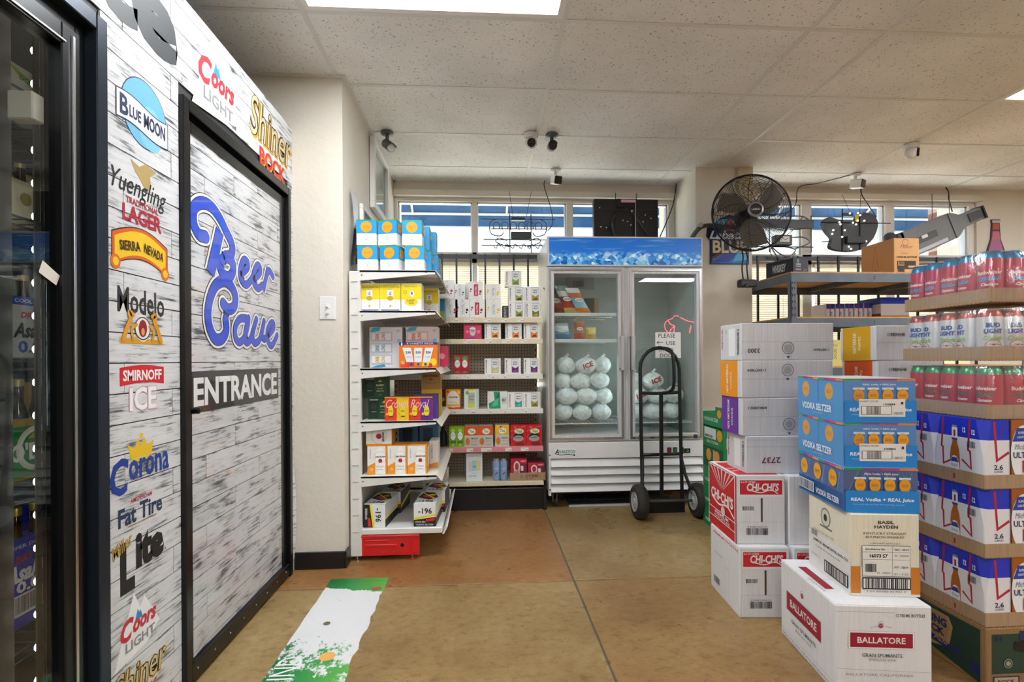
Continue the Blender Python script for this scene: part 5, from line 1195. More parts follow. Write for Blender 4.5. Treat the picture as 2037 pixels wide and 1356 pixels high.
# --- back gondola
YB = 3.90
g = 'white seltzer cartons on the back top shelf'
for x, z, w_, h_, c, dk, fr, lb in ((-.30, 1.507, .113, .147, '', None, 'c8204c', 'white seltzer carton with pink fruit, lower left on the back top shelf'), (-.204, 1.507, .111, .146, '', None, '4a1420', 'white seltzer carton with dark cherries, lower row on the back top shelf'), (-.091, 1.507, .111, .146, '', 'b81c34', 'a0182c', 'white seltzer carton with red can and cranberries, lower row'), (.036, 1.507, .118, .147, '', None, 'e8cc20', 'white seltzer carton with yellow pineapple, lower row'),
                                   (-.324, 1.655, .111, .148, '', None, 'c8204c', 'white seltzer carton with pink fruit, upper left on the back top shelf'), (-.211, 1.654, .083, .12, '', None, '5a5a7a', 'white seltzer carton with blue berries in the upper row'), (-.099, 1.654, .112, .14, '', 'c83a5c', 'b01c34', 'white seltzer carton with pink can and cherries in the upper row'), (.033, 1.655, .118, .12, '', None, 'e8cc20', 'white seltzer carton with yellow pineapple in the upper row')):
    prod('seltzer_carton', lb, x, YB, z, w_, .11, h_, s_nutrl(c, dk, fr), 'efeeec', 0, g)
prod('seltzer_carton', 'white seltzer carton peeking out behind the upper row', -.13, YB + .12, 1.507, .10, .11, .29, s_nutrl('', None, 'c8203c'), 'efeeec', 0, g)
g = 'white cocktail cartons with upright black lettering'
cut = [(.214, 1.507, '8a9a30', '4a3a1a', 'lower left white cocktail carton on the back top shelf, with olive pattern'), (.345, 1.507, '6a7a28', 'c8a040', 'lower right white cocktail carton on the back top shelf'), (.214, 1.632, 'a0a83a', '3a2a1a', 'second layer left white cocktail carton on the back top shelf'), (.342, 1.632, 'b09a30', '6a4a20', 'second layer right white cocktail carton on the back top shelf'), (.188, 1.757, '8aa83a', '5a7a2a', 'topmost white cocktail carton of the pile beside the cooler'),
       (.023, 1.341, 'f0961e', '6a3a10', 'left of three white and orange cocktail cartons below the top shelf'), (.187, 1.341, 'f08a1c', '8a2a10', 'middle of three white and orange cocktail cartons below the top shelf'), (.332, 1.341, 'f0801c', '8a2a10', 'right of three white and orange cocktail cartons below the top shelf'),
       (.021, 1.067, 'c8c48a', 'd8d4b0', 'white cocktail carton with cream-coloured can picture'), (.18, 1.067, '4a2a78', 'a03a6a', 'white cocktail carton with purple can picture'), (.330, 1.067, '3a3a80', 'c03048', 'white cocktail carton with blue and red can picture'),
       (.204, .796, '2fa08a', '58c4a4', 'white cocktail carton with teal can picture'), (.332, .796, 'a89a3a', '5a6a2a', 'white cocktail carton with olive green can picture')]
for x, z, c, c2, lb in cut:
    prod('cocktail_carton', lb, x, YB, z, .128, .12, .1235, s_cut(c, c2), 'efefed', 0, g)
prod('cocktail_carton', 'dark sided cocktail carton wedged beside the olive ones', .165, YB + .03, 1.507, .045, .1, .1, [('r', 0, 0, 1, 1, '3a3a3c'), ('t', 'SPIRITS', .5, .5, .4, .8, 'c8c8c8', 90)], '3a3a3c')
prod('pink_pack', 'pink shrink-wrapped pack on the second back shelf', -.14, YB, 1.341, .14, .12, .119, s_pink(), 'c83a62')
prod('slim_can_pack', 'red and white pack of two slim cans on the third back shelf', -.222, YB, 1.067, .121, .10, .15, s_pair('b81e34', 'c8283c', 'b01c30', '3aa84a'), 'b81e34')
prod('drink_carton', 'dark red carton half hidden on the fourth back shelf', -.36, YB + .02, .796, .076, .12, .148, [('r', 0, 0, 1, 1, '6a1828'), ('c', .7, .5, .2, None, 'b8909a')], '6a1828')
prod('drink_carton', 'yellow carton with white round label on the fourth back shelf', -.282, YB, .796, .113, .12, .153, s_corona(), 'eba41e')
prod('drink_carton', 'pale carton with lime-yellow can on the fourth back shelf', -.139, YB, .796, .113, .12, .153, s_lemonpack(), 'e6eeec')
prod('mint_carton', 'white and mint green carton on the fourth back shelf', .043, YB, .796, .158, .12, .132, s_teal(), 'e8eae9')
prod('slim_can_pack', 'lime green pack of two slim cans on the pink-edged shelf', -.258, YB, .499, .116, .10, .158, s_pair('8ab82a', '6aa428', '3a7a2a', 'b8d83a'), '8ab82a')
for x, lb in ((-.139, 'left orange and grey hard tea carton on the pink-edged shelf'), (-.027, 'right orange and grey hard tea carton on the pink-edged shelf')):
    prod('tea_carton', lb, x, YB, .499, .11, .12, .162, s_twist('e2561c', 'PEACH'), 'c9c6c2', 0, 'hard tea cartons')
prod('tea_carton', 'yellow and grey hard tea carton on the pink-edged shelf', .101, YB, .499, .11, .12, .166, s_twist('f0b41e', 'MANGO'), 'c9c6c2', 0, 'hard tea cartons')
for x, lb in ((.222, 'left red raspberry tea carton on the pink-edged shelf'), (.347, 'right red raspberry tea carton on the pink-edged shelf')):
    prod('tea_carton', lb, x, YB, .499, .123, .12, .167, s_red(), 'a81422', 0, 'red raspberry tea cartons')
for x, lb in ((-.37, 'dark bottle furthest left on the pink-edged shelf'), (-.31, 'dark bottle beside the lime green pack on the pink-edged shelf')):
    tn = thing('dark_bottle', lb, 'bottle', (x, YB + .06, .499), 0, 'dark bottles on the pink-edged shelf')
    bottle_mb(0, 0, 0, .033, .165, M('26302c', .15), '8a8a50').build('bottle_body', tn, smooth=.7)
prod('seltzer_carton', 'tall pale carton with three can pictures on the lowest back shelf', -.127, YB, .229, .127, .11, .218, s_white(), 'e2e9ea', 6)
for x, lb in ((.108, 'left of two light blue tall cans on the lowest back shelf'), (.168, 'right of two light blue tall cans on the lowest back shelf')):
    tn = thing('tall_can', lb, 'can', (x, YB + .03, .229), 0, 'light blue tall cans')
    m = MB(); m.lathe([(.024, 0), (.029, .012), (.029, .15), (.023, .168), (.024, .172), (.02, .170), (0, .168)], (0, 0, 0), (0, 0, 1), 20, [M('8aa8d0', .3)] * 2 + [M('c8ccd2', .25, .8)] * 4, False); m.build('can_body', tn, smooth=.7)
    def cfn(u, v, e): a = (u / .029); return (-(.029 + e) * math.sin(-a), -(.029 + e) * math.cos(a), .012 + v)
    Print(lambda u, v, e: cfn(u - .02, v, e), .04, .138).run([('c', .4, .3, .16, None, 'c83a3a'), ('c', .62, .36, .14, None, 'a02a30'), ('t', 'LOVE', .5, .6, .8, .1, 'c8d8f0', 0, .02)]).build('printed_label', tn)
tn = thing('display_tray', 'brown cardboard tray holding red seltzer cartons', 'tray', (.214, YB - .01, .229))
m = MB()
for a, c in (((0, 0, 0), (.282, .24, .004)), ((0, 0, .004), (.282, .004, .06)), ((0, .236, .004), (.282, .24, .06)), ((0, .004, .004), (.004, .236, .06)), ((.278, .004, .004), (.282, .236, .06))): m.box(a, c, KRAFT)
m.build('tray_body', tn)
Print(lambda u, v, e: (u, -e, v), .282, .06).run([('o', .34, .5, .035, .01, '4a3420'), ('t', 'CITY BIRD', .62, .6, .36, .34, '4a3420', 0, .02), ('t', 'SELTZER', .55, .25, .22, .16, '4a3420')]).build('printed_panel', tn)
prod('seltzer_carton', 'left red and plum carton in the cardboard tray', .222, YB, .2345, .128, .20, .165, s_redpack(), 'a81c38', 0, 'red cartons in the tray')
prod('seltzer_carton', 'right shorter red and plum carton in the cardboard tray', .358, YB, .2345, .13, .20, .13, s_redpack(), '8a2038', 0, 'red cartons in the tray')
# ------------------------------------------------------------------ two-door ice cooler
fz = thing('ice_merchandiser', 'white two-door glass merchandiser with blue ice header, full of ice bags', 'refrigerator', (.517, 3.86, 0))
FWH = mat_mottle('white_enamel', 'dfdfdf', 'ebebeb', 3, .35)
FW_ = 1.245; FD = .64
def fb(n, a, c, m=FWH, p=fz, bev=.003): q = MB(); q.box(a, c, m); return q.build(n, p, bevel=bev)
fb('cabinet_side', (0, .06, .13), (.04, FD, 2.14)); fb('cabinet_side', (FW_ - .04, .06, .13), (FW_, FD, 2.14)); fb('cabinet_top', (.04, .06, 1.92), (FW_ - .04, FD, 2.14))
INN = mat_mottle('grey_liner', 'a2a8a4', 'b6bcb8', 2, .45)
fb('cabinet_back', (.04, FD - .03, .13), (FW_ - .04, FD, 1.92), INN); fb('cabinet_floor', (.04, .06, .13), (FW_ - .04, FD - .03, .56), FWH)
fb('liner_side', (.04, .07, .56), (.05, FD - .03, 1.92), INN); fb('liner_side', (FW_ - .05, .07, .56), (FW_ - .04, FD - .03, 1.92), INN)
hd = fb('header_sign', (0, .0, 1.912), (FW_ + .005, .06, 2.146), M('dadcde', .3), fz)
q = MB(); q.box((.014, -.004, 1.924), (FW_ - .01, .001, 2.134), ICEPRINT); q.build('ice_print', hd)
fb('centre_post', (.612, .03, .535), (.642, .09, 1.905), FWH)
for k, (x0, x1) in enumerate(((.0, .612), (.640, 1.247))):
    fr = fb('glass_door', (x0, .0, .535), (x0 + .052, .045, 1.902), ALU)
    for a, c in (((x1 - .052, 0, .535), (x1, .045, 1.902)), ((x0 + .052, 0, 1.852), (x1 - .052, .045, 1.902)), ((x0 + .052, 0, .535), (x1 - .052, .045, .587))): fb('door_rail', a, c, ALU, fr)
    for a, c in (((x0 + .01, -.006, .545), (x0 + .03, 0, 1.892)), ((x1 - .03, -.006, .545), (x1 - .01, 0, 1.892)), ((x0 + .03, -.006, 1.872), (x1 - .03, 0, 1.892)), ((x0 + .03, -.006, .545), (x1 - .03, 0, .565))): fb('moulding', a, c, CHROME, fr, .002)
    fb('glass_pane', (x0 + .052, .02, .587), (x1 - .052, .026, 1.852), GLASS, fr, 0)
    hx = x1 - .044 if k == 0 else x0 + .014
    h = fb('handle', (hx, -.045, 1.09), (hx + .03, -.028, 1.36), M('d4d6d8', .3, .6), fr, .004)
    for z in (1.095, 1.345): q = MB(); q.box((hx, -.028, z), (hx + .03, 0, z + .012), BLACK if z < 1.2 else CHROME); q.build('handle_mount', h)
for x in (.72, 1.165):
    q = MB(); q.box((x, -.014, .545), (x + .024, -.001, .575), M('3a3c40', .4)); q.build('hinge_cover', fz)
gr = fb('grille_panel', (0, .0, .40), (FW_ + .012, .06, .527))
fb('panel_edge', (0, .0, .11), (.02, .06, .40), FWH, gr); fb('panel_edge', (FW_ - .008, 0, .11), (FW_ + .012, .06, .40), FWH, gr)
for i in range(4):
    z = .335 - i * .0655
    q = MB(); q.add([(.02, .022, z + .057), (FW_ - .008, .022, z + .057), (FW_ - .008, -.014, z + .004), (.02, -.014, z + .004), (.02, .034, z + .054), (FW_ - .008, .034, z + .054), (FW_ - .008, -.008, z), (.02, -.008, z)], [(0, 3, 2, 1), (4, 5, 6, 7), (0, 1, 5, 4), (3, 7, 6, 2), (0, 4, 7, 3), (1, 2, 6, 5)], FWH); q.build('louvre', gr)
q = MB(); q.box((.02, .045, .115), (FW_ - .008, .055, .40), M('2c2e30', .6)); q.build('grille_back', gr)
Print(lambda u, v, e: (.045 + u, -e, .415 + v), .175, .075).run([('r', 0, 0, 1, 1, 'e4e4e2'), ('t', 'A', .12, .55, .2, .5, '1c2c34', 0, .03, .2), ('t', 'VANTCO', .58, .52, .74, .36, '1f9aa8', 0, .03, .1), ('x', [(.06, .34), (.3, .2), (.6, .26), (.88, .16)], .03, '1c2c34'), ('c', .9, .17, .04, None, '1c2c34')]).build('brand_badge', gr)
for x, c in ((.95, 'a82a2a'), (.998, '2a8a4a'), (1.05, 'a02a2a')):
    q = MB(); q.box((x, -.006, .425), (x + .03, 0, .475), BLACK); sw = q.build('rocker_switch', gr); q = MB(); q.box((x + .006, -.009, .432), (x + .024, -.006, .468), c); q.build('rocker', sw)
q = MB(); q.box((1.085, -.005, .43), (1.135, 0, .465), BLACK); th = q.build('thermostat', gr); Print(lambda u, v, e: (1.09 + u, -.005 - e, .435 + v), .04, .025).run([('t', '-2', .5, .5, .6, .7, '9ad8b0', 0, .03)]).build('display', th)
for x in (.01, FW_):
    for z in (.16, .43):
        q = MB(); q.lathe([(.006, 0), (.006, .002)], (x, -.001, z), (0, -1, 0), 8, BLACK); q.build('screw', gr)
for x, y in ((.06, .10), (FW_ - .06, .10), (.06, .55), (FW_ - .06, .55)):
    q = MB(); q.box((x - .03, y - .03, .115), (x + .03, y + .03, .13), CHROME); q.box((x - .018, y - .02, .04), (x - .014, y + .02, .118), CHROME); q.box((x + .014, y - .02, .04), (x + .018, y + .02, .118), CHROME); cs = q.build('caster', fz)
    q = MB(); q.lathe([(.03, -.012), (.04, -.008), (.04, .008), (.03, .012)], (x, y, .041), (1, 0, 0), 18, M('2a2b2e', .5)); q.build('caster_wheel', cs, smooth=.6)
for z, nx in ((1.54, 1), (1.33, 1), (.665, 2)):
    q = MB()
    rows = [(.06, .60)] + ([(.645, 1.19)] if nx == 2 else [])
    for a, c in rows:
        for j in range(19): q.tube([(a + (c - a) * j / 18, .09, z), (a + (c - a) * j / 18, .58, z)], .0022, WHITE, 4)
        for y in (.09, .33, .58): q.tube([(a, y, z - .004), (c, y, z - .004)], .004, WHITE, 5)
        if z > 1.0: q.box((a, .082, z - .014), (c, .088, z + .012), M('d8dcdc', .4))
    q.build('wire_shelf', fz)
lt = MB(); lt.tube([(.626, .11, .7), (.626, .11, 1.85)], .009, mat_emit('cooler_tube', (.9, 1, 1, 1), 7.0), 8); lt.build('lamp_tube', fz)
q = MB()
for i in range(8): q.box((.27 + i * .012, .35, 1.80), (.276 + i * .012, .355, 1.85), M('3a3c40')); 
q.box((.2, .352, 1.78), (.45, .36, 1.88), M('7c7f7e', .5)); q.build('evaporator_grille', fz)
# bags of ice, one by one
rn = random.Random(3)
spots = []
for side, x0, xs_, rows in (('left', .0, (.145, .305, .465), 4), ('right', .60, (.15, .31, .47), 3)):
    for row in range(rows):
        for i, x in enumerate(xs_):
            xx = x + (.035 if row % 2 else 0)
            if side == 'right' and row == 2 and i == 2: continue
            spots.append((x0 + min(xx, .49), .215 + rn.uniform(-.02, .03), .668 + row * .128 + rn.uniform(-.004, .004), side, row, i))
shared = []
for n, (x, y, z, side, row, i) in enumerate(spots):
    lb = f'clear bag of ice, {("bottom", "second", "third", "top")[row]} row, {("left", "middle", "right")[i]}, behind the {side} glass door'
    t = thing('ice_bag', lb, 'ice bag', (.517 + x, 3.86 + y, z), 0, 'bags of ice')
    k = n % 5
    if len(shared) <= k:
        q = MB(); q.ball((0, 0, .072), .080, ICE, 26, 18, (1.0, 1.12, .86), .06, k + 11); o = q.build('bag', t, smooth=2); shared.append(o.data)
    else: o = bpy.data.objects.new('bag', shared[k]); link(o, t)
    o.rotation_euler.z = rn.uniform(-1.4, 1.4); t.scale = (rn.uniform(.95, 1.05), 1, rn.uniform(.95, 1.02)); t.location.x += rn.uniform(-.006, .006); t.location.z += .004
    q = MB(); q.tube([(0, .0, .138), (.012, .0, .156), (.024, 0, .164)], [.02, .008, .014], ICE, 8); q.build('tied_neck', t, smooth=2)
    if (side, row, i) in (('left', 3, 1), ('right', 2, 1), ('right', 1, 0)):
        vs, fs = text2d('ICE', .04)
        q = MB(); q.add([(a * .08 * .93 - b * .032 * .36, -.108 + abs(a) * .016 + abs(b) * .01, .08 + b * .04 + a * .03) for a, b in vs], fs, 'b8322e'); q.build('printed_lettering', t)
def pouch(label, x, y, z, w_, h_, lean, cols, grp):
    t = thing('snack_pouch', label, 'pouch', (x, y, z), 0, grp)
    n, mU = 10, 6; vs = []
    for s in (1, -1):
        for a in range(n + 1):
            v = a / n
            for j in range(mU + 1):
                u = j / mU * 2 - 1
                pin = 1 - .12 * math.sin(PI * v)
                th = .026 * (math.sin(PI * v) ** .6) * (1 - u * u) + .001
                vs.append((lean * (v) + u * w_ / 2 * pin, -s * th, v * h_))
    k = mU + 1; q = MB(); base = len(vs) // 2
    for a in range(n):
        c = M(cols[min(len(cols) - 1, a * len(cols) // n)], .25)
        fs = [(a * k + j, a * k + j + 1, (a + 1) * k + j + 1, (a + 1) * k + j) for j in range(mU)] + [(base + (a + 1) * k + j, base + (a + 1) * k + j + 1, base + a * k + j + 1, base + a * k + j) for j in range(mU)]
        q.add(vs, fs, c)
    q.build('pouch_body', t, smooth=1.2)
    Print(lambda u, v, e: (lean * (.3 + .4 * v / h_) + u - w_ / 2, -.027 - e, h_ * .3 + v * .5), w_, h_).run([('c', .5, .4, .3, .16, 'e8e4da'), ('t', 'ICE POP', .5, .4, .42, .1, '2a4a7a', 0, .04)]).build('printed_label', t)
pouch('leftmost foil pouch on the upper cooler shelf, brown and teal', .645, 4.05, 1.553, .11, .215, -.085, ('8a3a2a', 'a84a30', 'c8c0b0', '4a6a70', '3a4a50'), 'foil pouches')
pouch('middle foil pouch on the upper cooler shelf, red and white', .735, 4.00, 1.553, .11, .225, -.095, ('d8b060', 'b83a2c', '9a3030', 'd8d4cc', '7a8a90'), 'foil pouches')
pouch('rightmost foil pouch on the upper cooler shelf, pale blue and orange', .83, 3.96, 1.553, .11, .20, -.105, ('e08030', '9ac0d0', '8ab4c8', 'c86a40', 'd8d8d4'), 'foil pouches')
pouch('blue and silver foil pouch on the second cooler shelf', .66, 3.97, 1.343, .13, .13, -.03, ('4a7a9a', '6aa0b8', 'c8d0d4', '8aa0a8'), 'foil pouches')
pouch('tan and red foil pouch on the second cooler shelf', .80, 4.03, 1.343, .09, .17, .0, ('b8563a', 'c87a5a', 'b8644a', 'd0a890'), 'foil pouches')
pouch('yellow foil pouch on the second cooler shelf', .90, 4.05, 1.343, .09, .10, .0, ('c89a3a', 'e0c848', 'd8c060'), 'foil pouches')
carton('frozen_box', 'dark and tan box on the upper cooler shelf beside the pouches', 'carton', (.517 + .33, 4.06, 1.553), (.12, .1, .13), '3a3a36', {'front': [('r', 0, 0, .7, 1, '2e302e'), ('r', .7, 0, 1, 1, '8a6a48')]}, -8)
t = thing('paper_notice', 'white handwritten notice taped to the right cooler door', 'paper sign', (1.392, 3.876, 1.185))
q = MB(); q.box((-.012, -.0035, 0), (.195, -.002, .205), M('eeeeec', .7)); q.build('paper', t)
Print(lambda u, v, e: (-.012 + u, -.0035 - e, v), .207, .205).run([('t', 'PLEASE', .45, .87, .66, .16, '1a1c20', 0, .0), ('t', 'USE', .6, .58, .36, .15, '1a1c20'), ('s', [(.08, .6), (.3, .6)], .02, '1a1c20'), ('s', [(.14, .67), (.06, .6), (.14, .53)], .02, '1a1c20'), ('t', 'OTHER', .42, .32, .6, .13, '1a1c20'), ('t', 'DOOR', .48, .1, .6, .14, '1a1c20')]).build('handwriting', t)
t = thing('floor_grate', 'black wire rack with white edge lying under the ice cooler', 'rack', (.70, 3.95, .02))
q = MB()
for j in range(30): q.tube([(j * .0175, 0, .03), (j * .0175, .3, .05)], .003, M('1c1d1f', .4), 4)
for y in (0, .15, .3): q.tube([(0, y, .03 + y * .066), (.51, y, .03 + y * .066)], .004, M('1c1d1f', .4), 5)
q.build('wires', t)
q = MB(); q.box((-.01, -.02, -.02), (.52, 0.0, -.004), M('c8cacc', .4)); q.box((-.01, .0, -.02), (.52, .32, -.012), M('55575a', .4)); q.build('edge', t)

# ------------------------------------------------------------------ hand truck
ht = thing('hand_truck', 'black steel hand truck with two rubber wheels leaning before the ice cooler', 'hand truck', (1.378, 3.60, 0))
HB = M('1d1e21', .4, .3)
def hz(z): return .06 + (z - .0) * .04 if z > 0 else .06
pth = [(-.155, .13, .05), (-.155, .145, .35), (-.155, .16, .7), (-.155, .175, 1.1)] + [(-.155 * math.cos(a), .18, 1.1 + .165 * math.sin(a)) for a in [PI * i / 10 for i in range(1, 10)]] + [(.155, .175, 1.1), (.155, .16, .7), (.155, .145, .35), (.155, .13, .05)]
q = MB(); q.tube(pth, .0145, HB, 8); q.build('frame', ht, smooth=1)
for z, y, bow in ((.915, .17, 0), (.44, .15, .03)):
    q = MB(); q.tube(smoothpath([(-.155, y, z), (0, y + bow, z - .004), (.155, y, z + .004)], 5), .013, HB, 8); q.build('cross_bar', ht, smooth=1)
q = MB(); q.box((-.014, .135, .06), (.012, .16, .915), HB); q.build('centre_bar', ht, bevel=.003)
q = MB(); q.tube(smoothpath([(.02, .18, 1.262), (.055, .12, 1.25), (.06, .06, 1.2), (.062, .045, 1.08), (.06, .05, .97), (.045, .09, .93), (.02, .165, .915)], 5), .013, HB, 8); q.build('hand_grip', ht, smooth=1)
for s in (-1, 1):
    q = MB(); q.tube([(s * .152, .14, .42), (s * .165, .10, .30), (s * .205, .02, .125)], .013, HB, 8); q.build('strut', ht, smooth=1)
q = MB(); q.tube([(-.26, .0, .127), (.26, .0, .127)], .011, M('5a5c60', .35, .6), 8); q.build('axle', ht, smooth=1)
q = MB(); q.box((-.17, .12, .0), (.17, .30, .008), HB); q.box((-.17, .118, .0), (.17, .128, .11), HB); q.build('toe_plate', ht, bevel=.002)
RUB = M('2e2b28', .7)
for s in (-1, 1):
    wc = Vector((s * .222, 0, .127)); axv = Vector((.93, .36, 0)).normalized() if False else Vector((1, 0, 0))
    q = MB(); q.lathe([(.07, -.036), (.105, -.042), (.122, -.03), (.127, -.012), (.1255, -.010), (.127, -.008), (.127, .008), (.1255, .010), (.127, .012), (.122, .03), (.105, .042), (.07, .036)], wc, axv, 32, RUB); wl = q.build('tyre', ht, smooth=.7)
    q = MB(); q.lathe([(.0, -.044), (.02, -.048), (.03, -.038), (.06, -.036), (.071, -.043), (.071, .043), (.06, .036), (.03, .038), (.02, .048), (0, .044)], wc, axv, 24, M('b4b6b8', .4, .1), False); q.build('wheel_hub', wl, smooth=.6)
# ------------------------------------------------------------------ grey rack behind the stacks
rk = thing('storage_rack', 'grey boltless steel rack with particle board shelves by the right window', 'rack', (2.326, 3.60, 0))
RW, RD = 1.9, .74
for x in (0, RW - .04):
    for y in (0, RD - .04):
        q = MB(); q.box((x, y, 0), (x + (.045), y + .004, 1.81), RACKG); q.box((x if x == 0 else x + .041, y, 0), (x + .004 if x == 0 else x + .045, y + .04, 1.81), RACKG); po = q.build('post', rk)
        if y == 0 and x == 0:
            for i in range(34):
                for xo in (.012, .03):
                    q = MB(); z = .1 + i * .05
                    q.prism([(xo - .004, z), (xo, z - .012), (xo + .004, z), (xo + .004, z + .012), (xo - .004, z + .012)], lambda u, v, t_: (u, t_, v), -.0006, .0, M('14161a', .6)); q.build('keyhole', po)
for z in (1.83, 1.49, 1.115, .70, .25):
    q = MB(); q.box((.004, .004, z - .016), (RW, RD, z), CHIP); bd = q.build('board', rk)
    for a, c in (((.0, -.004, z - .078), (RW, .0, z - .012)), ((.0, RD, z - .078), (RW, RD + .004, z - .012)), ((-.004, 0, z - .078), (.0, RD, z - .012)), ((RW, 0, z - .078), (RW + .004, RD, z - .012)), ((.64, .0, z - .06), (.646, RD, z - .016)), ((1.27, .0, z - .06), (1.276, RD, z - .016))):
        q = MB(); q.box(a, c, RACKG); bm_ = q.build('beam', bd)
    for dz in (-.035, -.052):
        q = MB(); q.lathe([(.005, 0), (.005, .001)], (.655, -.0045, z + dz), (0, -1, 0), 8, M('14161a')); q.build('bolt_hole', bd)
carton('liquor_box', 'dark navy liquor box lying on top of the grey rack', 'box', (2.41, 3.70, 1.8305), (.155, .26, .125), M('2a2e3a', .5), {'front': [('r', 0, 0, 1, 1, '2c313e'), ('o', .32, .82, .07, .02, 'd0d4da'), ('t', 'LONE', .34, .62, .3, .1, 'd4d8de', 0, .03), ('t', 'WHISKEY', .34, .48, .36, .08, 'c4c8ce', 0, .02), ('t', 'BLENDED', .34, .3, .34, .08, 'c4c8ce', 0, .02), ('t', '6 BTLS 750', .78, .25, .26, .22, '8a8e98')], 'left': [('t', 'WHISKEY', .5, .5, .5, .5, 'c8ccd2', 0, .04, .2)]}, 16)
carton('liquor_box', 'tan liquor box with red wax seal print on top of the grey rack', 'box', (3.16, 3.62, 1.8305), (.205, .33, .262), M('c8925a', .6), {'front': [('o', .45, .88, .12, .015, '7a4a3a'), ('t', 'Maker', .5, .76, .5, .1, '8a4a3a', 0, 0, .3), ('t', 'BOURBON', .42, .56, .28, .03, '6a4a2a'), ('t', '12/750 ML BOTTLES', .5, .45, .8, .055, '2c1e12', 0, .03), ('r', .12, .1, .85, .34, '2c1e12'), ('r', .16, .2, .4, .32, 'c8925a'), ('b', .2, .22, .5, .32, '2c1e12'), ('r', .55, .14, .83, .2, 'c8925a'), ('r', .15, .02, .4, .09, '2c1e12')], 'left': [('s', [(.45, .9), (.35, .1)], .006, '6a3a2a'), ('s', [(.45, .9), (.56, .1)], .006, '6a3a2a'), ('c', .46, .12, .03, None, 'b03028'), ('t', 'MAKERS MARK', .46, .05, .3, .04, 'a04a30')]}, 0, None, 'x')
for i in range(5):
    carton('beer_carton', f'blue and white beer carton, {("first", "second", "third", "fourth", "fifth")[i]} from the left in the rack row', 'carton', (2.95 + i * .075, 4.08 - i * .012, 1.4905), (.072, .2, .15), M('e8e8ee', .45), {'front': [('r', 0, .72, 1, 1, '2038b8'), ('r', .4, .1, .5, 1, 'b82038'), ('t', 'ULTRA', .6, .35, .24, .4, '2a3a7a', 90, .02), ('r', 0, 0, 1, .12, 'a8703c')]}, 0, 'beer cartons on the second rack shelf')
carton('beer_carton', 'wide blue and white beer carton at the right end of the second rack shelf', 'carton', (3.33, 3.95, 1.4905), (.25, .26, .19), M('e8e8ee', .45), {'front': [('r', 0, .72, 1, 1, '2040e0'), ('r', 0, 0, 1, .2, 'b07840')], 'left': [('r', 0, .72, 1, 1, '1c30a8'), ('r', 0, 0, 1, .3, '8a5428')]})
for x, lb in ((2.62, 'pale yellow carton on the third rack shelf, nearer the pillar'), (2.78, 'pale yellow carton on the third rack shelf, beside the first'), (2.94, 'pale yellow carton on the third rack shelf, furthest right')):
    carton('wine_carton', lb, 'carton', (x, 3.66, 1.1155), (.15, .22, .2), M('d8cc80', .5), {'front': [('r', 0, 0, 1, 1, 'd6ca80'), ('t', 'Vinho', .5, .8, .5, .1, '6a6030', 0, 0, .3), ('t', 'Soda', .6, .45, .2, .4, '7a7040', 90, .0, .3), ('c', .4, .3, .12, None, 'c8bc68')]}, 0, 'yellow cartons on the third rack shelf')

# ------------------------------------------------------------------ cocktail and wine case stack
def chis(face_w):
    return [('r', .05, .70, .97, .96, 'f2f2f2'), ('r', .07, .73, .94, .94, 'd2222a'), ('t', '6-1.75 LITERS', .24, .915, .3, .03, 'f4e8e8', 0, .02), ('t', "CHI-CHI'S", .54, .84, .66, .12, 'f4f0f0', 0, .035, .1), ('x', [(.3, .79), (.5, .76), (.7, .8), (.84, .75)], .02, 'f4f0f0'), ('r', .495, .33, .535, .68, '5a4230'), ('b', .12, .5, .36, .56, '55555a'), ('s', [(.02, .3), (.02, .02), (.98, .02), (.98, .3)], .004, 'b0b0b4'), ('s', [(.02, .3), (.05, .33), (.95, .33), (.98, .3)], .004, 'b0b0b4'), ('b', .2, .14, .64, .24, '222226'), ('t', '0 4908 10234 90', .42, .26, .4, .02, '444448')]
red_side = [('r', .0, .0, 1, 1, 'd2222a')] + [('p', [(.5 + .04 * math.cos(a) , .62 + .04 * math.sin(a)), (.5 + .8 * math.cos(a - .035), min(.985, .62 + .8 * math.sin(a - .035))), (.5 + .8 * math.cos(a + .035), min(.985, .62 + .8 * math.sin(a + .035)))], 'f0d8d8') for a in [.18 + i * .2 for i in range(15)] if 0 < .5 + .8 * math.cos(a) < 1] + \
    [('c', .5, .5, .40, .13, 'd2222a'), ('t', "CHI-CHI'S", .5, .55, .82, .17, 'f6f2f2', 0, .035, .1), ('x', [(.12, .48), (.4, .41), (.7, .46), (.93, .36)], .03, 'f6f2f2'), ('c', .55, .34, .07, None, 'f0d8d8'), ('s', [(0, .3), (1, .3)], .012, 'f6f2f2'), ('s', [(0, .16), (1, .16)], .012, 'f6f2f2'), ('t', 'PREMIUM', .5, .255, .5, .05, 'f6f2f2', 0, .02), ('t', 'COCKTAIL', .52, .2, .6, .04, 'f6f2f2', 0, .02), ('r', 0, 0, .02, 1, 'f0f0f0'), ('r', .975, 0, 1, 1, 'f0f0f0'), ('r', 0, .985, 1, 1, 'f0f0f0')]
red_top = [('r', 0, 0, 1, 1, 'eeeeee'), ('r', .08, .08, .92, .92, 'd2222a'), ('s', [(.1, .5), (.9, .5)], .06, 'f0d8d8'), ('s', [(.1, .3), (.9, .6)], .04, 'f0d8d8')]
white_side = [('t', 'PREMIUM COCKTAIL', .55, .93, .86, .035, 'c8525a', 0, .02), ('t', 'SHAKE & SERVE', .3, .62, .3, .03, 'a0a4a8'), ('t', '6 X 1.75', .6, .52, .14, .03, 'a0a4a8'), ('b', .14, .14, .34, .24, '44464a')]
g = 'red and white cocktail cases'
carton('cocktail_case', 'white cocktail case with red front label on the floor', 'box', (1.163, 2.187, 0), (.225, .335, .319), WCARD, {'front': chis(0), 'left': white_side}, -4, g, 'y')
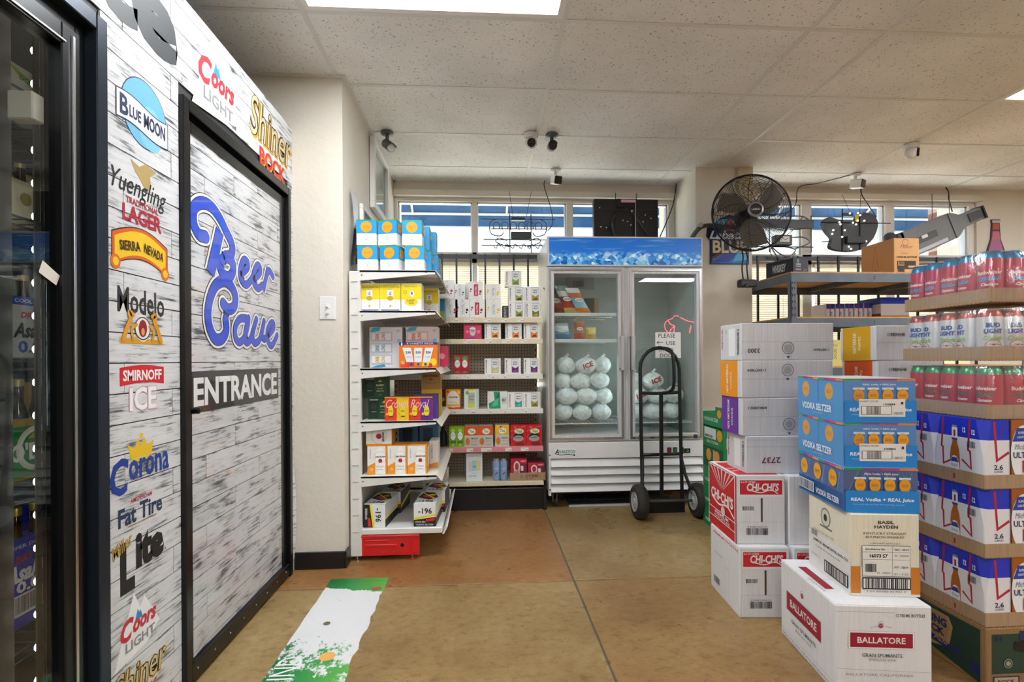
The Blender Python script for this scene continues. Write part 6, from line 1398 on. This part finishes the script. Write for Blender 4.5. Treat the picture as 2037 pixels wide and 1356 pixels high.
carton('cocktail_case', 'red sided cocktail case standing on the white one', 'box', (1.170, 2.225, .3212), (.222, .33, .314), WCARD, {'front': chis(0), 'left': red_side, 'top': red_top}, -5, g)
carton('cocktail_case', 'white cocktail case on the floor behind the sparkling wine case', 'box', (1.40, 2.16, 0), (.225, .335, .319), WCARD, {'front': chis(0)}, -4, g, 'y')
carton('cocktail_case', 'plain white case beside the red sided cocktail case', 'box', (1.405, 2.20, .3212), (.222, .33, .314), WCARD, {'front': [('s', [(.12, 0), (.12, 1)], .006, 'b8b8be')]}, -5, g)
def winefront(num, n2, seal, up=False):
    e = [('s', [(.0, .5), (1, .5)], .003, '9a9aa2'), ('s', [(.22, .5), (.22, 1 if not up else 0)], .003, 'a6a6ae'), ('s', [(.28, .5), (.28, 1)], .003, 'b2b2ba'), ('s', [(.72, .5), (.72, 1)], .003, 'b2b2ba'), ('s', [(.98, .02), (.98, .98)], .004, 'b0b0b8')]
    e += [('t', num, .13, .26 if not up else .76, .13, .12, '33343a', 180 if not up else 0, .02), ('t', n2, .86, .28, .17, .07, '3a3b40', 180, .02)] if num else []
    if seal: e += [('o', .5, seal, .065, .006, '55565c'), ('o', .5, seal, .045, .003, '6a6b70'), ('c', .5, seal, .036, None, 'a8a8ae'), ('p', [(.48, seal - .22), (.52, seal - .22), (.5, seal - .28)], '33343a')]
    return e
def wineside(c, txt, t2):
    if c: return [('r', .0, 0, .82, 1, c), ('t', txt, .34, .5, .1, .8, 'f2ecdc', 90, .02), ('t', t2, .52, .45, .08, .5, 'f2e2b0', 90, .02)]
    return [('t', 'VENETTO SRL', .1, .6, .08, .6, 'b0303a', 90, .02), ('r', .4, .1, .74, .9, 'd6d6d8'), ('r', .42, .12, .72, .88, 'ececec'), ('t', 'WAREHOUSE 2', .86, .5, .09, .7, '33343a', 90, .03), ('t', '3 5 R', .3, .8, .08, .1, '55565a', 90)]
zs = [(.6362, .176, None, '2737', '', None, 'white wine case marked 2737 standing on the red cocktail case'), (.8132, .178, '6a35a0', '', '', .30, 'wine case with purple end panel in the tall stack'), (.9922, .176, 'f09a14', '', '', .74, 'wine case with orange end panel in the tall stack'), (1.1692, .176, None, '3300', '110074049', .33, 'topmost white wine case of the tall stack, marked 3300 upside down')]
offs = [(1.238, 2.262, -3), (1.225, 2.27, -1), (1.222, 2.27, 0), (1.225, 2.275, 0)]
for (z, h_, c, n1, n2, seal, lb), (x, y, r) in zip(zs, offs):
    w_ = .45 if n1 != '3300' else .455
    fr = winefront(n1, n2 or '110074', seal)
    if n1 == '2737': fr = [('s', [(0, .72), (1, .72)], .003, '9a9aa2'), ('s', [(0, .9), (1, .9)], .003, '9a9aa2'), ('t', '2737', .26, .36, .2, .16, '6a2a44', 180, .02)]
    elif not n1: fr = fr + [('t', '11007404', .16, .74, .2, .07, '44454a', 0 if seal < .5 else 180, .02)]
    carton('wine_case', lb, 'box', (x, y, z), (w_, .205, h_), GCARD, {'front': fr, 'left': wineside(c, 'NEW AMSTERDAM', 'VODKA')}, r, 'flat wine cases in the tall stack', None)
# second tall stack behind
for i in range(8):
    z = i * .1665
    c = {7: 'd8a414', 6: 'e0561a'}.get(i, 'd8d8da')
    lb = {7: 'wine case with yellow end panel, topmost of the pile behind the blue seltzer', 6: 'wine case with orange-red end panel under the yellow one'}.get(i, f'grey-white wine case, {("lowest", "second", "third", "fourth", "fifth", "sixth", "", "")[i]} from the floor in the pile behind the blue seltzer')
    carton('wine_case', lb, 'box', (1.868 + (.008 if i == 6 else 0), 2.245, z), (.33, .235, .1655), GCARD, {'front': winefront('', '', None) + [('t', '11980NV48', .3, .74, .26, .1, '2c2d32', 0, .02)], 'left': [('r', .08, 0, .86, 1, c), ('t', 'AMSTERDAM', .42, .5, .1, .62, 'f2e8c8', 90, .02), ('t', 'PINEAPPLE', .56, .5, .07, .42, 'f6e8a8', 90, .02)]}, 0, 'wine cases behind the blue seltzer')
# green cases next to the cooler
def green(i):
    e = [('r', 0, 0, 1, 1, '1f8a4e'), ('c', .80, .66, .16, .28, 'efb030'), ('t', 'VODKA SELTZER', .45, .3, .7, .16, 'd8ece0', 0, .03)]
    if i == 4: e = [('r', 0, 0, 1, 1, '1f8a4e'), ('r', .08, .42, .66, .95, 'e4eaea'), ('b', .12, .46, .5, .6, '26282c'), ('c', .84, .66, .13, .28, 'efb030'), ('t', 'SELTZER', .5, .26, .6, .12, 'd8ece0', 0, .02)]
    if i == 3: e = [('r', 0, 0, 1, 1, '1c5a38'), ('c', .3, .6, .13, .3, 'e0a830'), ('c', .7, .6, .13, .3, 'e0a830'), ('r', .52, .2, .6, .9, 'c8b8b0')]
    return e
for i in range(6):
    lb = {5: 'cut-down open green seltzer case on top of the pile beside the cooler', 4: 'green seltzer case with white shipping label beside the cooler', 3: 'dark green seltzer case with two yellow suns beside the cooler'}.get(i, f'green seltzer case, {("lowest", "second lowest", "third lowest", "", "", "")[i]} in the pile beside the cooler')
    h_ = .139
    if i < 5:
        carton('seltzer_case', lb, 'box', (1.595, 3.20, i * .1405), (.22, .30, h_), M('1f7a46', .45), {'left': green(i), 'front': [('r', 0, 0, 1, 1, '23945a'), ('r', .1, .1, .8, .6, 'd0e0d8')], 'top': [('r', 0, 0, 1, 1, '1a6a3c')]}, 0, 'green seltzer cases')
    else:
        t = thing('seltzer_case', lb, 'box', (1.595, 3.20, i * .1405)); t['group'] = 'green seltzer cases'
        q = MB()
        q.box((0, 0, 0), (.22, .3, .006), KRAFT)
        q.prism([(0, 0), (.3, 0), (.3, .1), (.11, .1), (.11, .145), (0, .145)], lambda u, v, s: (s, u, v), 0, .006, M('23905a', .45)); q.prism([(0, 0), (.3, 0), (.3, .1), (.11, .1), (.11, .145), (0, .145)], lambda u, v, s: (s, u, v), .214, .22, M('23905a', .45))
        q.box((.006, 0, .006), (.214, .006, .145), M('23905a', .45)); q.box((.006, .294, .006), (.214, .3, .1), M('23905a', .45)); q.build('carton_body', t)
        Print(lambda u, v, e: (-e, .3 - u, v), .3, .139).run([('c', .82, .72, .1, .2, 'efb030'), ('t', 'VODKA SELTZER', .42, .38, .7, .18, 'd8ece0', 0, .03), ('r', .64, 1.0, .98, 1.03, 'b03a5a')]).build('printed_panel', t)

# ------------------------------------------------------------------ front stack
carton('sparkling_wine_case', 'white case with dark red name plate at the bottom front', 'box', (1.232, 1.668, 0), (.322, .398, .313), WCARD,
       {'front': [('s', [(.0, .93), (.62, .93)], .004, 'a8a8ac'), ('t', '12 750 ML BOTTLES', .78, .90, .3, .035, '3a3a3e', 0, .02), ('r', .13, .52, .82, .72, 'c8c8cc'), ('r', .135, .525, .815, .715, 'f0f0f0'), ('r', .15, .54, .80, .70, 'a01a34'), ('t', 'BALLATORE', .475, .62, .5, .07, 'f2e8e8', 0, .02), ('c', .47, .785, .025, None, 'a83040'), ('o', .47, .81, .025, .005, 'b0b0b4'), ('s', [(.36, .765), (.43, .78)], .008, 'b8b8bc'), ('s', [(.51, .78), (.58, .765)], .008, 'b8b8bc'), ('t', 'GRAN SPUMANTE', .48, .455, .42, .04, '55565a', 0, .01), ('t', 'SPARKLING WINE', .48, .405, .28, .025, '77787c'), ('s', [(0, .3), (1, .28)], .004, 'b8b8bc'), ('b', .27, .02, .62, .14, '26262a'), ('t', 'BALLATORE CALIFORNIA', .45, .24, .7, .025, '88898c')],
        'left': [('r', .12, .40, .78, .66, 'c8c8cc'), ('r', .13, .41, .77, .65, 'a01a34'), ('t', 'BALLATORE', .45, .53, .5, .10, 'f2e8e8', 0, .02), ('c', .44, .76, .025, None, 'a83040'), ('o', .44, .79, .025, .005, 'b0b0b4'), ('t', 'GRAN SPUMANTE', .46, .31, .46, .05, '66676a', 0, .01), ('t', 'SPARKLING WINE', .46, .24, .3, .03, '88898c'), ('t', 'BALLATORE GRAN SPUMANTE', .5, .06, .9, .03, '99999c'), ('s', [(0, .12), (1, .12)], .004, 'c0c0c4')],
        'top': [('r', .1, .3, .2, .8, 'a01a34'), ('t', 'BALLATORE', .06, .4, .03, .3, '99999c', 90)]}, -7, None, 'x')
carton('whiskey_case', 'cream bourbon case with orange corners and shipping label', 'box', (1.335, 1.728, .3155), (.238, .286, .296), mat_card('cream_cardboard', 'e2dcc6', 'ece6d2'),
       {'front': [('t', 'BASIL', .52, .90, .24, .04, '33302a', 0, .03), ('t', 'HAYDEN', .52, .845, .34, .04, '33302a', 0, .03), ('t', 'KENTUCKY STRAIGHT', .5, .765, .62, .028, '5a564c', 0, .01), ('t', 'BOURBON WHISKEY', .5, .72, .56, .028, '5a564c', 0, .01), ('t', 'CLERMONT KENTUCKY', .5, .645, .44, .018, '77736a'), ('r', 0, 0, 1, .36, 'e6e4de'), ('r', .0, .03, .14, .36, 'd0802a'), ('r', .87, .03, 1, .36, 'd0802a'), ('r', .16, .24, .86, .62, '55555a'), ('r', .166, .246, .854, .614, 'eceae4'), ('s', [(.6, .25), (.6, .61)], .005, '77777a'), ('s', [(.17, .54), (.85, .54)], .004, '77777a'), ('s', [(.17, .45), (.85, .45)], .004, '77777a'), ('t', '16073 S7', .4, .495, .26, .045, '222226', 0, .03), ('t', 'BOURBON 750', .35, .575, .28, .02, '333338', 0, .02), ('t', 'NO - 2014', .73, .575, .2, .025, '333338', 0, .02), ('t', 'PL - 500300', .73, .5, .2, .022, '333338'), ('t', 'WT - 32014', .72, .36, .2, .025, '333338', 0, .02), ('t', '21 - 2-23', .72, .28, .2, .025, '333338'), ('b', .2, .30, .36, .40, '222226'), ('t', 'PS - 000001', .47, .29, .2, .022, '333338'), ('r', .155, .09, .855, .235, '1c1c20'), ('r', .17, .105, .84, .22, 'eceae4'), ('b', .2, .105, .82, .22, '1c1c20'), ('t', '1 07 80686 01702 2', .5, .065, .56, .02, '444448')],
        'left': [('r', 0, 0, 1, .5, 'e6e5e0'), ('c', .44, .78, .12, .13, '8a8880'), ('c', .44, .78, .10, .11, 'd8d4c6'), ('c', .44, .78, .04, .05, '3a3a38'), ('r', .3, .64, .6, .66, '77756c'), ('t', 'PRODUCT OF KENTUCKY', .4, .55, .5, .03, 'a09c90'), ('t', 'JAMES B. BEAM DISTILLING CO.', .55, .40, .84, .045, '44444a', 0, .02), ('t', 'CLERMONT FRANKFORT', .5, .33, .6, .02, '77777a'), ('b', .08, .46, .24, .54, '88888c'), ('r', .42, .06, .96, .22, '1c1c20'), ('r', .44, .075, .94, .205, 'e8e6e0'), ('b', .47, .075, .92, .205, '1c1c20'), ('t', '00100 11', .2, .2, .2, .03, 'a0a0a4')]}, -7.5)
def vod_front(z, lab, palm):
    e = [('r', 0, 0, 1, 1, '1c86d8')]
    if palm:
        e += [('r', 0, .44, 1, .94, '1c4a90')] + [('s', [(x, .46), (x + dx, .92)], .012, '2f8ad0') for x, dx in ((.05, .15), (.1, .2), (.2, .1), (.4, -.1), (.5, .12), (.62, -.06), (.72, .14), (.86, -.12), (.94, -.16), (.82, .1))]
    e += [('r', 0, .95, .25, 1, '1f9a5a'), ('r', .25, .95, .5, 1, '7a4a90'), ('r', .5, .95, .75, 1, 'b04070'), ('r', .75, .95, 1, 1, 'e0803a'), ('t', 'REAL Vodka + REAL Juice', .5, .865, .46, .05, 'f0f6fa', 0, .02, .1)]
    for x in (.21, .41, .61, .81):
        e += [('r', x - .075, .50, x + .075, .78, '2a74b4'), ('r', x - .08, .75, x + .08, .80, 'd8e4ea'), ('c', x, .62, .075, .15, 'eaa224'), ('t', 'HIGH NOON', x, .62, .09, .07, 'b87a20', 0, .02)]
    e += [('r', 0, .0, 1, .5, '1c86d8'), ('t', 'REAL Vodka + REAL Juice', .5, .29, .86, .10, 'f0f6fa', 0, .025, .1), ('t', 'PRODUCED AND BOTTLED WITH NATURAL FLAVORS', .45, .19, .7, .025, 'bcd8ec')]
    if lab: e += [('r', .2, .14, .84, .54, 'e8e6e4'), ('t', 'HN VARIETY 12OZ 24PK', .34, .49, .26, .04, '55555a', 0, .01), ('t', '100884', .62, .42, .16, .05, '33343a', 0, .02), ('r', .23, .19, .65, .38, '26262a'), ('r', .238, .198, .642, .372, 'eceae8'), ('b', .3, .198, .5, .372, '26262a'), ('r', .78, .42, .81, .48, '33343a'), ('t', '1 00850 00211', .74, .22, .14, .06, '44454a')]
    return e
def vod_left(palm, n):
    e = [('r', 0, 0, 1, 1, '2a9ae0')]
    if palm: e += [('r', 0, .4, 1, .95, '2f6ab0')] + [('s', [(x, .42), (x + .06, .9)], .012, '5aa8dc') for x in (.05, .2, .4, .55, .7, .88)] + [('r', 0, 0, 1, .42, '2880d0')]
    xs_ = (.2, .72) if n == 2 else (.14, .46, .8)
    for x in xs_:
        e += [('c', x, .68, .085, .20, 'efae2a'), ('t', 'HIGH NOON', x, .68, .1, .1, 'd08a28', 0, .02)]
    for i, c in enumerate(('2aa86a', '7a4a90', 'd84a7a', 'f09a60', '2aa86a', 'b04090', 'd84a7a', 'e88a4a')): e.append(('r', i / 8, .95, (i + 1) / 8, 1, c))
    for i in range(1, n): e.append(('s', [(i / n, .42), (i / n, .95)], .006, '1a6aa8'))
    if n == 3: e += [('r', .03, .10, .4, .36, 'e4ecf2'), ('b', .04, .12, .39, .34, '26466a'), ('t', 'VODKA SELTZER', .7, .2, .5, .14, 'e8f2f8', 0, .03)]
    else: e += [('t', 'VODKA SELTZER', .46, .26, .66, .17, 'eef6fa', 0, .03), ('t', '24 CANS', .5, .12, .2, .03, 'bcd8ec')]
    return e
vt = [('r', .0, .0, 1, 1, 'c8ccd4'), ('r', .02, .02, .98, .98, 'd8dce2')]
for i, (x, y, z, r, lb) in enumerate(((1.330, 1.752, .6125, -9, 'lowest blue seltzer case, with palm leaf print'), (1.338, 1.762, .7755, -8, 'middle blue seltzer case with white shipping label'), (1.342, 1.768, .9385, -8, 'topmost blue seltzer case with white shipping label'))):
    t = carton('seltzer_case', lb, 'box', (x, y, z), (.252, .338, .162), M('1c86d8', .35), {'front': vod_front(z, i > 0, i == 0), 'left': vod_left(i == 0, 3 if i == 0 else 2), 'top': vt}, r, 'blue vodka seltzer cases')
    m = MB(); m.box((-.003, -.003, .002), (.255, .341, .1605), FILM); m.build('shrink_film', t, bevel=.004)

# ------------------------------------------------------------------ right-hand stack: cans, bottles, green box
CW, CL = 5, 5
def can_pack(label, C, rot, body, lid, neck, els, group):
    t = thing('can_pack', label, 'can pack', C, math.radians(rot), group)
    r = .0365; n_x, n_y = 4, 5; px_, py_ = .0735, .0745; W_, D_ = n_x * px_ + .006, n_y * py_ + .006
    q = MB()
    for a, c in (((0, 0, 0), (W_, D_, .004)), ((0, 0, .004), (W_, .004, .052)), ((0, D_ - .004, .004), (W_, D_, .052)), ((0, .004, .004), (.004, D_ - .004, .052)), ((W_ - .004, .004, .004), (W_, D_ - .004, .052))): q.box(a, c, KRAFT)
    tr = q.build('tray', t)
    q = MB()
    for (p0, p1) in (((0, 0), (W_, 0)), ((0, 0), (0, D_))):
        n = 44
        for i in range(n):
            if i % 2: continue
            if p1[0] > 0: q.box((W_ * i / n, -.0012, -.0), (W_ * (i + 1) / n, .0, .003), '7a5a38')
            else: q.box((-.0012, D_ * i / n, 0), (0, D_ * (i + 1) / n, .003), '7a5a38')
    q.build('perforated_edge', tr)
    cm = None; pm = None; rn_ = random.Random(int(C[2] * 1000))
    for i in range(n_x):
        for j in range(n_y):
            if i > 1 and j > 1: continue           # inner cans that nothing shows
            if cm is None:
                q = MB(); q.lathe([(.027, .004), (r, .012), (r, .160), (.031, .178), (.0285, .182), (.029, .1885), (.0265, .187), (0, .1865)], (0, 0, 0), (0, 0, 1), 24, [M(body, .3, .25, .3), M(body, .3, .25, .3), M(neck, .3, .5), M(neck, .3, .5), M(lid, .25, .8), M(lid, .25, .8), M(lid, .25, .8)], False)
                o = q.build('can', t, smooth=.6); cm = o.data
                p_ = Print(lambda u, v, e: ((r + e) * math.sin((u - .04) / r), -(r + e) * math.cos((u - .04) / r), .014 + v), .08, .145).run(els); po = p_.build('printed_label', o); pm = po.data
            else:
                o = bpy.data.objects.new('can', cm); link(o, t); po = bpy.data.objects.new('printed_label', pm); link(po, o)
            o.location = (.004 + (i + .5) * px_, .004 + (j + .5) * py_, .001)
            a = -90 if i == 0 else 0
            if i == 0 and j == 0: a = -48
            o.rotation_euler.z = math.radians(a + rn_.uniform(-28, 28))
    q = MB(); hz_ = .197; pts = []
    def ring(z, ins): 
        c = .02; x0, y0, x1, y1 = ins, ins, W_ - ins, D_ - ins
        return [(x0 + c, y0, z), (x1 - c, y0, z), (x1, y0 + c, z), (x1, y1 - c, z), (x1 - c, y1, z), (x0 + c, y1, z), (x0, y1 - c, z), (x0, y0 + c, z)]
    rings = [ring(.012, -.003), ring(.05, -.003), ring(.07, -.001), ring(.17, -.0005), ring(.19, .006), ring(hz_ - .004, .02)]
    vs = [p for rr in rings for p in rr]
    fs = [(a * 8 + b, a * 8 + (b + 1) % 8, (a + 1) * 8 + (b + 1) % 8, (a + 1) * 8 + b) for a in range(len(rings) - 1) for b in range(8)] + [tuple(range((len(rings) - 1) * 8, len(rings) * 8))]
    q.add(vs, fs, FILM); q.build('shrink_film', t, smooth=.9)
    return t
bud = lambda c2: [('t', 'Budweiser', .5, .66, .95, .10, 'f0e4e0', 0, .035), ('t', 'CHELADA', .5, .50, .8, .10, c2, 0, .06), ('t', 'Clamato', .5, .36, .6, .08, 'f2e8e8', 0, .03, .3)]
KX, KY = 1.832, 1.68
g = 'shrink-wrapped trays of tall cans'
can_pack('tray of red tall cans with blue lids, topmost of the right-hand stack', (KX, KY, 1.3765), -2, 'c02848', '3a8ec0', '2a86bc', bud('4aa4dc'), g)
can_pack('tray of white light beer tall cans, second from the top of the right-hand stack', (KX - .002, KY, 1.165), -1, 'd8dade', 'b8a8a4', 'b85a50', [('r', .1, .56, .9, .88, 'eef0f2'), ('t', 'BUD', .5, .79, .5, .12, '1f5fae', 0, .06), ('t', 'LIGHT', .5, .64, .66, .12, '1f5fae', 0, .06), ('t', 'Chelada', .5, .47, .7, .12, '9cc86a', 0, .03, .3), ('c', .5, .16, .5, .16, 'c8404a'), ('t', 'Clamato', .5, .26, .7, .10, 'f2e4e4', 0, .04, .2), ('o', .5, .26, .3, .02, 'c02838')], g)
can_pack('tray of red tall cans with green lids, third from the top of the right-hand stack', (KX - .004, KY, .9535), -2, 'c01c38', '5a9a7a', '3a9468', bud('4a6a5a'), g)
def ultra_pack(label, C, W_, D_, group):
    t = thing('beer_carton', label, 'beer pack', C, 0, group)
    h = .243; hb = h * .70; q = MB(); WM = M('e6e7ec', .4); BM = M('1f34c4', .4)
    def lay(z, c): return [(c, 0, z), (W_ - c, 0, z), (W_, c, z), (W_, D_ - c, z), (W_ - c, D_, z), (c, D_, z), (0, D_ - c, z), (0, c, z)]
    L = [lay(0, .003), lay(h * .45, .004), lay(hb, .016), lay(h, .030)]
    vs = [p for a in L for p in a]
    for k, mt in ((0, WM), (1, WM), (2, BM)):
        q.add(vs, [(k * 8 + b, k * 8 + (b + 1) % 8, (k + 1) * 8 + (b + 1) % 8, (k + 1) * 8 + b) for b in range(8)], mt)
    q.add(vs, [tuple(range(24, 32)), tuple(range(7, -1, -1))], BM); q.build('carton_body', t)
    def bottle(cx_, s, z0=0.0):
        k = s
        return [('p', [(cx_ - .105 * k, z0), (cx_ + .105 * k, z0), (cx_ + .105 * k, .40), (cx_ + .085 * k, .52), (cx_ + .05 * k, .60), (cx_ + .045 * k, .84), (cx_ - .045 * k, .84), (cx_ - .05 * k, .60), (cx_ - .085 * k, .52), (cx_ - .105 * k, .40)], 'b0641c'), ('r', cx_ + .03 * k, z0, cx_ + .06 * k, .4, 'cf842c'), ('r', cx_ - .06 * k, .66, cx_ + .06 * k, .84, 'eceef2'), ('r', cx_ - .06 * k, .645, cx_ + .06 * k, .675, '243c8c'), ('r', cx_ - .02 * k, .7, cx_ + .02 * k, .8, 'b02030'), ('r', cx_ - .05 * k, .84, cx_ + .05 * k, .875, '8a9098'), ('c', cx_, .2, .105 * k, .20, 'eceef2'), ('p', [(cx_ - .09 * k, .3), (cx_ - .05 * k, .37), (cx_ + .05 * k, .37), (cx_ + .09 * k, .3)], '2440a8'), ('t', 'Michelob', cx_, .25, .15 * k, .05, '5a6a8a', 0, 0, .3), ('t', 'ULTRA', cx_, .165, .18 * k, .06, '1f2f5c', 0, .03), ('r', cx_ - .02 * k, .04, cx_ + .02 * k, .12, 'b02030')]
    le = [('s', [(.20, .98), (.16, .52), (.19, .50), (.20, .24), (.34, .31)], .036, 'b8203c'), ('s', [(.74, .98), (.70, .52), (.74, .50), (.76, .24), (.58, .36)], .036, 'b8203c')] + bottle(.44, .95) + [('t', '12', .64, .82, .06, .08, 'f0f2f8', 0, .04), ('t', '12', .82, .80, .06, .08, 'f0f2f8', 0, .04), ('b', .70, .56, .86, .66, '44464c')]
    fn, Wf, Hf = face_fn('left', W_, D_, h); Print(fn, Wf, Hf).run(le).build('printed_panel', t)
    fe = [('s', [(.14, .97), (.18, .40), (.35, .52)], .036, 'b8203c'), ('t', '2.6', .2, .30, .13, .075, '26305a', 0, .02), ('t', 'CARBS', .2, .235, .13, .03, '26305a'), ('r', .36, 0, .74, 1, 'a85c18'), ('r', .36, 0, .38, 1, '4a2810'), ('r', .6, 0, .68, 1, 'cf842c'), ('c', .55, .5, .18, .42, 'f0f1f4'), ('p', [(.39, .68), (.46, .88), (.64, .88), (.71, .68)], '2440a8'), ('t', 'SUPERIOR', .55, .81, .16, .035, 'e8ecf8', 0, .02), ('t', 'LIGHT BEER', .55, .745, .18, .035, 'e8ecf8', 0, .02), ('t', 'Michelob', .55, .60, .26, .08, '4a587a', 0, .0, .35), ('t', 'ULTRA', .55, .48, .3, .09, '1f2f5c', 0, .02), ('r', .53, .22, .57, .40, 'a82038')]
    fn, Wf, Hf = face_fn('front', W_, D_, h); Print(fn, Wf, Hf).run(fe).build('printed_panel', t)
UX, UY = 1.797, 1.674
UW, UD = .27, .196
for i in range(3):
    z = .2095 + i * .2475
    wd = ('lowest', 'middle', 'upper')[i]
    tr = thing('bottle_tray', f'brown cardboard tray under the {wd} white and blue bottle packs', 'tray', (UX - .002, UY - .002, z), 0, 'cardboard bottle trays')
    q = MB(); W_, D_ = UW + .008, 2 * UD + .01
    for a, c in (((0, 0, 0), (W_, D_, .0035)), ((0, 0, .0035), (W_, .003, .05)), ((0, D_ - .003, .0035), (W_, D_, .05)), ((0, .003, .0035), (.003, D_ - .003, .05)), ((W_ - .003, .003, .0035), (W_, D_ - .003, .05))): q.box(a, c, KRAFT)
    bo = q.build('tray_body', tr)
    q = MB()
    for k in range(50):
        if k % 2: continue
        q.box((W_ * k / 50, -.001, -.001), (W_ * (k + 1) / 50, .0, .003), '8a6440'); q.box((-.001, D_ * k / 50, -.001), (.0, D_ * (k + 1) / 50, .003), '8a6440')
    q.build('perforated_edge', bo)
    for j in range(2):
        ultra_pack(f'white and blue bottle pack, {"nearer" if j == 0 else "further"} one in the {wd} tray', (UX + .002, UY + .002 + j * (UD + .001), z + .004), UW, UD, 'white and blue bottle packs')
gb = thing('beer_case', 'green and brown beer case with oval hand hole at the bottom of the right-hand stack', 'box', (1.79, 1.665, 0))
GW, GD, GH = .30, .415, .2085; KR2 = mat_card('brown_cardboard', '8a6a42', '9a7850')
q = MB(); q.box((0, 0, 0), (GW, GD, GH), KR2); q.build('carton_body', gb, bevel=.003)
fn, Wf, Hf = face_fn('left', GW, GD, GH)
Print(fn, Wf, Hf).run([('p', [(0, .34), (.55, .12), (.95, 0), (.95, .93), (0, .93)], '1c3a30'), ('r', .86, .12, .95, .3, '1f2a5c'), ('p', [(.26, .86), (.66, .86), (.70, .70), (.66, .30), (.46, .18), (.26, .3)], 'b08a5a'), ('p', [(.28, .83), (.64, .83), (.67, .70), (.63, .34), (.46, .22), (.28, .34)], 'a0805a'), ('t', 'ROLLING', .46, .70, .36, .16, '1f2a5c', 0, .05), ('t', 'ROCK', .48, .52, .28, .14, '1f2a5c', 0, .05), ('p', [(.24, .42), (.70, .36), (.80, .44), (.76, .34), (.80, .24), (.68, .26), (.24, .30)], '1f2a5c'), ('t', 'Extra Pale', .47, .345, .36, .06, 'b09a70', 0, .01, .3)]).build('printed_panel', gb)
fn, Wf, Hf = face_fn('front', GW, GD, GH)
Print(fn, Wf, Hf).run([('p', [(.07, .22), (.07, .90), (1, .90), (1, .22)], '1f3d30'), ('r', .08, .0, .42, .18, '26264a'), ('r', .1, .03, .4, .16, 'b8a888'), ('t', 'ROCK', .25, .09, .22, .06, '33302a', 0, .03), ('r', .42, .78, .7, .95, '1f2a5c'), ('c', .46, .68, .12, .1, '07080a'), ('r', .36, .6, .58, .77, '07080a'), ('t', '24', .16, .82, .1, .08, '1f2a5c', 0, .02), ('o', .27, .4, .055, .012, '8a9a90'), ('c', .27, .4, .03, None, 'b0a890')]).build('printed_panel', gb)

# ------------------------------------------------------------------ worn floor graphic
fs_o = thing('floor_graphic', 'worn green and white floor sticker lying on the concrete by the door', 'floor sticker', (-.816, 1.50, .0))
q = MB(); n = 24; rn = random.Random(5); L = 1.23
lft = [(rn.uniform(-.002, .002), L * i / n) for i in range(n + 1)]
rgt = [(.305 + (rn.uniform(-.012, .003) if 8 < i < 22 else 0) - .0, L * i / n) for i in range(n + 1)]
vs = [(a, b, .0028) for a, b in lft] + [(a, b, .0028) for a, b in rgt] + [(a, b, .0) for a, b in lft] + [(a, b, .0) for a, b in rgt]; k = n + 1
fs = [(i, i + k, i + k + 1, i + 1) for i in range(n)] + [(i, i + 1, i + 1 + 2 * k, i + 2 * k) for i in range(n)] + [(i + k, i + 3 * k, i + 1 + 3 * k, i + k + 1) for i in range(n)] + [(0, 2 * k, 3 * k, k), (n, n + k, n + 3 * k, n + 2 * k)]
q.add(vs, fs, STRIP); q.build('sticker_sheet', fs_o)
Print(lambda u, v, e: (u, v, .0028 + e), .305, L).run([('t', 'MIND', .2, .34, .3, .17, 'e8ebea', 90, .0), ('t', 'YOU', .2, .53, .26, .12, 'dfe4e2', 90, .0), ('c', .64, .42, .1, .025, 'e8b060'), ('r', .8, .885, .95, .905, 'c03a4a'), ('s', [(.04, .22), (.98, .22)], .006, '0e5a2c'), ('s', [(.02, .965), (.98, .965)], .006, '0e5a2c'), ('c', .38, .625, .05, .012, '6a5c48')]).build('printed_lettering', fs_o)
